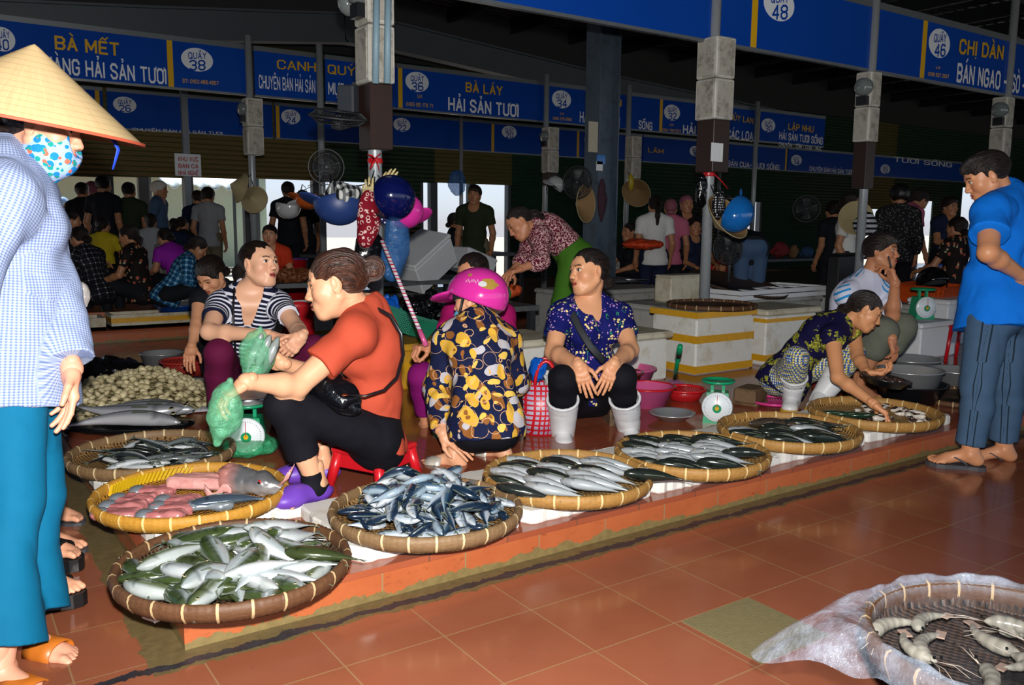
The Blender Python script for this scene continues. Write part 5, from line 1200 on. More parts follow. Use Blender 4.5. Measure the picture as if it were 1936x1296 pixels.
b.sheet(mfn, 48, 14, True); M_CLB = NT('clam_heap'); q = M_CLB.obj(); vv = M_CLB.voro(q, 30); M_CLB.bump(vv, 1.0, .02); mclb = M_CLB.fin(M_CLB.mix(vv, srgb('#c4b688'), srgb('#4a432e')), .5)
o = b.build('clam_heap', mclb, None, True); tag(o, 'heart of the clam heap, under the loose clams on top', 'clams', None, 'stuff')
random.seed(9); pts = []; tries = 0
while len(pts) < 300 and tries < 60000:
    tries += 1; r = math.sqrt(random.random()); a = random.random()*2*PI; dx, dy = .47*r*math.cos(a), .57*r*math.sin(a)
    if dy > .28 and random.random() < .8: continue
    x, y = clx+dx*cr-dy*sr, cly+dx*sr+dy*cr
    if all((x-p[0])**2+(y-p[1])**2 > .030**2 for p in pts): pts.append((x, y))
for (x, y) in pts:
    o = obj('clam', ME_CLAM, M_CLAM, None, (x, y, PZ+.016+mound(x, y)), (random.gauss(.35, .5), random.gauss(0, .5), random.random()*6)); s = random.uniform(1.1, 1.45); o.scale = (s, s, s); tag(o, 'cream clam in the heap on newspaper', 'clam', 'clams heaped on newspaper')
# the shrimp tray with plastic film, at the lower right corner
SX, SY, SRr, SZ = 1.86, .80, .31, .26
M_FILM = NT('plastic_film'); q = M_FILM.obj(); M_FILM.bump(M_FILM.noise(q, 30, 5, .7), .8, .01); tr_ = M_FILM.n('BsdfTransparent'); mx = M_FILM.n('MixShader'); fr_ = M_FILM.step(M_FILM.noise(q, 16, 5, .7), .35, .75)
M_FILM.put(mx.inputs[0], M_FILM.math('MULTIPLY', M_FILM.math('MULTIPLY_ADD', fr_, .38, .08), M_FILM.xyz(M_FILM.attr('Col'))[0])); M_FILM.l(tr_.outputs[0], mx.inputs[1]); M_FILM.l(M_FILM.b.outputs[0], mx.inputs[2]); M_FILM.l(mx.outputs[0], M_FILM.out.inputs[0]); mfilm = M_FILM.fin(srgb('#b9c6da'), .12, 0, .8)
tray('dark bamboo tray of shrimps under plastic film, lower right corner', SX, SY, SRr, SZ, 'dark', .07, None, name='shrimp_tray')
M_BKT = M('black_bucket', '#15151a', .35); b = MB(); b.lathe([(.001, 0), (.19, 0), (.24, SZ-.004), (.001, SZ-.004)], 32); o = b.build('bucket', M_BKT, None, True, (SX, SY, 0)); tag(o, 'black upturned tub holding up the shrimp tray', 'bucket')
b = MB()
def film(u, v):
    a = 2*PI*u; wv = .012*math.sin(11*a)+.008*math.sin(23*a+1)
    lf = math.exp(-((((a-CORN+PI) % (2*PI))-PI)/.30)**2)
    if v < .55: r = SRr*.95*(v/.55); z = .016+.05*max(0, (r/SRr-.72)/.23)**2+.004*math.sin(9*a)*v
    else: w = (v-.55)/.45; r = SRr*(.95+.10*w)+lf*.22*w; z = .066+.020*math.sin(min(1, w*2)*PI/2)-.10*max(0, w-.35)*(1-.3*lf)+wv*w-.10*lf*w*w
    return (r*math.cos(a), r*math.sin(a), z+.006)
fl_t = G(1520, 1256, .2); CORN = math.atan2(fl_t[1]-SY, fl_t[0]-SX)
b.sheet(film, 160, 28, True); b.C = [(.22 if j < 15 else 1.0,)*3 for j in range(28) for i in range(160)]; o = b.build('plastic_film', mfilm, None, True, (SX, SY, SZ)); tag(o, 'crinkled clear plastic film lining the shrimp tray, one corner trailing', 'plastic film')
M_SHR = skin_mat('shrimp_shell', .2, .0, .15)
def shrimp_mesh():
    V = []; C = []; F = []; n, m = 22, 10
    for i in range(n+1):
        u = i/n; ang = -1.6*u; R_ = .030; cxx = R_*math.sin(ang+.8)-0; czz = -R_*math.cos(ang+.8)
        r = np.interp(u, [0, .05, .16, .34, .6, .85, .95, 1], [.0012, .0045, .0098, .0100, .0078, .0048, .003, .001])*(1+.07*math.sin(u*60)*(u > .3))
        ra = np.array((math.sin(ang+.8), 0, -math.cos(ang+.8)))
        for k in range(m):
            a = 2*PI*k/m; p = np.array((cxx, 0, czz))*1.9+ra*r*math.cos(a)+np.array((0, 1, 0))*r*math.sin(a); V.append((p[0], p[2], p[1]+.010)); C.append(np.array(srgb('#9b978c'))*(.80+.18*math.sin(u*42)))
    for i in range(n):
        for k in range(m): q = (k+1) % m; F.append([i*m+k, i*m+q, (i+1)*m+q, (i+1)*m+k])
    me = mesh('body', V, F, True); setcol(me, C); return me, V
ME_SHR, sv = shrimp_mesh(); first = None; random.seed(12)
hp = np.mean(sv[:10], 0); tp = np.mean(sv[-10:], 0)
spx = [(1745, 1225), (1790, 1240), (1860, 1230), (1905, 1235), (1930, 1210), (1835, 1262), (1880, 1275), (1925, 1270), (1770, 1275), (1905, 1292), (1960, 1240), (1840, 1295), (1985, 1275), (1815, 1215)]
for i, (px, py) in enumerate(spx):
    P = G(px, py, SZ+.04)
    if first is None:
        first = obj('shrimp', ME_SHR, M_SHR); b = MB(); 
        b.box(tp, (.020, .012, .002)); b.build('tail_fan', M('shrimp_tail', '#9a8478', .3), first); b = MB(); b.ell(hp+np.array((0.002, .004, .007)), (.002, .002, .002)); b.build('eye', M_FEYE, first, True)
        for k in range(2):
            b = MB(); b.tube([hp, hp+np.array((.02, .012+.006*k, .004)), hp+np.array((.045, .018+.016*k, .0))], [.0007, .0005, .0003], 5); b.build('feeler', M('shrimp_feeler', '#a39a90', .4), first, True)
        q = first
    else: q = dup(first)
    q.location = (P[0], P[1], SZ+.034+.012*(i % 2)); q.rotation_euler = (0, 0, random.random()*6.3); s = random.uniform(1.45, 1.8); q.scale = (s, s, s); tag(q, 'grey shrimp curled on the film in the lower right tray', 'shrimp', 'grey shrimps on the tray')
# ------------------------------------------------------------------ boxes, basins, scales, hanging things
yaw0 = math.atan2(CR[1], CR[0])
def foam_box(label, x, y, z0, dx, dy, dz, m=None, rz=0.0, lid=True, tapes=(), group='foam boxes', tape='#d09a1c', over=.012, name='foam_box', rot=None, lidm=None, h_lid=.05):
    """a foam fish box: body, lid, bands of tape"""
    t = thing(name, label, 'foam box', (x, y, z0), rz, group, rot); m = m or M_FOAMD
    b = MB(); hb = dz-(h_lid if lid else 0)
    if lid: b.box((0, 0, hb/2), (dx, dy, hb), None, .012)
    else:
        w = .03; b.box((0, 0, w/2), (dx, dy, w)); 
        for s in (-1, 1): b.box((s*(dx-w)/2, 0, dz/2), (w, dy, dz)); b.box((0, s*(dy-w)/2, dz/2), (dx-2*w, w, dz))
    b.build('box_body', m, t)
    if lid: MB().box((0, 0, dz-h_lid/2), (dx+over*2, dy+over*2, h_lid), None, .014).build('lid', lidm or m, t)
    mt = M('packing_tape', tape, .35, var=.2)
    for (zc, hh) in tapes: MB().box((0, 0, zc*dz), (dx+.004+(over*2 if zc > 1-h_lid/dz else 0), dy+.004+(over*2 if zc > 1-h_lid/dz else 0), hh)).build('tape', mt, t)
    return t
def atpx(px, py, z): P = G(px, py, z); return P[0], P[1]
# the two tall taped boxes right of centre
x, y = atpx(1350, 712, PZ); bx = foam_box('big foam box with two yellow tape bands, dark woven tray on top', 4.86, 4.52, PZ, .62, .46, .46, M_FOAM, 0, True, ((.95, .045), (.56, .055), (.08, .055)), 'taped foam boxes by the poles')
tray('dark round woven tray lying on the tall taped foam box', 4.90, 4.48, .335, PZ+.462, 'dark', .035, None, name='round_tray')
foam_box('foam box with a stained rounded lid, right of the tall taped box', 5.62, 4.52, PZ, .62, .46, .44, M_FOAM, 0, True, ((.14, .05), (.80, .03)), 'taped foam boxes by the poles', over=.03, lidm=M_FOAMD)
foam_box('white foam box with a stained lid, right of the seated flowered-blouse woman', 4.02, 4.52, PZ, .50, .46, .345, M_FOAM, 0, True, (), None, over=.03, lidm=M_FOAMD)
foam_box('white foam box between the leaf-print jacket and the seated woman', 3.10, 4.55, PZ, .55, .46, .36, M_FOAM, 0, True, (), None, over=.03, lidm=M_FOAMD)
# things on and behind those boxes
foam_box('mouldy brownish foam block standing behind the dark woven tray', 5.62, 5.50, PZ+.40, .50, .20, .24, M_FOAMD, .05, True, (), None, over=.0, h_lid=.02)
foam_box('grey foam box under the mouldy brownish block', 5.45, 5.50, PZ, .80, .55, .40, M_FOAMG, .05, True, (), None)
def grid_rack(label, x, y, z0, dx, dy, rz):
    t = thing('grid_rack', label, 'rack', (x, y, z0), rz, 'white grid racks'); b = MB()
    for s in (-1, 1): b.box((0, s*(dy/2-.02), .02), (dx, .04, .04)); b.box((s*(dx/2-.02), 0, .02), (.04, dy-.08, .04))
    b.build('frame', M_FOAMW, t); b = MB(); b.box((0, 0, .018), (dx-.08, dy-.08, .004)); b.build('mesh_panel', M('dark_mesh', '#4c5258', .5, .3), t)
    for i in range(1, 5): MB().box((dx*(i/5-.5), 0, .026), (.014, dy-.08, .012)).build('bar', M_FOAMW, t)
    MB().box((0, 0, .026), (dx-.08, .014, .012)).build('crossbar', M_FOAMW, t)
foam_box('grey foam box carrying the white grid racks behind the pole', 6.70, 5.62, PZ, 1.3, .7, .40, M_FOAMG, 0, True, (), None)
grid_rack('upper white grid rack on the boxes behind the pole', 6.72, 5.52, PZ+.452, 1.40, .62, .06); grid_rack('lower white grid rack, under another rack behind the pole', 6.76, 5.55, PZ+.402, 1.40, .66, .02)
foam_box('large grey foam box behind the seated woman\'s head, fish on its lid', 5.98, 6.98, 0, 1.4, .6, .52, M_FOAMG, 0, True, (), None)
for i in range(6): fish('big', 'grey fish laid on the big foam box behind the seated woman', (5.64+.12*i, 6.94+.02*(i % 2), .57+.005*i), 2.4, 0, .2, 'grey fish on the big foam box', .8)
for i, (dx, h, nm) in enumerate(((0, .36, 'leftmost'), (.27, .42, 'second from the left'), (.54, .34, 'middle'), (.81, .40, 'second from the right'), (1.08, .44, 'rightmost'))):
    foam_box('pale foam box in the row behind the seated woman, '+nm, 7.02+dx, 8.25, 0, .26, .5, h+.32, M_FOAMG, 0, True, (), 'pale foam boxes in a row', over=0)
foam_box('long low foam box lying behind the pale boxes', 7.55, 8.72, .0, 1.5, .3, .86, M_FOAMG, 0, True, (), None)
foam_box('white foam box with two tape bands under the far fish stall', *J(1515, 545, 10.2)[:2], 0, .75, .5, .46, M_FOAM, 0, True, ((.86, .06), (.22, .06)), 'far boxes right of the pole'); foam_box('white foam box left of the far one with tape bands', *J(1455, 545, 10.0)[:2], 0, .6, .5, .44, M_FOAM, 0, True, (), 'far boxes right of the pole')
foam_box('foam box standing behind the bent figure in jeans', 8.2, 9.28, .12, .8, .4, .5, M_FOAM, 0, True, (), 'far boxes right of the pole')
# centre-left middle distance
foam_box('white foam box tipped on its edge behind the pink helmet', 4.40, 8.05, .64, .62, .42, .36, M_FOAMW, 0, True, (), None, rot=(.15, -.55, .3), over=.006)
foam_box('small white foam box tilted, right of the tipped one', 5.25, 8.60, .60, .45, .4, .26, M_FOAMW, 0, True, (), None, rot=(0, .35, .1), over=.004)
M_TABLE = M('grey_counter', '#55585a', .6, dirt=('#2c2a28', .1)); M_TLEG = M('table_leg', '#33363a', .5, .4)
def counter(label, x, y, dx, dy, h, rz=0, m=None, z0=0.0):
    t = thing('market_table', label, 'table', (x, y, z0), rz, 'stall tables'); MB().box((0, 0, h-.02), (dx, dy, .04)).build('table_top', m or M_TABLE, t)
    for sx in (-1, 1):
        for sy in (-1, 1): MB().box((sx*(dx/2-.05), sy*(dy/2-.05), (h-.04)/2), (.05, .05, h-.04)).build('leg', M_TLEG, t)
    return t
counter('grey stall table carrying the tipped white box', 4.15, 8.18, 1.7, .9, .60); counter('low grey table under the bending woman\'s fish', 3.35, 5.75, 1.3, .6, .44, 0, None, PZ)
for i in range(4): fish('big', ('big fish by the bending woman\'s hands, at the back', 'big fish under the bending woman\'s hands', 'big fish beside the one under the bending woman\'s hands', 'big fish nearest the front of the bending woman\'s table')[i], (3.30+.05*i, 5.90-.12*i, PZ+.49), yaw0+PI+.1, 0, .2, 'big fish on the low table', .9)
counter('dark stall table with dried goods behind the striped top', *J(545, 540, 7.7)[:2], 1.1, .6, J(545, 532, 7.7)[2])
foam_box('speckled white foam box standing behind the striped top, tape on its side', *J(556, 600, 7.4)[:2], 0, .55, .40, .50, M_FOAM, 0, False, ((.5, .03),), None)
# right side
x, y = atpx(1715, 682, PZ); foam_box('clean white foam box carrying the green scale at the right', 6.93, 4.12, PZ, .54, .60, .30, M_FOAMW, 0, True, (), 'clean white boxes at the right', over=.006)
foam_box('white foam box behind the red chair at the right', 8.05, 4.35, PZ, .8, .40, .42, M_FOAMW, 0, True, (), 'clean white boxes at the right', over=.006)
foam_box('grey foam box under the orange basket at the right', *J(1755, 570, 8.4)[:2], PZ, 1.1, .6, J(1755, 570, 8.4)[2]-PZ, M_FOAMG, 0, True, (), None)
# ---- basins, bowls, baskets
def basin(label, x, y, z0, r, h, m, name='basin', rim=None, r0=.72, tilt=None, group=None, cat='basin', rimm=None):
    t = thing(name, label, cat, (x, y, z0), 0, group, tilt); b = MB()
    b.lathe([(.001, .004), (r*r0-.01, .004), (r-.006, h-.004), (r, h), (r+.012, h), (r+.012, h-.006), (r+.002, h-.008), (r*r0, 0), (.001, 0)], 44); b.build('bowl', m, t, True)
    if rim: b = MB(); b.lathe([(r-.004, h-.003), (r+.002, h+.005), (r+.014, h+.004), (r+.016, h-.006), (r+.004, h-.006)], 44, closed=True); b.build('rim', rimm or m, t, True)
    return t
def pl(name, c, **k): return M(name, c, .3, var=.05, **k)
M_PINKP = pl('pink_plastic', '#cf5a8e'); M_REDP = pl('red_plastic', '#c01822'); M_BRNP = pl('maroon_plastic', '#7a2f2e'); M_GRNP = pl('green_plastic', '#0f8a5a'); M_BLUP = pl('blue_plastic', '#174a9c'); M_ORP = pl('orange_plastic', '#d6501a'); M_STEELB = M('stainless', '#c4c6c8', .28, .65, var=.06); M_MAGP = pl('magenta_plastic', '#c8247f')
x, y = atpx(1228, 800, PZ); basin('pink basin with a red rim beside the white boots', 3.545, 3.72, PZ, .155, .12, M_PINKP, rim=True, rimm=M_REDP)
basin('pink basin standing behind the red-rimmed one', 3.86, 4.22, PZ, .16, .13, M_PINKP, rim=True); basin('dull maroon basin half hidden by the seated woman', 3.70, 4.13, PZ, .13, .13, M_BRNP, rim=True)
x, y = atpx(1285, 798, PZ); basin('shallow steel bowl in front of the pink basin', x, y+.06, PZ, .118, .045, M_STEELB, 'steel_bowl', cat='bowl', r0=.6)
def holes_mat(name, c):
    t = NT(name); o = t.obj(); x, y, z = t.xyz(o); ang = t.math('ARCTAN2', y, x); a = t.math('SINE', t.math('MULTIPLY', ang, 44.0)); bz = t.math('SINE', t.math('MULTIPLY', z, 2*PI/.016)); h = t.math('GREATER_THAN', t.math('MULTIPLY', a, bz), .28)
    tr = t.n('BsdfTransparent'); mx = t.n('MixShader'); t.put(mx.inputs[0], h); t.l(t.b.outputs[0], mx.inputs[1]); t.l(tr.outputs[0], mx.inputs[2]); t.l(mx.outputs[0], t.out.inputs[0]); return t.fin(srgb(c), .35, 0, .5)
def colander(label, x, y, z0, r, h, c, tilt=None, name='colander', rz=0.0):
    t = thing(name, label, 'basket', (x, y, z0), rz, None, tilt); b = MB(); b.lathe([(.001, .002), (r*.66, .002), (r*.72, .004), (r-.004, h-.012)], 60); o = b.build('mesh_bowl', holes_mat('holes_'+name+str(len(bpy.data.materials)), c), t, True); thick(o, .003)
    b = MB(); b.lathe([(r-.006, h-.014), (r-.002, h), (r+.010, h+.001), (r+.013, h-.006), (r+.004, h-.016)], 60, closed=True); b.build('rim', pl('rim_'+c, c), t, True); return t
x, y = atpx(1305, 785, PZ); colander('red plastic basket behind the green scale in front', 3.86, 3.72, PZ, .125, .075, '#c01b22'); x, y = atpx(1475, 778, PZ); colander('pink oval basket in front of the squatting vendor', 4.22, 3.32, PZ, .135, .03, '#d23a86')
colander('rust-red basket at the back left, a hand inside it', 1.475, 6.25, PZ, .165, .105, '#a8322b')
x, y = atpx(300, 672, PZ); basin('steel bowl of clams behind the rust-red basket', 1.45, 6.88, 0.0, .15, .19, M_STEELB, 'steel_bowl', cat='bowl'); x, y = atpx(258, 692, PZ); basin('shallow steel bowl beside the rust-red basket', 1.15, 6.32, PZ, .13, .06, M_STEELB, 'steel_bowl', cat='bowl')
basin('big steel bowl at the right, behind the dark nested bowls', 5.86, 3.42, PZ, .20, .14, M_STEELB, 'steel_bowl', cat='bowl'); basin('steel bowl partly behind the grey track trousers', 5.72, 3.02, PZ, .17, .13, M_STEELB, 'steel_bowl', cat='bowl')
M_DKB = pl('black_basin', '#1a1b1f'); basin('black basin in the squid tray\'s far side, steel bowl inside', 5.02, 2.93, PZ, .215, .12, M_DKB); basin('steel bowl sitting in the black basin', 5.02, 2.93, PZ+.085, .185, .12, M_STEELB, 'steel_bowl', cat='bowl', r0=.85)
tray('round woven tray at the far right under the bowls', 5.35, 2.78, .30, PZ, 'dark', .03, None, name='round_tray')
P = J(1672, 722, 4.72); basin('dark bowl of shellfish held in the squatting vendor\'s hand', P[0], P[1], P[2]-.02, .125, .045, M_DKB, 'held_bowl', cat='bowl', tilt=(.12, .1, 0))
random.seed(4)
for i in range(12):
    a = random.random()*6.3; r = .085*math.sqrt(random.random()); o = obj('shellfish', ME_CLAM, M_SQD, None, (P[0]+r*math.cos(a), P[1]+r*math.sin(a), P[2]+.012), (random.random(), random.random(), a)); tag(o, 'dark shellfish in the vendor\'s hand-held bowl', 'shellfish', 'shellfish in the held bowl')
x, y = atpx(310, 572, .12); basin('blue basin on the stall step at the left', 2.22, 9.5, .15, .26, .16, M_BLUP, rim=True); basin('steel bowl nested in the blue basin at the left', 2.22, 9.5, .21, .25, .16, M_STEELB, 'steel_bowl', cat='bowl')
# ---- stools and chairs
def stool(label, x, y, z0, m, r=.125, h=.19, rz=0.0):
    t = thing('plastic_stool', label, 'stool', (x, y, z0), rz); v = Vol((-r-.03, -r-.03, h-.05), (r+.03, r+.03, h+.02), .005); v.rbox((0, 0, h-.014), (r, r, .014), .012, k=0); v.ell((0, 0, h+.012), (r*.75, r*.75, .014), k=.008, op='sub'); V, F = v.net(); obj('seat', mesh('seat', V, F), m, t)
    for sx in (-1, 1):
        for sy in (-1, 1):
            b = MB(); b.tube([(sx*r*.80, sy*r*.80, h-.02), (sx*r*1.02, sy*r*1.02, 0)], [.026, .020], 8); b.build('leg', m, t, True)
    for sx, sy in ((1, 0), (-1, 0), (0, 1), (0, -1)):
        MB().box((sx*r*.88, sy*r*.88, h-.05), (.008 if sx else r*1.5, .008 if sy else r*1.5, .07), None, .003).build('apron', m, t)
    return t
p_ = G(700, 905, PZ); stool('red plastic stool under the coral T-shirt woman', 1.50, 3.20, PZ, M_REDP, .130, .165, .45)
stool('dark red stool under the woman in magenta', 2.52, 4.10, PZ, M_BRNP, .12, .12, .2)
stool('stool under the woman in the striped top', 1.38, 4.60, PZ, M_DKB, .12, .18, .2); stool('low stool under the man on the phone', 5.06, 3.47, PZ, M_BRNP, .11, .14, .2)
M_WOODS = M('worn_wood', '#6a5238', .75, var=.3, vs=30, bump=.5, dirt=('#2b2118', .12))
t = thing('wooden_stool', 'worn low wooden stool under the seated woman', 'stool', (2.95, 3.56, PZ), yaw0+.1); MB().box((0, 0, .165), (.30, .20, .024)).build('seat', M_WOODS, t)
for sx in (-1, 1): MB().box((sx*.115, 0, .077), (.024, .18, .153)).build('leg', M_WOODS, t)
MB().box((0, .03, .09), (.206, .02, .11)).build('stretcher', M_WOODS, t)
t = thing('wooden_block', 'dark wet wooden block beside the squatting vendor', 'block', (*atpx(1418, 762, PZ), PZ), .3); MB().box((0, 0, .055), (.20, .14, .09), None, .01).build('block_body', M_WOODS, t)
MB().box((0, 0, .006), (.16, .16, .02)).build('foot', M_WOODS, t)
def chair(label, x, y, z0, rz, m, s=1.0, slats=0):
    t = thing('plastic_chair', label, 'chair', (x, y, z0), rz); t.scale = (s, s, s); b = MB(); b.box((0, 0, .40), (.40, .40, .025), None, .01); b.build('seat', m, t)
    for sx in (-1, 1):
        for sy in (-1, 1): b = MB(); b.tube([(sx*.17, sy*.17, .39), (sx*.20, sy*.20, 0)], [.024, .020], 8); b.build('leg', m, t, True)
    b = MB()
    if slats:
        b.tube([(-.20, -.19, .40), (-.20, -.24, .66), (-.13, -.26, .76), (.13, -.26, .76), (.20, -.24, .66), (.20, -.19, .40)], .026, 8)
        b.build('back_frame', m, t, True)
        for i in range(slats): u = (i+.5)/slats*2-1; b = MB(); b.tube([(u*.10, -.20, .41), (u*.16, -.255, .74)], .016, 6); b.build('back_slat', m, t, True)
    else:
        b.sheet(lambda u, v: ((u-.5)*.40*(1-.12*v), -.19-.07*v-.02*math.sin(u*PI), .40+.40*v+.03*math.sin(u*PI)*(v > .9)), 14, 10); o = b.build('backrest', m, t, True); thick(o, .014)
    return t
x, y = 6.95, 3.56; chair('red plastic chair between the white boxes and the track trousers', x, y, PZ, yaw0+2.4, M_REDP, .72); chair('blue plastic armchair at the far right, with a slatted back', *J(1793, 520, 9.3)[:2], 0, yaw0+2.9, M_BLUP, 1.0, 5)
chair('red plastic chair half hidden behind the striped top', *J(560, 640, 6.5)[:2], PZ, yaw0+.4, M_REDP, .6)
chair('grey plastic armchair behind the woman in the brown flowered blouse', 2.62, 11.05, .12, yaw0-1.4, M('grey_plastic', '#7f7a74', .4), 1.0, 4)
# ---- spring scales
M_DIAL = M('scale_dial', '#dfe6ea', .3, var=.02); M_GRS = pl('scale_green', '#0f9464')
def scale(label, x, y, z0, rz, pan=None, s=1.0):
    """green market scale; its dial faces -y before rz"""
    t = thing('spring_scale', label, 'scale', (x, y, z0), rz); t.scale = (s, s, s); b = MB()
    V = [(-.075, -.06, 0), (.075, -.06, 0), (.075, .06, 0), (-.075, .06, 0), (-.058, -.048, .17), (.058, -.048, .17), (.058, .05, .17), (-.058, .05, .17)]; b.add(V, [[0, 3, 2, 1], [4, 5, 6, 7], [0, 1, 5, 4], [1, 2, 6, 5], [2, 3, 7, 6], [3, 0, 4, 7]]); b.build('housing', M_GRS, t)
    d = MB(); d.lathe([(.001, 0), (.080, 0), (.084, .010), (.078, .020), (.001, .022)], 36, (0, -.050, .092), rotx(PI/2)); dl = d.build('dial', M_DIAL, t, True)
    b = MB(); b.lathe([(.001, .0225), (.024, .0225), (.024, .0245), (.001, .0245)], 20, (0, -.050, .086), rotx(PI/2)); b.build('badge', M_GRNP, dl); b = MB(); b.lathe([(.001, .025), (.011, .025), (.011, .027), (.001, .027)], 14, (0, -.050, .088), rotx(PI/2)); b.build('emblem', M_SYEL, dl)
    b = MB()
    for k in range(40): a = 2*PI*k/40; b.box((.068*math.sin(a), -.073, .092+.068*math.cos(a)), (.0016, .001, .009 if k % 5 == 0 else .005), roty(a))
    b.build('tick_marks', M('ink', '#2a2c30', .5), dl); b = MB(); b.box((0, -.0785, .125), (.003, .0015, .07)); b.build('needle', M_SRED, dl)
    for sx in (-1, 1): MB().box((sx*.03, 0, .195), (.016, .022, .055)).build('arm', M_GRS, t)
    b = MB(); b.lathe([(.001, .222), (.088, .222), (.092, .228), (.092, .236), (.080, .236), (.078, .230), (.001, .230)], 36); b.build('platform', M_GRS, t, True)
    if pan: b = MB(); b.lathe([(.001, .240), (.09, .240), (.13, .275), (.133, .275), (.095, .236), (.001, .236)], 36); b.build('pan', M_STEELB, t, True)
    return t
x, y = atpx(1350, 806, PZ); scale('green spring scale standing in front, between the row-laid fish trays', 3.58, 3.20, PZ, yaw0-.25)
x, y = atpx(475, 860, PZ); SCX, SCY = x, y; scale('green scale wrapped in a green plastic bag, beside the coral woman', SCX, SCY+.02, PZ+.01, yaw0+.1, True)
scale('green spring scale on the clean white box at the right', 7.02, 4.04, PZ+.302, yaw0+.10, None, 1.1)
x, y = 3.95, 7.5; scale('small green scale beside the tipped white box', 3.92, 7.95, .60, yaw0-.9, True, .95)
# ---- plastic bags
def film_mat(name, c, a=.5, rough=.15):
    t = NT(name); o = t.obj(); n = t.noise(o, 22, 4, .6, dist=1.5); t.bump(n, .9, .012); tr = t.n('BsdfTransparent'); t.put(tr.inputs[0], tuple(.62+.38*x for x in srgb(c))+(1,)); mx = t.n('MixShader'); t.put(mx.inputs[0], t.math('MULTIPLY_ADD', t.step(n, .4, .75), .30, a-.1)); t.l(tr.outputs[0], mx.inputs[1]); t.l(t.b.outputs[0], mx.inputs[2]); t.l(mx.outputs[0], t.out.inputs[0]); return t.fin(srgb(c), rough, 0, .7)
F_GRN = film_mat('green_film', '#86d9ac', .34); F_GRNO = film_mat('green_film_thick', '#4fc088', .46); F_BLU = film_mat('blue_film', '#3f78b8', .42); F_PNK = film_mat('pink_film', '#c77fb0', .6); F_BLUO = M('blue_bag', '#0f55b8', .25, bump=.8, bs=26); F_BLKO = M('black_bag', '#0b0b0e', .2, bump=.9, bs=24); F_WHT = M('white_paper', '#b9bbb9', .7, bump=.9, bs=40)
def bag(label, c, r, m, R=None, amp=.25, freq=9, seed=0, name='plastic_bag', vox=.006, top=None, group=None, extra=()):
    c = np.array(c, float); r = np.array(r, float); v = Vol(-r*1.5-.03, r*1.5+.03, vox); v.ell((0, 0, 0), r, R, k=0)
    if top is not None: v.cone((0, 0, 0), top, min(r)*.7, .012, k=.06)
    for a in extra: v.cone(*a, k=.04)
    v.wrinkle(min(r)*amp, (freq, freq, freq*.7), seed); v.wrinkle(min(r)*amp*.5, (freq*2.3,)*3, seed+3); V, F = v.net(); o = obj(name, mesh(name, V, F), m, None, c); return tag(o, label, 'bag', group)
P = J(428, 782, 2.93); bag('green plastic bag dangling from the coral woman\'s near hand', P, (.062, .045, .085), F_GRN, None, .30, 9, 1, extra=(((0, 0, .03), (.02, 0, .11), .05, .022), ((-.01, 0, -.03), (-.035, 0, -.10), .045, .018)))
P = J(488, 672, 3.30); bag('green plastic bag of fish held between the two women', P, (.066, .045, .085), F_GRN, roty(-.35), .25, 9, 2, extra=(((0, 0, .02), (.015, 0, .115), .055, .012), ((0, 0, -.02), (-.03, 0, -.09), .05, .04)))
for i in range(3): Q = P+cdir(-.02+.03*i, -.01*i, 0)*1.0; o = fish('greenback', ('fish inside the held green bag, left one', 'fish inside the held green bag, middle one', 'fish inside the held green bag, right one')[i], Q, yaw0, -1.15, .2, 'fish in the green bag', .8)
bag('green plastic bag wrapped round the foot of the left scale', (SCX, SCY, PZ+.045), (.14, .13, .05), F_GRNO, None, .3, 12, 3)
bag('black plastic heap behind the clams at the left', (.95, 6.55, PZ+.05), (.36, .2, .09), F_BLKO, rotz(yaw0), .4, 8, 4)
bag('pink plastic scraps on the wet floor behind the basins', (4.05, 4.02, PZ+.03), (.10, .07, .035), F_PNK, None, .5, 16, 5)
# green crate, bags and yellow box behind the pole
P = G(775, 700, PZ); foam_box('yellow taped box under the green crate behind the coral T-shirt', 2.62, 5.12, PZ, .52, .42, .30, M('yellow_wrap', '#c9962c', .3, var=.2, bump=.5, bs=14), 0, True, ((.5, .05),), None, '#d8a826')
crate = holes_mat('holes_crate', '#2f9a78')
t = thing('green_crate', 'green plastic basket tilted on the yellow box', 'basket', (2.66, 5.14, PZ+.345), .25, None, (.20, .28, .35)); b = MB()
b.lathe([(.14, 0), (.19, .13)], 4, (0, 0, 0), rotz(PI/4), 1.45, 1.0); o = b.build('mesh_sides', crate, t, False); thick(o, .006)
b = MB(); b.box((0, 0, 0), (.27, .19, .006)); b.build('base', M_GRNP, t); b = MB(); b.lathe([(.19, .125), (.20, .14), (.208, .135), (.195, .122)], 4, (0, 0, 0), rotz(PI/4), 1.45, 1.0, closed=True); b.build('rim', pl('mint_plastic', '#4cae92'), t)
bag('blue plastic bag in the green crate', (2.56, 5.24, PZ+.52), (.11, .08, .09), F_BLUO, None, .4, 12, 6); bag('black plastic bag in the green crate', (2.80, 5.18, PZ+.52), (.14, .10, .10), F_BLKO, None, .4, 12, 7)
bag('orange plastic bag between the yellow box and the woman in magenta', (3.06, 4.78, PZ+.26), (.13, .08, .11), M('orange_bag', '#d0562a', .3, bump=.6, bs=20), None, .35, 12, 8)
b = MB(); 
bag('bunch of green vegetables on the floor behind the striped top', (*J(590, 640, 5.9)[:2], PZ+.15), (.13, .10, .16), M('leaf_green', '#2f6a22', .6, var=.4, bump=1.0, bs=40), None, .5, 18, 9, 'vegetables')
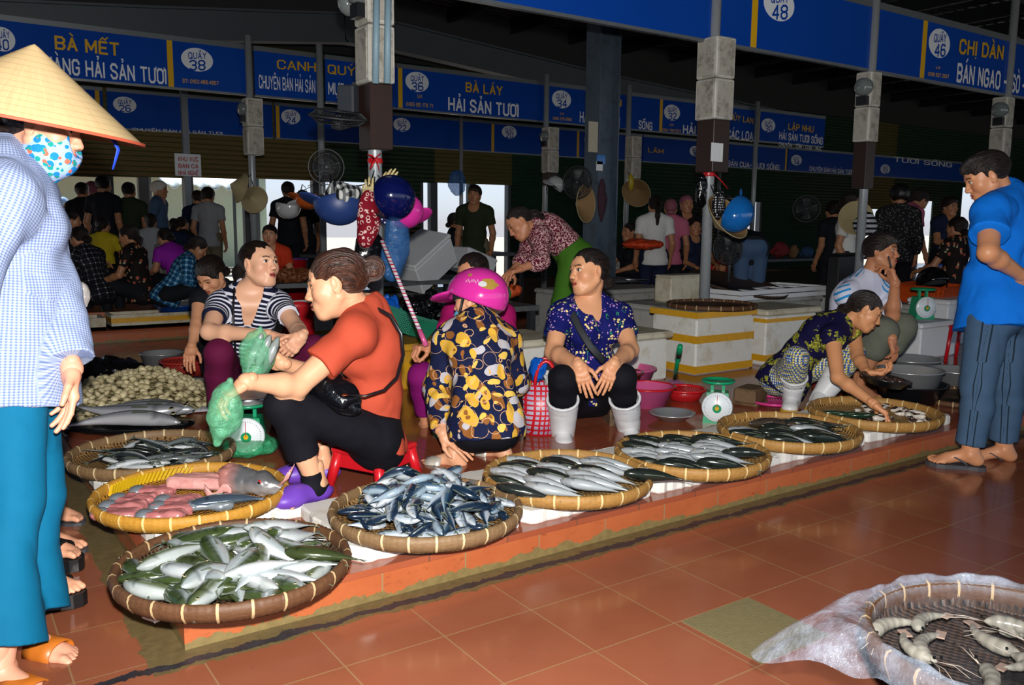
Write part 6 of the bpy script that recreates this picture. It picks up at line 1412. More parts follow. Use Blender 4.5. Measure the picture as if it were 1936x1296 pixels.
# red woven bag between the jacket and the white boots
RBX, RBY = 2.585, 3.50; t = thing('woven_shopping_bag', 'red and white plastic woven bag beside the leaf-print jacket', 'bag', (RBX, RBY, PZ), yaw0)
n = NT('red_lattice'); o_ = n.obj(); x, y, z = n.xyz(o_); 
def _g(v, p): return n.math('LESS_THAN', n.math('FRACT', n.math('DIVIDE', v, p)), .36)
mm = n.fin(n.mix(n.math('MAXIMUM', _g(n.math('ADD', x, y), .026), _g(z, .026)), n.mix(n.noise(o_, 9, 1), srgb('#c9c2cc'), srgb('#8a78a8')), srgb('#c01828')), .4)
b = MB(); b.lathe([(.001, 0), (.085, 0), (.10, .12), (.10, .27), (.094, .27), (.09, .02), (.001, .01)], 32, sx=1.0, sy=.7); b.build('bag_body', mm, t, True)
for sy_ in (-1, 1):
    b = MB(); b.tube([(.02+.055*math.cos(PI*k/10), sy_*.05, .26+.13*math.sin(PI*k/10)) for k in range(11)], .009, 8); b.build('handle', M_REDP, t, True)
bag('blue plastic bag stuffed in the red woven bag', (RBX-.02, RBY, PZ+.335), (.06, .05, .06), F_BLUO, None, .4, 18, 10); bag('crumpled grey paper sticking out of the red woven bag', (RBX+.045, RBY-.03, PZ+.285), (.055, .04, .05), F_WHT, None, .5, 24, 11, 'crumpled_paper')
# green brush leaning on the white box
t = thing('long_brush', 'green plastic-handled brush leaning on the white foam box', 'brush', (4.12, 4.24, PZ)); q = G(1274, 725, PZ)-np.array((4.12, 4.24, PZ)); e = J(1286, 655, 5.20)-np.array((4.12, 4.24, PZ))
b = MB(); b.tube([q, q*.25+e*.75], .013, 8); b.build('handle', M_GRNP, t, True); b = MB(); b.tube([q*.25+e*.75, e], [.02, .017], 8); b.build('grip', M_GRNP, t, True)
# striped stick held by the woman in magenta
t = thing('striped_stick', 'red and white banded stick held upright by the woman in magenta', 'stick', J(800, 648, 4.33)); q0 = np.array(t.location); A_ = J(806, 655, 4.30)-q0; B_ = J(722, 455, 4.42)-q0
mst = NT('banded_wrap'); o_ = mst.gen(); z = mst.xyz(o_)[2]; f = mst.math('FRACT', mst.math('MULTIPLY', z, 15)); mm = mst.fin(mst.ramp(f, [(0, srgb('#d9d9d6')), (.34, srgb('#c01840')), (.52, srgb('#d9d9d6')), (.60, srgb('#7d96a8')), (.70, srgb('#d9d9d6')), (.84, srgb('#b01878'))], 'CONSTANT'), .35)
b = MB(); b.tube([A_, B_], .011, 10); b.build('shaft', mm, t, True); b = MB(); b.tube([A_, A_*.85+B_*.15], .0135, 10); b.build('grip', M_PINKP, t, True)
# ------------------------------------------------------------------ the people near the camera
def JT(s, fwd, face, hup, tL, tR, **px):
    d = {k: J(*v) for k, v in px.items()}
    d.update(s=s, fwd=fwd, face=face, hup=hup, tL=np.array((*tL[:2], 0.)), tR=np.array((*tR[:2], 0.)))
    return d
def chk(n, d):
    L = lambda a, b: np.linalg.norm(d[a]-d[b])/d['s']
    print('LEN', n, ' '.join('%s %.2f' % (k, L(*k.split('-'))) for k in ('pel-nk', 'nk-hd', 'sL-sR', 'sL-eL', 'sR-eR', 'eL-wL', 'eR-wR', 'hL-kL', 'hR-kR', 'kL-aL', 'kR-aR')), 'z pel %.2f aL %.2f aR %.2f kL %.2f kR %.2f' % (d['pel'][2], d['aL'][2], d['aR'][2], d['kL'][2], d['kR'][2]), 'pelXY', np.round(d['pel'][:2], 2))
M_BOOTW = M('white_rubber', '#d5d6d8', .35, var=.03); M_SOLEY = M('yellow_sole', '#d8a416', .6); M_CLOG = M('purple_foam', '#6a3fae', .45, var=.05)
M_BLKRUB = M('black_rubber', '#141416', .4); M_GREYRUB = M('grey_rubber', '#3c3d42', .6); M_TAN = M('orange_leather', '#b5651f', .4, var=.2); M_SILVER = M('silver_strap', '#c9c3b8', .35, .4)
# the seated vendor in the blue flower blouse
p = JT(.97, cdir(-.12, .1, -1), cdir(-.84, .02, -.52), cdir(-.05, 1, .06), cdir(.12, 0, -1), cdir(-.02, 0, -1),
       pel=(1113, 742, 4.68), nk=(1112, 572, 4.60), hd=(1113, 517, 4.54), sR=(1060, 597, 4.52), sL=(1172, 597, 4.67), eR=(1046, 666, 4.42), eL=(1192, 662, 4.52),
       wR=(1094, 690, 4.18), wL=(1160, 688, 4.26), hR=(1080, 748, 4.62), hL=(1146, 748, 4.72), kR=(1064, 717, 4.20), kL=(1176, 714, 4.30), aR=(1064, 815, 4.42), aL=(1188, 808, 4.54))
VENDOR = person('person', 'seated woman in a blue flowered blouse and white boots, hands hanging between her knees', p, '#d8a078', bulk=1.08, vox=.006, fine=.0022, headscale=1.10, arms=1.18,
    hair=dict(style='low', g=.008), shirt=dict(m=C_FLOW, e=.016, sleeve=.55, hem=.06, vneck=.13, neck=.082), pants=dict(m=C_BLACK, e=.012, len=1.66), shoes=dict(type='boot', m=M_BOOTW, sole=M_SOLEY, foot=False, h=.225, r0=.062, r1=.084),
    hands=dict(R=dict(dir=cdir(.30, -.95, -.25), back=cdir(-.1, .1, -1), curl=(.2, .25, .25, .3), thumb=.1), L=dict(dir=cdir(-.38, -.92, -.2), back=cdir(.1, .1, -1), curl=(.2, .22, .25, .3), thumb=.1)), seed=2)
# the customer in the coral T-shirt on the red stool
p = JT(1.0, cdir(-.93, -.2, .12), cdir(-.96, -.24, -.14), cdir(-.20, .97, 0), gd(600, 945, 528, 968), gd(610, 898, 535, 905),
       pel=(700, 818, 3.52), nk=(694, 592, 3.42), hd=(636, 541, 3.32), mid=(716, 710, 3.48), sL=(672, 632, 3.24), sR=(672, 618, 3.58), eL=(562, 730, 3.12), eR=(612, 716, 3.60),
       wL=(466, 722, 2.97), wR=(532, 686, 3.42), hL=(712, 826, 3.42), hR=(700, 822, 3.60), kL=(535, 768, 3.14), kR=(532, 764, 3.50), aL=(594, 908, 3.26), aR=(606, 872, 3.60))
CORAL = person('person', 'woman in a coral T-shirt and black trousers squatting on a red stool, holding green bags', p, '#e0ab86', vox=.006, fine=.0022, arms=1.12, headscale=1.11,
    hair=dict(style='bun', m=M_HAIRB, bun=(0, -.135, .035), bunr=(.040, .042, .045), g=.010), shirt=dict(m=C_ORANGE, e=.020, sleeve=.62, hem=.03, hemn=cdir(.33, .94, 0), neck=.070, wr=.007), pants=dict(m=C_BLACK, e=.012, len=1.66, flare=.014),
    shoes=dict(type='clog', m=M_CLOG), hands=dict(L=dict(dir=cdir(-.80, -.55, -.1), back=cdir(-.45, .75, -.4), curl=(.35, .5, .6, .6), thumb=.5), R=dict(dir=cdir(-.9, .25, .1), back=cdir(0, .3, 1), curl=(.7, .8, .8, .8), thumb=.7)), open_eyes=False, seed=4)
q = CORAL; v = Vol(p['aL']-.2, p['aL']+.2, .004); a_ = p['aL']; d_ = nrm(p['kL']-a_); v.cone(a_-np.array((0, 0, .03)), a_+d_*.035, .044, .040, k=0, flat1=True); v.cone(a_-np.array((0, 0, .035)), a_+np.array(p['tL'])*.06-np.array((0, 0, .045)), .042, .036, k=.02); v.ell(a_-np.array(p['tL'])*.03-np.array((0, 0, .042)), (.036, .036, .036), k=.02); q['put']('sock', [v.net()], C_BLACK)
# the woman in the navy and white striped top
p = JT(.96, cdir(.22, .05, -.97), cdir(.84, -.08, -.52), cdir(-.06, 1, .02), cdir(0, 0, -1), cdir(.1, 0, -1),
       pel=(458, 700, 4.62), nk=(474, 552, 4.46), hd=(490, 502, 4.38), sR=(414, 577, 4.38), sL=(530, 577, 4.46), eR=(395, 628, 4.18), eL=(562, 622, 4.28),
       wR=(506, 634, 4.08), wL=(570, 636, 4.04), hR=(428, 705, 4.58), hL=(490, 705, 4.62), kR=(414, 668, 4.12), kL=(592, 660, 4.34), aR=(410, 797, 4.34), aL=(594, 793, 4.42))
STRIPED = person('person', 'young woman in a navy and white striped top and wine-red trousers, looking to the right', p, '#e2b090', vox=.006, fine=.0022, headscale=1.07, arms=1.08,
    hair=dict(style='pony', g=.006, pony=[(0, -.10, .02), (0, -.145, -.02), (.0, -.145, -.10), (.0, -.12, -.19)], ponyr=[.028, .032, .026, .012]), shirt=dict(m=C_STRIPE, e=.013, sleeve=.50, hem=.12, vneck=.19, neck=.075), pants=dict(m=C_WINE, e=.016, len=1.72),
    shoes=dict(type='slide', sole=M_BLKRUB), hands=dict(R=dict(dir=cdir(.92, -.25, -.2), back=cdir(.2, .8, -.5), curl=(.5, .6, .7, .7), thumb=.3), L=dict(dir=cdir(-.55, -.75, -.3), back=cdir(.6, .2, -.7), curl=(.5, .55, .6, .7), thumb=.4)), mouth_open=.3, seed=6)
# the squatting woman in the leaf-print jacket and pink helmet, seen from behind
p = JT(.96, cdir(-.30, -.1, .95), cdir(-.86, -.16, .34), cdir(-.08, 1, .10), gd(872, 884, 800, 880), gd(930, 860, 880, 850),
       pel=(918, 796, 3.86), nk=(902, 616, 4.00), hd=(897, 570, 4.06), mid=(912, 706, 3.88), sL=(850, 646, 3.98), sR=(956, 646, 4.04), eL=(826, 736, 4.02), eR=(978, 726, 4.18),
       wL=(838, 820, 3.84), wR=(950, 740, 4.42), hL=(890, 804, 3.92), hR=(948, 804, 3.92), kL=(850, 768, 4.22), kR=(962, 762, 4.28), aL=(856, 858, 3.88), aR=(946, 842, 4.00))
LEAF = person('person', 'squatting woman in a leaf-print jacket and pink helmet, seen from behind', p, '#d9a480', vox=.006, fine=.003, arms=1.05,
    hair=dict(style='low', m=M_HAIRB, g=.004), shirt=dict(m=C_LEAF, e=.026, sleeve=1.88, hem=.09, collar=.035, wr=.009), pants=dict(m=C_BLACK, e=.014, len=1.7),
    shoes=dict(type='slide', sole=M_GREYRUB, strap=M_SILVER, straps=((.05, .125, .048),), sole_h=.02), hands=dict(L=dict(dir=cdir(.80, -.55, -.1), back=cdir(.3, .6, -.8), curl=(.1, .12, .15, .2), thumb=.0)), seed=8)
# the woman in magenta behind her
p = JT(.96, cdir(-.25, .05, -.95), cdir(-.55, -.30, -.8), cdir(-.12, .95, -.25), cdir(-.2, 0, -1), cdir(-.2, 0, -1),
       pel=(896, 732, 4.95), nk=(906, 574, 4.80), hd=(894, 520, 4.72), sR=(856, 596, 4.72), sL=(952, 596, 4.86), eR=(840, 640, 4.58), eL=(966, 660, 4.78),
       wR=(812, 655, 4.38), wL=(900, 672, 4.50), hR=(870, 738, 4.92), hL=(925, 738, 4.98), kR=(798, 712, 4.48), kL=(930, 722, 4.50), aR=(806, 800, 4.62), aL=(920, 800, 4.66))
MAG = person('person', 'woman in a magenta top sitting behind the pink helmet, gripping a striped stick', p, '#c98f6c', vox=.008, fine=.003,
    hair=dict(style='low', g=.008), shirt=dict(m=C_MAG, e=.016, sleeve=.66, hem=.10, neck=.07), pants=dict(m=C_PURP, e=.022, len=1.8), shoes=dict(type='slide', sole=M_BLKRUB),
    hands=dict(R=dict(dir=cdir(-.75, -.1, -.6), back=cdir(-.1, .95, -.2), curl=(1.1, 1.1, 1.15, 1.2), thumb=.9, tin=.6)), open_eyes=False, seed=10)
# the squatting vendor at the right, in navy and yellow damask
p = JT(.95, cdir(.72, -.48, -.45), cdir(.74, -.60, -.30), cdir(.50, .82, .0), gd(1560, 768, 1545, 778), gd(1500, 762, 1492, 775),
       pel=(1487, 712, 5.20), nk=(1592, 612, 5.02), hd=(1634, 590, 4.94), mid=(1528, 640, 5.16), sR=(1574, 640, 4.88), sL=(1612, 622, 5.16), eR=(1584, 714, 4.74), eL=(1622, 676, 5.00),
       wR=(1652, 764, 4.56), wL=(1640, 706, 4.84), hR=(1490, 716, 5.10), hL=(1500, 708, 5.26), kR=(1505, 678, 4.92), kL=(1612, 668, 5.10), aR=(1497, 752, 5.10), aL=(1552, 750, 5.06))
DAMASK = person('person', 'squatting vendor in a navy blouse with yellow damask print, reaching into a tray', p, '#cf9468', vox=.007, fine=.0026,
    hair=dict(style='low', g=.010), shirt=dict(m=C_DAM, e=.016, sleeve=.16, hem=.10, neck=.072), pants=dict(m=C_GEO, e=.018, len=1.7), shoes=dict(type='boot', m=M_BOOTW, sole=M_SOLEY, foot=False, h=.17, r0=.056, r1=.082),
    hands=dict(R=dict(dir=cdir(.72, -.62, -.25), back=cdir(.5, .8, -.2), curl=(.55, .6, .6, .6), thumb=.6, tin=.3), L=dict(dir=cdir(.85, -.05, -.3), back=cdir(.1, -.9, -.2), curl=(.7, .7, .7, .7), thumb=.3)), open_eyes=False, smile=.8, seed=12)
# the man in the white polo on the phone
p = JT(1.0, cdir(.80, -.15, -.55), cdir(.76, .02, -.64), cdir(.05, 1, -.02), cdir(.3, 0, -.9), cdir(.3, 0, -.9),
       pel=(1592, 664, 5.74), nk=(1640, 530, 5.62), hd=(1666, 478, 5.54), mid=(1590, 598, 5.76), sR=(1600, 560, 5.50), sL=(1676, 552, 5.70), eR=(1656, 612, 5.38), eL=(1688, 598, 5.46),
       wR=(1686, 640, 5.24), wL=(1692, 534, 5.36), hR=(1590, 664, 5.64), hL=(1612, 660, 5.82), kR=(1672, 626, 5.30), kL=(1708, 618, 5.52), aR=(1624, 726, 5.46), aL=(1652, 720, 5.66))
POLO = person('person', 'man in a white polo shirt and olive shorts sitting low, phone at his ear', p, '#b87f5c', fem=False, vox=.007, fine=.0026, bulk=1.08, arms=1.1,
    hair=dict(style='short', g=.012), shirt=dict(m=C_POLO, e=.018, sleeve=.66, hem=.10, collar=.035), pants=dict(m=C_OLIVE, e=.024, len=1.02), shoes=dict(type='flip', sole=M_BLKRUB),
    hands=dict(L=dict(dir=cdir(-.35, .93, .05), back=cdir(.9, .3, .1), curl=(.5, .8, .9, 1.0), thumb=.3), R=dict(dir=cdir(.25, -.95, 0), back=cdir(.6, .1, -.7), curl=(.4, .5, .5, .6), thumb=.3)), seed=14)
# the man in the royal blue shirt, standing at the right edge
p = JT(1.03, cdir(-.82, 0, .45), cdir(-.84, -.42, .25), cdir(-.40, .9, 0), gd(1830, 880, 1750, 872, 0), gd(1890, 872, 1830, 868, 0),
       pel=(1890, 578, 4.32), nk=(1903, 378, 4.32), hd=(1866, 336, 4.28), mid=(1888, 500, 4.34), sL=(1872, 404, 4.16), sR=(1934, 404, 4.46), eL=(1868, 478, 4.02), eR=(1962, 486, 4.56),
       wL=(1930, 520, 4.14), wR=(1950, 545, 4.34), hL=(1872, 588, 4.26), hR=(1914, 588, 4.38), kL=(1848, 730, 4.20), kR=(1902, 724, 4.36), aL=(1832, 852, 4.26), aR=(1896, 845, 4.42))
BLUE = person('person', 'man in a royal blue shirt and grey track trousers standing at the right edge', p, '#c88d66', fem=False, vox=.007, fine=.003, bulk=1.12, arms=1.15,
    hair=dict(style='short', g=.008), shirt=dict(m=C_ROYAL, e=.030, hr=.165, sleeve=.58, hem=.12, collar=.03, wr=.007), pants=dict(m=C_SLATE, e=.014, len=1.9, flare=.016),
    shoes=dict(type='flip', sole=M_GREYRUB, sole_h=.018), hands=dict(L=dict(dir=cdir(.75, -.5, .1), back=cdir(-.3, -.3, -.8), curl=(.5, .5, .5, .5), thumb=.3)), seed=16)
# the shopper in the cone hat at the left edge
p = JT(1.0, cdir(.97, -.12, .12), cdir(.95, -.28, .10), cdir(.22, .97, 0), gd(60, 1240, 140, 1255, 0), gd(10, 1310, 90, 1330, 0),
       pel=(16, 650, 2.46), nk=(12, 318, 2.44), hd=(84, 246, 2.44), mid=(24, 520, 2.46), sR=(6, 372, 2.28), sL=(26, 365, 2.62), eR=(-70, 560, 2.20), eL=(104, 555, 2.50),
       wR=(-110, 700, 2.16), wL=(136, 698, 2.42), hR=(18, 665, 2.42), hL=(28, 665, 2.52), kR=(26, 950, 2.34), kL=(70, 935, 2.50), aR=(0, 1262, 2.24), aL=(50, 1188, 2.40))
HATW = person('person', 'shopper in a cone hat, fine blue check shirt and teal trousers at the left edge', p, '#dba083', vox=.006, fine=.003, bulk=1.1, bust=.55,
    hair=dict(style='low', g=.006), shirt=dict(m=C_GING, e=.034, hr=.155, sleeve=1.90, hem=.17, collar=.03, wr=.009), pants=dict(m=C_TEAL, e=.014, len=1.88, flare=.06),
    shoes=dict(type='slide', sole=M_TAN, straps=((.03, .12, .050),)), hands=dict(L=dict(dir=cdir(-.05, -1, 0), back=cdir(.6, 0, .6), curl=(.2, .25, .3, .35), thumb=.3)), seed=18)
# the woman in the maroon print bending over the goods behind
p = JT(.96, cdir(-.60, -.78, -.15), cdir(-.72, -.62, -.25), cdir(-.62, .74, .1), cdir(-.9, 0, -.3), cdir(-.9, 0, -.3),
       pel=(1082, 482, 6.16), nk=(1012, 428, 6.00), hd=(984, 424, 5.90), mid=(1052, 438, 6.12), sL=(1022, 452, 5.88), sR=(1004, 444, 6.14), eL=(1024, 494, 5.76), eR=(992, 488, 6.02),
       wL=(984, 508, 5.68), wR=(966, 516, 5.86), hL=(1084, 490, 6.08), hR=(1080, 488, 6.26), kL=(1062, 575, 6.02), kR=(1070, 572, 6.24), aL=(1074, 690, 6.10), aR=(1080, 683, 6.34))
MAROON = person('person', 'woman in a maroon print top and green trousers bending over the fish behind', p, '#bd8463', vox=.009, fine=.0035,
    hair=dict(style='pony', g=.006, pony=[(0, -.09, .02), (0, -.13, .0), (0, -.15, -.05), (.0, -.15, -.10)], ponyr=[.030, .03, .026, .012]), shirt=dict(m=C_MAROON, e=.022, sleeve=1.15, hem=.02, neck=.07), pants=dict(m=C_GREEN, e=.022, len=1.9),
    shoes=dict(type='slide', sole=M_BLKRUB), open_eyes=False, seed=20)
# the woman bent over the red basket behind the striped one
p = JT(.95, cdir(-.15, -.6, -.8), cdir(-.25, -.75, -.6), cdir(-.2, .7, -.6), cdir(-.2, 0, -1), cdir(-.2, 0, -1),
       pel=(418, 650, 5.70), nk=(412, 548, 5.45), hd=(400, 522, 5.30), sR=(378, 566, 5.35), sL=(446, 566, 5.45), eR=(372, 612, 5.25), eL=(452, 622, 5.35),
       wR=(362, 656, 5.15), wL=(430, 650, 5.15), hR=(402, 655, 5.66), hL=(436, 655, 5.72), kR=(392, 640, 5.25), kL=(446, 640, 5.30), aR=(396, 720, 5.45), aL=(444, 720, 5.50))
BEHIND = person('person', 'woman with black hair bent forward behind the striped top, hand in the red basket', p, '#d39a76', vox=.009, fine=.0035,
    hair=dict(style='low', g=.012), shirt=dict(m=C_DARK, e=.014, sleeve=.25, hem=.08, neck=.07), pants=dict(m=C_DARK, e=.014, len=1.8), shoes=dict(type='slide', sole=M_BLKRUB), open_eyes=False, seed=22)
# two more shoppers, mostly hidden behind the cone hat
yw = math.atan2(CR[1], CR[0])
M_TREAD = M('white_tread', '#cfcfc8', .6)
p = pose('stand', (*G(56, 1075, 0)[:2], 0.06), yw, .93); p['aL'] = G(78, 1072, .0)+np.array((0, 0, .12)); p['aR'] = G(66, 1142, .0)+np.array((0, 0, .12)); p['tL'] = p['tR'] = gd(60, 1150, 130, 1158, 0)
SHOP1 = person('person', 'shopper in black platform sandals standing just behind the cone hat', p, '#d9a080', vox=.009, fine=.0035, hair=dict(style='low'), shirt=dict(m=C_GREY, e=.014, sleeve=1.0, hem=.12), pants=dict(m=C_NAVY, e=.012, len=1.72),
    shoes=dict(type='slide', sole=M_BLKRUB, straps=((.025, .115, .052),), sole_h=.045, trim=(-.04, -.01, .02, .05, .08, .11), trim_m=M_TREAD), seed=24)
p = pose('stand', (*G(64, 975, 0)[:2], 0.01), yw, .93); p['aL'] = G(90, 985, .0)+np.array((0, 0, .08)); p['aR'] = G(80, 1040, .0)+np.array((0, 0, .08)); p['tL'] = p['tR'] = gd(60, 1050, 120, 1055, 0)
SHOP2 = person('person', 'shopper in grey flip-flops, farthest of the group behind the cone hat', p, '#d9a080', vox=.009, fine=.0035, hair=dict(style='low'), shirt=dict(m=C_NAVY, e=.014, sleeve=1.0, hem=.12), pants=dict(m=C_DARK, e=.012, len=1.72),
    shoes=dict(type='flip', sole=M_GREYRUB), seed=26)
# ------------------------------------------------------------------ boxes on the poles, fans, helmets, hats
M_METER = M('cream_meter_case', '#c4c2ba', .5, var=.08, dirt=('#6c675c', .12)); M_BRN = M('dark_brown_box', '#2d1b14', .45, var=.2); M_GLASS = M('meter_glass', '#7d8686', .06, .2); M_SCREW = M('screw', '#55534e', .5)
def meter_boxes(label, X, Y, z0, n, w, d, h, brown=None, glass=None):
    t = thing('meter_box', label, 'meter box', (X, Y, z0), 0, 'meter boxes on the poles')
    for k in range(n):
        b = MB(); b.box((0, 0, k*h+h/2), (w, d, h-.006), None, .008); c = b.build('case', M_METER, t)
        for (ax, sg) in ((0, -1), (1, -1)):
            b = MB(); 
            if ax == 0: b.box((-w/2-.003, 0, k*h+h/2), (.008, d*.80, h*.86), None, .002)
            else: b.box((0, -d/2-.003, k*h+h/2), (w*.80, .008, h*.86), None, .002)
            b.build('cover', M('meter_cover', '#aeaaa0', .55, var=.12, vs=40, dirt=('#5d574c', .14)), c)
    if brown:
        zt = -brown; b = MB(); b.box((0, 0, zt/2), (w*.86, d*.86, brown-.004), None, .004); b.build('lower_box', M_BRN, t)
    if glass:
        b = MB(); b.lathe([(.001, .09), (.05, .085), (.075, .06), (.082, .02), (.082, 0), (.001, 0)], 24, (-w/2-.0, -d/2*0-.02, n*h-.14), roty(-PI/2)); b.build('glass_dome', M_GLASS, t, True)
        MB().box((-w/2-.03, -.02, n*h-.26), (.05, .10, .08)).build('terminal_block', M_DKB, t)
    return t
X = OY(1345, 200, Y1)[0]
meter_boxes('two cream meter boxes over a brown one, on the pole with the blue helmet', X+.01, Y1-.02, 2.0, 2, .21, .21, .31, .40)
X = OY(1636, 200, Y1)[0]; meter_boxes('cream meter boxes with a glass dome on the pole behind the phone man', X, Y1-.02, 1.95, 2, .16, .16, .31, .42, True)
X = OY(1893, 200, Y1)[0]; meter_boxes('cream meter boxes with a glass dome above the blue shirt', X, Y1-.02, 1.92, 2, .16, .16, .32, .40, True)
X = OY(706, 100, Y1)[0]; meter_boxes('meter boxes with blue-grey tubes at the top of the nearest pole', X, Y1-.02, 2.0, 2, .17, .19, .33, .38, True)
t = thing('wall_meter', 'glass-domed meter at the top edge beside the nearest pole', 'meter', J(660, 5, 5.2)); b = MB(); b.ell((0, 0, 0), (.075, .06, .08)); b.build('glass_dome', M_GLASS, t, True); MB().box((.10, .03, 0), (.12, .05, .08)).build('bracket', M_DKB, t)
for k, px in enumerate((712, 734)):
    a = J(px, -30, 4.86); c = J(px-2, 158, 4.92); b = MB(); b.tube([a, c], .020, 10); o = b.build('conduit_tube', M('blue_grey_conduit', '#7f9cab', .5, var=.1, vs=60), None, True); tag(o, 'blue-grey conduit on the nearest pole, '+('left one' if k == 0 else 'right one'), 'conduit', 'conduits on the nearest pole')
for px, nm, z, br in ((470, 'behind the striped top, over hanging cone hats', 2.02, None), (1028, 'between the signs 36 and 34', 1.98, .2), (1185, 'right of the steel column', 1.95, None)):
    X = OY(px, 240, Y2)[0]; meter_boxes('cream meter box on the pole '+nm, X, Y2-.18, z, 2, .21, .19, .35, br, px < 1100)
# fans
M_FANG = M('fan_grille', '#7d7f82', .4, .5); M_FAND = M('fan_dark', '#2b2d31', .5)
def fan(label, P, face, R, m_cage, m_blade, nb=4, stem=None):
    t = thing('wall_fan', label, 'fan', P); Rm = frame(np.array((0, 0, 1.)) if abs(nrm(face)[2]) < .9 else (1., 0, 0), face); R3 = np.stack([Rm[:, 0], Rm[:, 1], Rm[:, 2]], 1)
    b = MB(); n = 44
    for s in (-1, 1):
        for k in range(n):
            a = 2*PI*k/n; b.tube([R3@np.array((R*.18*math.cos(a), R*.18*math.sin(a), s*R*.22)), R3@np.array((R*.75*math.cos(a+.12), R*.75*math.sin(a+.12), s*R*.20)), R3@np.array((R*math.cos(a+.2), R*math.sin(a+.2), 0))], .0022, 4, cap=False)
        for rr in (.45, .75): b.tube([R3@np.array((R*rr*math.cos(2*PI*k/30), R*rr*math.sin(2*PI*k/30), s*R*.215)) for k in range(30)], .0025, 4, closed=True)
    b.tube([R3@np.array((R*math.cos(2*PI*k/40), R*math.sin(2*PI*k/40), 0)) for k in range(40)], .007, 6, closed=True); b.build('cage', m_cage, t, True)
    for k in range(nb):
        a = 2*PI*k/nb; b = MB(); b.sheet(lambda u, v: tuple(R3@np.array((R*(.15+.7*u)*math.cos(a+(v-.5)*.9), R*(.15+.7*u)*math.sin(a+(v-.5)*.9), (v-.5)*R*.22))), 8, 6); o = b.build('blade', m_blade, t, True); thick(o, .003)
    b = MB(); b.lathe([(.001, -R*.42), (R*.22, -R*.40), (R*.24, -R*.1), (.001, -R*.08)], 20, (0, 0, 0), R3); b.build('motor', m_blade, t, True); b = MB(); b.lathe([(.001, R*.26), (R*.15, R*.25), (R*.17, R*.20), (.001, R*.19)], 20, (0, 0, 0), R3); b.build('hub_cap', m_cage, t, True)
    if stem is not None: b = MB(); b.tube([R3@np.array((0, 0, -R*.35)), np.array(stem)-np.array(P)], .018, 8); b.build('arm', m_blade, t, True)
    return t
P = J(640, 222, 5.0); fan('dark wire fan tilted flat beside the nearest pole', P, cdir(.1, .98, -.30), .17, M_FAND, M_FAND, 4, J(700, 228, 5.2))
P = J(617, 316, 10.3); fan('grey round fan on the pole behind the striped top', P, cdir(.25, .2, -.95), .21, M_FANG, M_FAND, 4, OY(608, 330, Y2-.08))
P = J(1092, 345, 9.0); fan('dark fan beside the white cap, left of the column', P, cdir(-.5, .1, -.85), .17, M_FAND, M_FAND, 4, OY(1118, 345, 7.35))
P = J(1376, 470, 8.2); fan('black stand fan behind the pole with the blue helmet', P, cdir(-.6, .1, -.75), .15, M_FAND, M_FAND, 4, J(1376, 560, 8.4))
P = J(1525, 395, 10.5); fan('small dark fan in the far background', P, cdir(-.3, .1, -.9), .16, M_FAND, M_FAND, 4, J(1540, 390, 10.8))
t = thing('loudspeaker', 'dark grey loudspeaker strapped beside the nearest pole', 'loudspeaker', J(660, 190, 5.12)); MB().box((0, 0, 0), (.11, .11, .17), rotz(yaw0-.3), .01).build('cabinet', M('speaker_grey', '#33383f', .5), t); MB().box((.05, .0, -.0), (.05, .02, .22), rotz(yaw0)).build('bracket', M_DKB, t)
# ---- helmets, hats, cloths hung on the poles
def helmet_vol(r, brim=True, h=.006):
    v = Vol((-.20, -.20, -.12), (.20, .26, .20), h); v.ell((0, 0, 0), (r, r*1.14, r*1.02), k=0); v.ell((0, 0, 0), (r-.018, r*1.14-.018, r*1.02-.018), k=.004, op='sub')
    v.plane((0, 0, -.028), (0, .35, -1), .006)
    if brim:
        w = Vol((-.20, -.20, -.12), (.20, .26, .20), h); w.ell((0, r*1.10, .0), (r*.80, .085, .014), frame((0, 1, -.25), (0, .25, 1)), k=0); w.ell((0, 0, 0), (r-.012, r*1.14-.012, r*1.02-.012), k=.004, op='sub'); v.D = np.minimum(v.D, w.D)
    return v.net()
HV, HF = helmet_vol(.118); ME_HELM = mesh('shell', HV, HF); HV2, HF2 = helmet_vol(.118, False); ME_HELM2 = mesh('shell', HV2, HF2)
def gloss(name, c): return M(name, c, .12, var=.03, Coat_Weight=.6, Coat_Roughness=.05)
M_HPINK = gloss('pink_gloss', '#d3329a'); M_HNAVY = gloss('navy_gloss', '#0a1248'); M_HBLUE = gloss('blue_gloss', '#1769b8'); M_HSLATE = M('slate_blue_matt', '#223a72', .45); M_HORW = gloss('orange_gloss', '#d0642a'); M_HWHT = gloss('white_gloss', '#c9cbcd'); M_STRAP = M('black_strap', '#101014', .6); M_LINER = M('foam_liner', '#1c1c20', .9)
def helmet(label, P, fwd, up, m, s=1.0, brim=True, name='helmet', strap=True, lining=None):
    t = thing(name, label, 'helmet', P); R = frame(fwd, up); t.rotation_euler = Matrix(R.tolist()).to_euler(); t.scale = (s, s, s)
    obj('shell', ME_HELM if brim else ME_HELM2, m, t)
    b = MB(); b.lathe([(.097, -.02), (.096, .03), (.07, .075), (.001, .095), (.001, .088), (.06, .068), (.086, .02), (.09, -.02)], 24, sx=1, sy=1.12); b.build('liner', lining or M_LINER, t, True)
    if strap:
        b = MB(); b.tube([(-.10, .02, -.02), (-.075, .05, -.10), (0, .06, -.15), (.075, .05, -.10), (.10, .02, -.02)], .007, 6, flat=.4); b.build('chin_strap', M_STRAP, t, True)
    return t
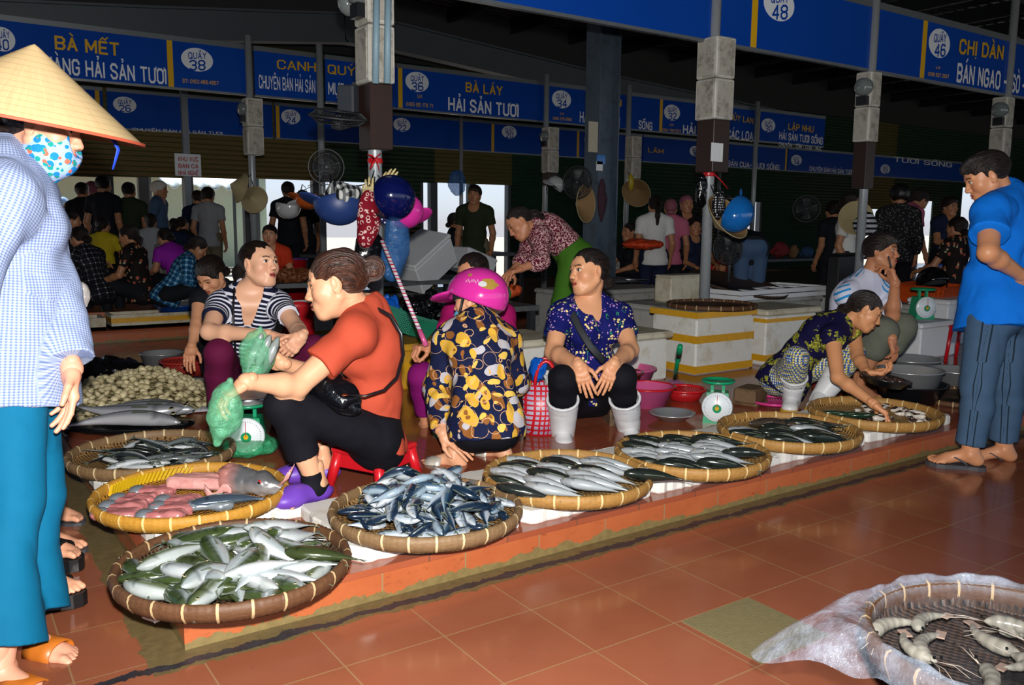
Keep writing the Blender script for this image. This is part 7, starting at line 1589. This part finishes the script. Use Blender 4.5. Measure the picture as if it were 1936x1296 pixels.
# worn helmet (goes with the woman in the leaf-print jacket)
A = LEAF; R = A['HR']; hc = A['hc']
def strip_tags(o):
    for k in ('label', 'category', 'group'):
        if k in o: del o[k]
    return o
t = strip_tags(helmet('x', hc+R@np.array((0, -.020, .024))*A['hs'], A['HR'][:, 1]+A['HR'][:, 2]*.12, A['HR'][:, 2], M_HPINK, 1.13)); t.parent = A['root']; t.location = Vector(t.location)-A['root'].location
# transfers printed on its side
ctr = np.array((0, 0, 0.)); 
def on_helmet(a, e): r = .1195; return np.array((-r*math.cos(e)*math.cos(a), r*1.14*math.cos(e)*math.sin(a), r*1.02*math.sin(e)))
def sticker(name, a0, e0, pts, m, par, lift=.0015):
    V = []; 
    for (u, w) in pts: p = on_helmet(a0+u, e0+w); V.append(p*(1+lift/.12))
    c = on_helmet(a0, e0)*(1+lift/.12*1.5); V.append(c); k = len(pts); o = obj(name, mesh(name, V, [[i, (i+1) % k, k] for i in range(k)]), m, par); return o
M_GOLD = M('gold_print', '#c9a24a', .3, .4)
circ = lambda r, k=18, ax=1.0: [(r*ax*math.cos(2*PI*i/k), r*math.sin(2*PI*i/k)) for i in range(k)]
shell = [c for c in t.children if c.name.startswith('shell')][0]
sticker('print', -.75, .32, [(x*(1+.18*math.sin(5*i)), y) for i, (x, y) in enumerate(circ(.20, 26, 1.5))], M_GOLD, shell); sticker('print', -.52, .30, circ(.10, 18, 1.4), M_HWHT, shell, .002); sticker('print', -.05, .66, circ(.065, 14, 1.3), M_GOLD, shell)
for k in range(7):
    a = .02-.065*k; sticker('print', a, .40+.035*math.sin(k*2.2), [(-.012, -.05), (.012, -.04), (.018, .05), (-.006, .045)], M_HWHT, shell)
# helmets on the nearest pole
helmet('slate blue helmet hung upside down on the nearest pole, cloth inside', J(640, 384, 4.95), cdir(-.95, .10, -.2), cdir(-.10, -.97, -.15), M_HSLATE, 1.08)
bag('black and white checked cloth stuffed in the slate blue helmet', J(648, 366, 4.90), (.12, .09, .07), cloth('checked_cloth', lambda t, f: check(t, t.obj(), .034, '#14161a', '#6d7072', '#c9cbc8', .5)), rotz(yaw0), .3, 10, 21, 'checked_cloth')
helmet('glossy navy helmet hung on the nearest pole', J(742, 374, 4.55), cdir(.2, -.25, .9), cdir(.05, .25, -.95), M_HNAVY, 1.0, False); helmet('pink helmet behind the glossy navy one', J(762, 396, 4.75), cdir(.6, -.2, .6), cdir(.5, -.85, -.1), M_HPINK, .90)
bag('bag of dark red printed cloth hung between the helmets', J(697, 402, 4.62), (.062, .04, .125), cloth('red_ring_print', pat_rings('#7d1022', '#d9b8b0', 34)), None, .18, 8, 22, 'cloth_bag', extra=(((0, 0, -.06), (-.02, 0, -.14), .06, .05),))
bag('small dotted cloth under the glossy navy helmet', J(735, 410, 4.70), (.06, .03, .05), cloth('dotted_cloth', pat_dots('#23204a', '#c9c6d6', 60, .3)), None, .2, 14, 23, 'dotted_cloth')
M_GLOVE = M('cream_rubber', '#d6c48e', .5); V, F = hand_mesh(.8, .004, 1, (.15, .2, .25, .3), 0); 
for i, (px, py, d, k) in enumerate(((698, 385, cdir(-.1, 1, 0), 1), (720, 362, cdir(.45, .9, 0), -1))):
    R_ = frame(d, cdir(0, .1, -1)); P = J(px, py, 4.66); o = obj('rubber_glove', mesh('rubber_glove', V@R_.T, F), M_GLOVE, None, P); tag(o, 'cream rubber glove hung above the red cloth, '+('left one' if i == 0 else 'right one'), 'glove', 'rubber gloves on the pole')
b = MB()
def drape(name, label, pts, m, w=.1, cat='bag'):
    pass
t = thing('ribbon', 'red ribbon tied round the nearest pole below the brown box', 'ribbon', J(708, 300, 4.95)); q = np.array(t.location)
for a, c in (((0, 0, 0), (-.03, 0, -.06)), ((0, 0, 0), (.03, 0, -.07)), ((0, 0, 0), (-.045, 0, .02)), ((0, 0, 0), (.04, 0, .03))): b = MB(); b.tube([a, np.array(c)*.5+np.array((0, -.01, .005)), c], [.008, .012, .006], 6, flat=.3); b.build('loop', M_REDP, t, True)
b = MB(); b.lathe([(.044, -.016), (.047, 0), (.044, .016)], 20, np.array((OY(709, 300, Y1)[0], Y1, q[2]))-q); o = b.build('band', M_REDP, t, True)
bag('blue translucent plastic bag hanging from the nearest pole', J(748, 470, 4.72), (.085, .05, .19), F_BLU, roty(.15), .22, 7, 24, extra=(((0, 0, .1), (-.03, 0, .22), .05, .015),))
bag('black plastic bag hanging behind the hair bun', J(700, 480, 4.75), (.10, .05, .14), F_BLKO, None, .3, 9, 25); 
for px, py, nm in ((578, 352, 'orange helmet hung at the left of the slate blue one'),): helmet(nm, J(580, 376, 10.3), cdir(-.8, .1, -.5), cdir(-.1, -.97, -.2), M_HORW, 1.1)
helmet('white and orange helmet hung behind the striped top\'s pole', J(545, 392, 10.4), cdir(.7, .1, -.6), cdir(0, -1, -.1), M_HWHT, 1.2); helmet('black helmet hung right of the steel column\'s fan', J(1050, 350, 12.7), cdir(-.6, .1, -.6), cdir(.3, .8, -.4), M_HWHT, 1.1)['label'] = 'white cap helmet hung left of the steel column'
# cone hats
t_ = NT('palm_leaf_hat'); o_ = t_.obj(); z = t_.xyz(o_)[2]; f = t_.math('FRACT', t_.math('MULTIPLY', z, 62)); ang = t_.math('ARCTAN2', t_.xyz(o_)[1], t_.xyz(o_)[0]); n_ = t_.noise(t_.vec(t_.math('MULTIPLY', ang, 14), t_.math('MULTIPLY', z, 6), 0), 2, 3)
c_ = t_.mix(n_, srgb('#c9a878'), srgb('#e0c898')); c_ = t_.mix(t_.math('MULTIPLY', t_.math('LESS_THAN', f, .12), .30), c_, srgb('#9c7a4c')); t_.bump(f, .25, .002); M_HAT = t_.fin(c_, .6, 0, .3); M_HATR = M('hat_rim', '#c0543a', .6); M_HATIN = M('hat_inside', '#8f7048', .8)
def cone_hat(label, P, axis, R=.21, h=.155, rim=M_HATR, name='cone_hat', m=None):
    t = thing(name, label, 'hat', P); a = nrm(axis); Rm = frame(nrm(np.cross(a, (.3, .9, .2))), a); t.rotation_euler = Matrix(Rm.tolist()).to_euler()
    b = MB(); b.lathe([(.0008, h), (.012, h-.006), (R*.5, h*.5), (R, 0)], 72); b.build('cone', m or M_HAT, t, True); b = MB(); b.lathe([(R-.004, -.001), (R*.5, h*.5-.005), (.001, h-.008)], 72); b.build('inside', M_HATIN, t, True)
    b = MB(); b.lathe([(R-.004, -.004), (R+.004, -.004), (R+.004, .004), (R-.004, .003)], 72, closed=True); b.build('rim', rim, t, True); return t
apex = J(75, 88, 2.42); rimc = J(80, 236, 2.42); t = strip_tags(cone_hat('x', J(50, 234, 2.36), cdir(.17, .97, -.12), .300, .215)); t.parent = HATW['root']; t.location = Vector(t.location)-HATW['root'].location
M_HATO = M('old_hat', '#a89870', .7, var=.2)
cone_hat('old cone hat hung on the pole, seen end-on, above the striped top', J(481, 378, 10.4), cdir(-.1, .1, -.98), .165, .11, M_HATO, m=M_HATO); cone_hat('cone hat hung sideways left of the end-on one', J(456, 356, 10.3), cdir(-.7, .2, -.6), .18, .14, M_HATO, m=M_HATO)
cone_hat('cone hat hung on the steel column', J(1108, 385, 9.05), cdir(-.75, .05, .5), .20, .13, M_HATO, m=M_HAT); cone_hat('cone hat hung right of the steel column, under a yellow bag', J(1203, 365, 13.25), cdir(.4, .5, .7), .23, .14, M_HATO, m=M_HAT)
cone_hat('cone hat with dotted cloth and a blue helmet in it, on the right-hand pole', J(1376, 410, 6.58), cdir(-.5, -.45, .6), .20, .14, M_HATO, m=M_HAT)
helmet('blue helmet hung in the cone hat on the right-hand pole', J(1390, 404, 6.46), cdir(.35, .6, .5), cdir(.75, -.35, -.45), M_HBLUE, 1.15); bag('dotted black and white cloth between pole and blue helmet', J(1359, 388, 6.42), (.065, .04, .11), cloth('bw_dots', pat_dots('#15151a', '#c9c9cc', 55, .33)), None, .2, 12, 26, 'dotted_cloth')
bag('black plastic bag hung left of the right-hand pole', J(1326, 362, 6.7), (.055, .045, .14), F_BLKO, None, .3, 10, 27); bag('yellow plastic bag above a cone hat, right of the column', J(1193, 345, 13.0), (.05, .04, .13), M('yellow_bag', '#b8a01c', .4), None, .3, 10, 28)
t = thing('red_tie', 'red cord wound round the right-hand pole under the brown box', 'cord', (OY(1340, 325, Y1)[0], Y1, OY(1340, 328, Y1)[2])); b = MB(); b.lathe([(.044, -.025), (.050, -.01), (.047, .0), (.050, .012), (.044, .025)], 20); b.build('band', M_REDP, t, True); b = MB(); b.tube([(0, -.05, 0), (.06, -.08, -.06), (.13, -.09, -.12)], .005, 6); b.build('tail', M_REDP, t, True)
o = MB().box((OY(1332, 290, Y1)[0]-.0, Y1-.128, OY(1332, 290, Y1)[2]), (.13, .004, .14)).build('paper_notice', M_FOAMW); tag(o, 'white sheet of ruled paper stuck on the brown box', 'paper')
def cord(o, A, B, m=None):
    b = MB(); b.tube([A, (np.array(A)+np.array(B))/2+np.array((0, 0, -.01)), B], .004, 5); c = b.build('cord', m or M_STRAP, None, True); bpy.context.view_layer.update(); c.parent = o; c.matrix_parent_inverse = o.matrix_world.inverted()
HG = {o['label']: o for o in bpy.data.objects if 'label' in o and o.parent is None}
for key, a, b in (('slate blue helmet hung', (650, 352, 4.95), (706, 345, 5.16)), ('glossy navy helmet hung', (735, 352, 4.62), (713, 330, 5.16)), ('pink helmet behind', (760, 380, 4.75), (713, 345, 5.16)), ('bag of dark red', (698, 352, 4.62), (708, 320, 5.16)), ('small dotted cloth', (733, 402, 4.70), (711, 380, 5.16)), ('blue translucent', (738, 412, 4.72), (712, 395, 5.16)), ('black plastic bag hanging', (700, 445, 4.75), (710, 400, 5.16)),
                  ('old cone hat', (480, 352, 10.25), (476, 340, 10.55)), ('cone hat hung sideways', (460, 340, 10.3), (475, 330, 10.55)), ('cone hat hung right', (1196, 350, 13.0), (1188, 335, 13.45)), ('yellow plastic bag', (1192, 335, 13.0), (1188, 325, 13.45)), ('cone hat with dotted', (1360, 385, 6.55), (1341, 345, 6.78)), ('blue helmet hung', (1385, 375, 6.45), (1342, 345, 6.78)), ('dotted black', (1356, 375, 6.42), (1342, 345, 6.78)), ('black plastic bag hung left', (1330, 345, 6.7), (1339, 335, 6.78)), ('orange helmet', (582, 352, 10.3), (606, 340, 10.75)), ('white and orange', (552, 368, 10.4), (604, 345, 10.75)), ('white cap', (1046, 335, 12.4), (1034, 325, 12.9)), ('cream rubber glove', (705, 385, 4.70), (709, 330, 5.16))):
    for lb, o in HG.items():
        if lb.startswith(key): cord(o, J(*a), J(*b))
# things on the steel column
for px, py, w, h, m, lab in ((1122, 259, .13, .32, M('faded_paper', '#b0aa98', .8), 'faded paper notice on the steel column'), (1137, 302, .12, .10, M_HBLUE, 'small blue sticker on the steel column'), (1134, 314, .09, .10, M_FOAMW, 'small white sticker under the blue one')):
    P = OY(px, py, 7.27); o = MB().box((P[0], 7.276, P[2]), (w, .004, h)).build('notice_paper', m); tag(o, lab, 'notice')
bag('dark wine-coloured rag hung on the steel column', OY(1138, 375, 7.27), (.06, .04, .22), M('wine_rag', '#3d2430', .9), None, .25, 8, 29, 'rag', extra=(((0, 0, 0), (0, 0, -.25), .05, .02),))
# accessories of the people
t = thing('handbag', 'glossy black handbag at the coral woman\'s hip', 'handbag', J(632, 745, 3.22)); v = Vol((-.16, -.08, -.14), (.16, .08, .12), .006); v.ell((0, 0, 0), (.12, .045, .075), k=0); v.wrinkle(.012, (14, 30, 22), 5); V, F = v.net(); R_ = np.stack([cdir(.85, -.5, 0), cdir(0, 0, 1), cdir(.5, .85, 0)], 1); obj('bag_body', mesh('bag_body', V@R_.T, F), M('patent_black', '#0c0c10', .12, bump=.6, bs=40), t)
q = np.array(t.location); st = [(652, 747, 3.16), (690, 749, 3.13), (726, 738, 3.19), (750, 714, 3.24), (762, 672, 3.30), (758, 632, 3.32), (738, 598, 3.30), (704, 580, 3.34)]
b = MB(); b.tube([J(*p)-q for p in st], .009, 8, flat=.5); b.build('strap', M('strap_black', '#17171b', .3), t, True); b = MB(); b.lathe([(.008, -.003), (.014, 0), (.008, .003)], 14, J(652, 747, 3.15)-q, None, closed=True); b.build('ring', M('copper', '#b0552f', .3, .7), t, True)
t = thing('shoulder_strap', 'black bag strap across the blue flowered blouse', 'strap', J(1106, 620, 4.40)); q = np.array(t.location); b = MB(); b.tube([J(*p)-q for p in ((1072, 566, 4.53), (1080, 590, 4.47), (1096, 622, 4.40), (1116, 655, 4.36), (1142, 684, 4.38))], .019, 8, flat=.16, up=CF); b.build('webbing', M('strap_grey', '#23272c', .7), t, True); b = MB(); b.tube([J(1066, 569, 4.51)-q, J(1082, 562, 4.51)-q, J(1086, 574, 4.47)-q, J(1070, 580, 4.47)-q], .0035, 6, closed=True); b.build('buckle', M('steel_buckle', '#8f9296', .25, .8), t, True)
t = thing('thin_strap', 'thin black strap across the striped top', 'strap', J(442, 600, 4.26)); q = np.array(t.location); b = MB(); b.tube([J(*p)-q for p in ((443, 545, 4.33), (441, 580, 4.25), (442, 620, 4.22), (445, 660, 4.32), (446, 700, 4.40))], .006, 6); b.build('cord', M_STRAP, t, True)
P = J(1684, 504, 5.40); t = thing('mobile_phone', 'dark phone held to the ear of the man in the white polo', 'phone', P); R_ = frame(cdir(-.2, .95, .1), cdir(-.9, -.1, .3)); MB().box((0, 0, 0), (.06, .13, .009), R_, .003).build('phone_body', M_DKB, t); MB().box(R_@np.array((0, 0, .0055)), (.052, .11, .001), R_).build('screen', M('dark_glass', '#0a0c10', .08), t)
# scarf over the shopper's face
A = HATW; R = A['HR']; hs = A['hs']; hc = A['hc']; v = Vol((-.12, -.13, -.22), (.12, .15, .08), .004)
v.ell((0, .030, -.055), (.074, .082, .080), k=0); v.cone((0, .02, -.08), (0, .03, -.16), .05, .016, k=.03); v.cone((0, .02, -.14), (-.02, .0, -.20), .018, .022, k=.02); v.plane((0, .0, .008), (0, -.25, 1), .004); v.plane((0, -.010, 0), (0, -1, .2), .004); v.ell((0, .125, -.010), (.05, .055, .045), k=.01, op='sub'); v.wrinkle(.004, (22, 22, 10), 31); V, F = v.net(); A['put']('scarf', [((V*hs)@R.T+hc, F)], C_MASK)
v = Vol((-.12, -.02, -.02), (.12, .20, .16), .005); b = MB(); b.tube([hc+R@np.array((-.06, .10, .055)), hc+R@np.array((-.05, .16, .04)), hc+R@np.array((-.05, .19, .0)), hc+R@np.array((-.055, .185, -.06))], [.012, .016, .008, .004], 8, flat=.3); b.build('hat_ribbon', M('blue_ribbon', '#1f46c9', .6), A['root'], True, xf=lambda V: V-np.array(A['off']))
A = LEAF; R = A['HR']; b = MB(); hh = A['hs']; b.ell(A['hc']+R@np.array((0, .062, -.062))*hh, (.05*hh, .05*hh, .036*hh), 14, 8); b.build('face_mask', M('blue_mask', '#5aa9cf', .8), A['root'], True, xf=lambda V: V-np.array(A['off']))
A = VENDOR; R = A['HR']; b = MB(); b.ell(A['hc']+R@np.array((-.083, .003, -.038))*A['hs'], (.006, .006, .009), 10, 6) if False else b.ell(A['hc']+R@np.array((.083, .003, -.038))*A['hs'], (.006, .006, .009), 10, 6); b.build('earring', M('gold', '#c9a14a', .2, .9), A['root'], True, xf=lambda V: V-np.array(A['off']))
A = CORAL; R = A['HR']; b = MB(); b.ell(A['hc']+R@np.array((0, -.115, .03))*A['hs'], (.028, .028, .040), 14, 8); b.build('hair_tie', M_STRAP, A['root'], True, xf=lambda V: V-np.array(A['off']))
# ------------------------------------------------------------------ people farther back
def far(label, px, py, w, kind, turn, s=.96, shirt=None, pants=None, hair=None, fem=True, skin='#a87654', lean=0.0, anchor='hd', group=None, vox=.014, sleeve=.6, z0=0.0, **kw):
    """a figure whose head is seen at (px, py), w metres off; turn: 0 faces the camera, 90 the right, 180 away"""
    hd = J(px, py, w); a = math.radians(turn); d = cdir(math.sin(a), 0, -math.cos(a)); yaw = math.atan2(d[1], d[0])
    p = pose(kind, (0, 0, 0), yaw, s, lean=lean); off = hd-p[anchor]; zf = off[2]
    p = pose(kind, (off[0], off[1], zf), yaw, s, lean=lean)
    if kind == 'stand' and abs(zf-z0) > .02 and anchor == 'hd':            # keep the feet on the ground
        f = (hd[2]-z0)/(hd[2]-zf); p = pose(kind, (0, 0, 0), yaw, s*f, lean=lean); off = hd-p['hd']; p = pose(kind, (off[0], off[1], z0), yaw, s*f, lean=lean)
    elif kind != 'stand':
        dz = zf-z0
        for k in ('aL', 'aR'): p[k][2] -= dz
        for k in ('kL', 'kR'): p[k][2] -= dz*.7
    return person('person', label, p, skin, fem, vox=vox, fine=max(.004, vox*.42), hair=hair or dict(style='low', g=.01), shirt=dict(m=shirt or C_DARK, e=.016, sleeve=sleeve, hem=.10, wr=.004), pants=dict(m=pants or C_DARK, e=.016, len=1.85, wr=0), shoes=dict(type='slide', sole=M_BLKRUB) if vox < .0001 else None, open_eyes=vox < .012, group=group, **kw)
SH = dict(style='short', g=.012)
far('woman in a brown flowered blouse seated at the left, arms over her knees', 243, 448, 8.9, 'sit', 270, .96, C_BRFLOW, C_DARK, vox=.010, z0=.12, lean=.15)
far('person in black plaid seated left of the brown flowered blouse', 150, 452, 8.8, 'sit', 250, .96, C_PLAIDK, C_DARK, vox=.012, lean=.35, z0=.12, sleeve=1.8)
far('woman in a blue plaid shirt bent over her goods, behind the striped top', 374, 470, 8.7, 'sit', 110, .92, C_PLAIDB, C_DARK, vox=.011, lean=.55, z0=.12, sleeve=1.8, )
far('woman in a purple top seated low at the left, seen from behind', 312, 452, 9.6, 'sit', 240, .92, C_VIOLET, C_DARK, lean=.45, z0=.12)
far('person in a yellow top seated behind the brown flowered blouse', 195, 428, 10.8, 'sit', 170, .92, C_YELLOW, C_DARK, z0=.12)
far('woman in a red-orange top seated behind the striped top, facing the camera', 510, 446, 9.2, 'chair', 8, .95, C_RED, C_DARK, vox=.010, skin='#c08a68', z0=.12)
far('person in grey seated low at the left behind the flowered blouse', 285, 420, 11.5, 'sit', 200, .92, C_GREY, C_DARK, z0=.12)
far('dark-haired person seated low near the left edge, in a dark top', 135, 418, 9.4, 'sit', 120, .92, C_DARK, C_DARK, z0=.12)
far('dark-haired person crouching between the openings at the left', 330, 428, 12.5, 'sit', 190, .92, C_NAVY, C_DARK, z0=.12)
far('dark-haired person crouching second from left before the bright opening', 345, 425, 12.8, 'sit', 160, .92, C_DARK, C_DARK, z0=.12)
# standing dark figures against the light
S = 'standing figures against the light'
far('standing figure in black seen from behind against the pale wall, leftmost', 156, 363, 12.6, 'stand', 180, 1, C_DARK, C_DARK, SH, False, z0=.0)
far('standing figure in a pink scarf beside the leftmost dark figure', 176, 360, 13.4, 'stand', 170, 1, C_DARK, C_DARK, dict(style='low', m=M('scarf_hair', '#8a4a5c', .9)), True)
far('tall standing figure by the post, third from the left', 196, 352, 12.2, 'stand', 175, 1, C_DARK, C_DARK, SH, False)
far('standing figure in a grey printed top, hair tied, before the pale wall', 244, 363, 12.4, 'stand', 185, 1, C_DKGREEN, C_DARK, SH, False)
far('figure in a white cap and blue top standing in the opening, seen from the side', 302, 360, 13.2, 'stand', 95, 1, C_DENIM, C_DARK, dict(style='short', g=.016, m=M('cap_white', '#b9b4ac', .8)), False)
far('man in a hat and pale grey shirt standing with his back to the camera', 394, 372, 12.8, 'stand', 180, 1, C_GREY, C_KHAKI, dict(style='short', g=.022), False)
far('dark figure standing just left of the pale grey shirt', 374, 376, 13.4, 'stand', 180, 1, C_NAVY, C_DARK, SH, False)
far('dark standing figure behind the hanging orange helmet', 545, 362, 12.5, 'stand', 180, 1, C_DARK, C_DARK, SH, False); far('dark standing figure right of the one behind the orange helmet', 572, 376, 12.9, 'stand', 200, 1, C_DARK, C_DARK, SH, False)
far('person in a blue headscarf glimpsed outside at the far left', 121, 385, 17.5, 'stand', 140, 1, C_DENIM, C_DARK, dict(style='low', m=M('blue_scarf', '#7d9cc9', .9)))
far('man in a dark green polo shirt standing before the ochre shutter', 897, 370, 10.6, 'stand', 350, 1, C_DKGREEN, C_KHAKI, SH, False, vox=.012)
far('person in a dark top crouching left of the man in dark green', 862, 420, 11.2, 'chair', 90, .95, C_DARK, C_DARK)
far('woman with tied hair in a pale printed top, standing with her back to us', 1238, 390, 9.8, 'stand', 185, .96, C_WHITE, C_NAVY, dict(style='pony', g=.01)); far('woman in a dusty pink top and scarf right of the pale printed top', 1268, 395, 10.2, 'stand', 170, .96, C_PINK, C_DARK, dict(style='low', m=M('pink_scarf', '#7d4650', .9)))
far('person in a pink headscarf and dark clothes, right of the dusty pink top', 1298, 388, 10.6, 'stand', 10, .96, C_DARK, C_DARK, dict(style='low', m=M('rose_scarf', '#8a4c5e', .9)))
far('seated person behind the row of pale boxes', 1190, 440, 10.3, 'chair', 300, .95, C_DARK, C_DARK); far('dim seated person behind the pole with the blue helmet', 1312, 430, 10.4, 'chair', 20, .95, C_NAVY, C_DARK)
far('figure in pale jeans bending away, right of the pole with the blue helmet', 1420, 470, 8.6, 'stand', 175, .95, C_DARK, C_DENIM, SH, False, lean=1.35, anchor='pel')
far('woman in a white T-shirt with a cone hat on her arm', 1608, 388, 9.2, 'stand', 60, .96, C_WHITE, C_BLACK, vox=.012)
far('person in a black helmet and leopard print jacket, back turned', 1700, 372, 9.6, 'stand', 170, 1, C_LEOP, C_BLACK, dict(style='short', g=.024, m=M_BLKRUB), vox=.012, sleeve=1.8)
far('dark figure standing in a black helmet at the left of the white T-shirt', 1575, 400, 10.4, 'stand', 200, .95, C_DARK, C_DARK, dict(style='short', g=.022))
far('person in a pink top bending behind the leopard print jacket', 1738, 380, 10.8, 'stand', 100, .95, C_PINK, C_DARK, lean=.6)
far('person in a dark blue shirt sitting far back at the right', 1795, 392, 10.2, 'chair', 20, .98, C_NAVY, C_DARK, SH, False); far('woman in dark flowered clothes on the blue armchair, seen from behind', 1808, 432, 8.9, 'chair', 210, .95, C_BRFLOW, C_DARK)
P = J(1618, 412, 8.95); cone_hat('cone hat carried on the arm of the woman in white', P, cdir(-.3, -.2, -.9), .17, .11, M_HATO, m=M_HATO)
bag('silver and black insulated bag on the shoulder at the right back', J(1637, 425, 8.8), (.16, .10, .13), cloth('zebra_cloth', lambda t, f: t.mix(t.math('GREATER_THAN', t.math('SINE', t.math('MULTIPLY', t.xyz(t.obj())[2], 120)), .2), srgb('#b9bbc0'), srgb('#17171a'))), None, .2, 9, 41, 'shoulder_bag')
# odds and ends in the middle distance
bag('heap of reddish dried fish on the dark stall table', J(540, 522, 7.65), (.36, .18, .07), M('dried_fish', '#6d3a18', .6, var=.5, vs=60, bump=1, bs=50), None, .6, 22, 42, 'dried_fish', vox=.008)
basin('red tub with a blue lid behind the woman in red-orange', *J(548, 480, 10.4)[:2], .12, .2, .62, M_REDP, 'tub', rim=True, rimm=M_BLUP, r0=.95)
x, y = 5.2, 8.9; bag('green plastic tarp heap behind the tilted white box', (4.55, 8.9, .50), (.40, .2, .14), M('olive_tarp', '#5a5a2c', .5, var=.3, bump=.8, bs=16), None, .4, 7, 43, 'tarp', vox=.01); counter('grey table under the olive tarp heap', 4.7, 8.95, 1.6, .6, .40)
basin('red basin on the floor under the bending woman\'s table', 3.62, 5.28, PZ, .17, .12, M_REDP, rim=True); basin('orange tub on the floor left of the red basin', 3.28, 5.62, PZ, .15, .14, M_ORP, rim=True)
helmet('light blue helmet on the olive tarp heap', (4.95, 8.75, .70), (0, -1, .1), (0, 0, 1), M_HBLUE, 1.0); helmet('white and dark helmet right of the light blue one', (5.25, 8.8, .70), (.4, -1, .1), (0, 0, 1), M_HWHT, 1.0)
bag('green plastic bag by the bending woman\'s hands', OY(945, 487, 5.95)*np.array((1, 1, 0))+np.array((0, 0, .63)), (.10, .08, .09), M('green_bag', '#14803c', .35, bump=.6, bs=18), None, .3, 10, 44); bag('orange plastic bag behind the green one', OY(968, 478, 6.0)*np.array((1, 1, 0))+np.array((0, 0, .63)), (.10, .08, .07), M('orange_bag', '#d0562a', .3), None, .3, 10, 45)
t = thing('orange_crate', 'orange plastic basket on the grey foam box at the right', 'basket', (*J(1755, 570, 8.4)[:2], J(1755, 570, 8.4)[2])); b = MB(); b.lathe([(.26, 0), (.32, .16)], 4, (0, 0, 0), rotz(PI/4), 1.5, 1.0); o = b.build('mesh_sides', holes_mat('holes_orange', '#d8551c'), t); thick(o, .006); b = MB(); b.lathe([(.32, .155), (.335, .17), (.345, .165), (.325, .15)], 4, (0, 0, 0), rotz(PI/4), 1.5, 1.0, closed=True); b.build('rim', M_ORP, t); MB().box((0, 0, .003), (.55, .37, .006)).build('base', M_ORP, t)
helmet('glossy black helmet lying in the orange basket', J(1762, 545, 8.4)+np.array((0, 0, .06)), (-.6, -.8, .1), (0, .2, 1), gloss('black_gloss', '#0a0a0d'), 1.25, False)
bag('bags and goods wrapped in red cloth among the far stalls', OY(1475, 480, 9.9)*np.array((1, 1, 0))+np.array((0, 0, .75)), (.20, .14, .14), M('red_bundle', '#7d1f26', .8), None, .3, 8, 46, 'bundle'); bag('blue bundle on the far stall left of the phone man', OY(1525, 485, 9.8)*np.array((1, 1, 0))+np.array((0, 0, .72)), (.14, .12, .11), M('blue_bundle', '#28486d', .8), None, .3, 8, 47, 'bundle'); bag('tan bundle between the red and the blue bundle', OY(1500, 484, 9.85)*np.array((1, 1, 0))+np.array((0, 0, .73)), (.09, .09, .12), M('tan_bundle', '#7d5a38', .8), None, .3, 8, 48, 'bundle')
counter('long dark stall table carrying bundles at the right back', 12.6, 9.9, 4.2, .9, .62); counter('long dark stall table in the middle of the far aisle', 6.2, 11.6, 3.4, .9, .60, z0=.12)
bag('orange tarpaulin heap behind the row of pale boxes', J(1215, 462, 9.4), (.26, .2, .07), M('orange_tarp', '#c13c14', .6, bump=.6, bs=12), None, .3, 7, 49, 'tarp', vox=.01)
foam_box('tall foam box with blue tape beside the steel column', 6.62, 8.25, 0, .30, .30, .85, M_FOAM, 0, True, ((.9, .03),), None, '#2468b8', over=0)
chair('red plastic chair at the right end of the pale boxes', 8.65, 8.0, 0, yaw0+.5, M_REDP, .9)
t = thing('round_tray', 'big dark woven tray leaning behind the grid racks', 'tray', J(1395, 540, 8.3), 0, None, (.22, .05, 0)); b = MB(); b.lathe([(.001, .01), (.45, .012), (.47, .03), (.48, .03), (.47, 0), (.001, 0)], 48); b.build('tray_body', BAM['dark'][1], t, True)
foam_box('dark crate under the big leaning woven tray', *J(1395, 550, 8.4)[:2], 0, .9, .5, .40, M('dark_crate', '#25272a', .6), 0, True, (), None)
x, y = 1.30, 9.35; foam_box('foam box with faded yellow tape along the stall step, right one', 1.95, 9.32, .12, .95, .36, .14, M_FOAMD, 0, False, ((.6, .05),), 'foam boxes along the stall step'); foam_box('foam box along the stall step, left one beside the cone hat shopper', 1.20, 9.32, .12, .45, .36, .12, M_FOAMD, 0, False, (), 'foam boxes along the stall step')
MB().box((1.6, 9.9, .19), (2.2, .8, .14)).build('stall_step', M_PFACE)['kind'] = 'structure'
t = thing('bottle', 'green bottle standing on the left stall step', 'bottle', (OY(196, 540, 9.7)[0], 9.7, .38)); b = MB(); b.lathe([(.001, -.12), (.035, -.12), (.036, .02), (.014, .07), (.013, .11), (.001, .11)], 20); b.build('bottle_body', M_GRNP, t, True); b = MB(); b.lathe([(.001, .11), (.015, .11), (.015, .13), (.001, .13)], 14); b.build('cap', M_GRNP, t, True)
bag('knotted blue plastic bag hung before the green shutter', J(865, 345, 13.0), (.16, .06, .20), F_BLU, None, .4, 9, 50); 
for px, py, w, lab in ((60, 560, 2.72, 'clear plastic bag of fish in the hidden shopper\'s hand'),):
    bag(lab, J(150, 558, 2.85), (.035, .03, .055), film_mat('clear_film', '#b9b3b0', .6), None, .3, 14, 51)
# silver foil box hung by the phone man's back
foam_box('black stand with a silver foil print behind the phone man', *J(1592, 560, 8.4)[:2], PZ, .5, .12, .82, M('black_board', '#101113', .5), .2, True, (), None, h_lid=.02, over=0)
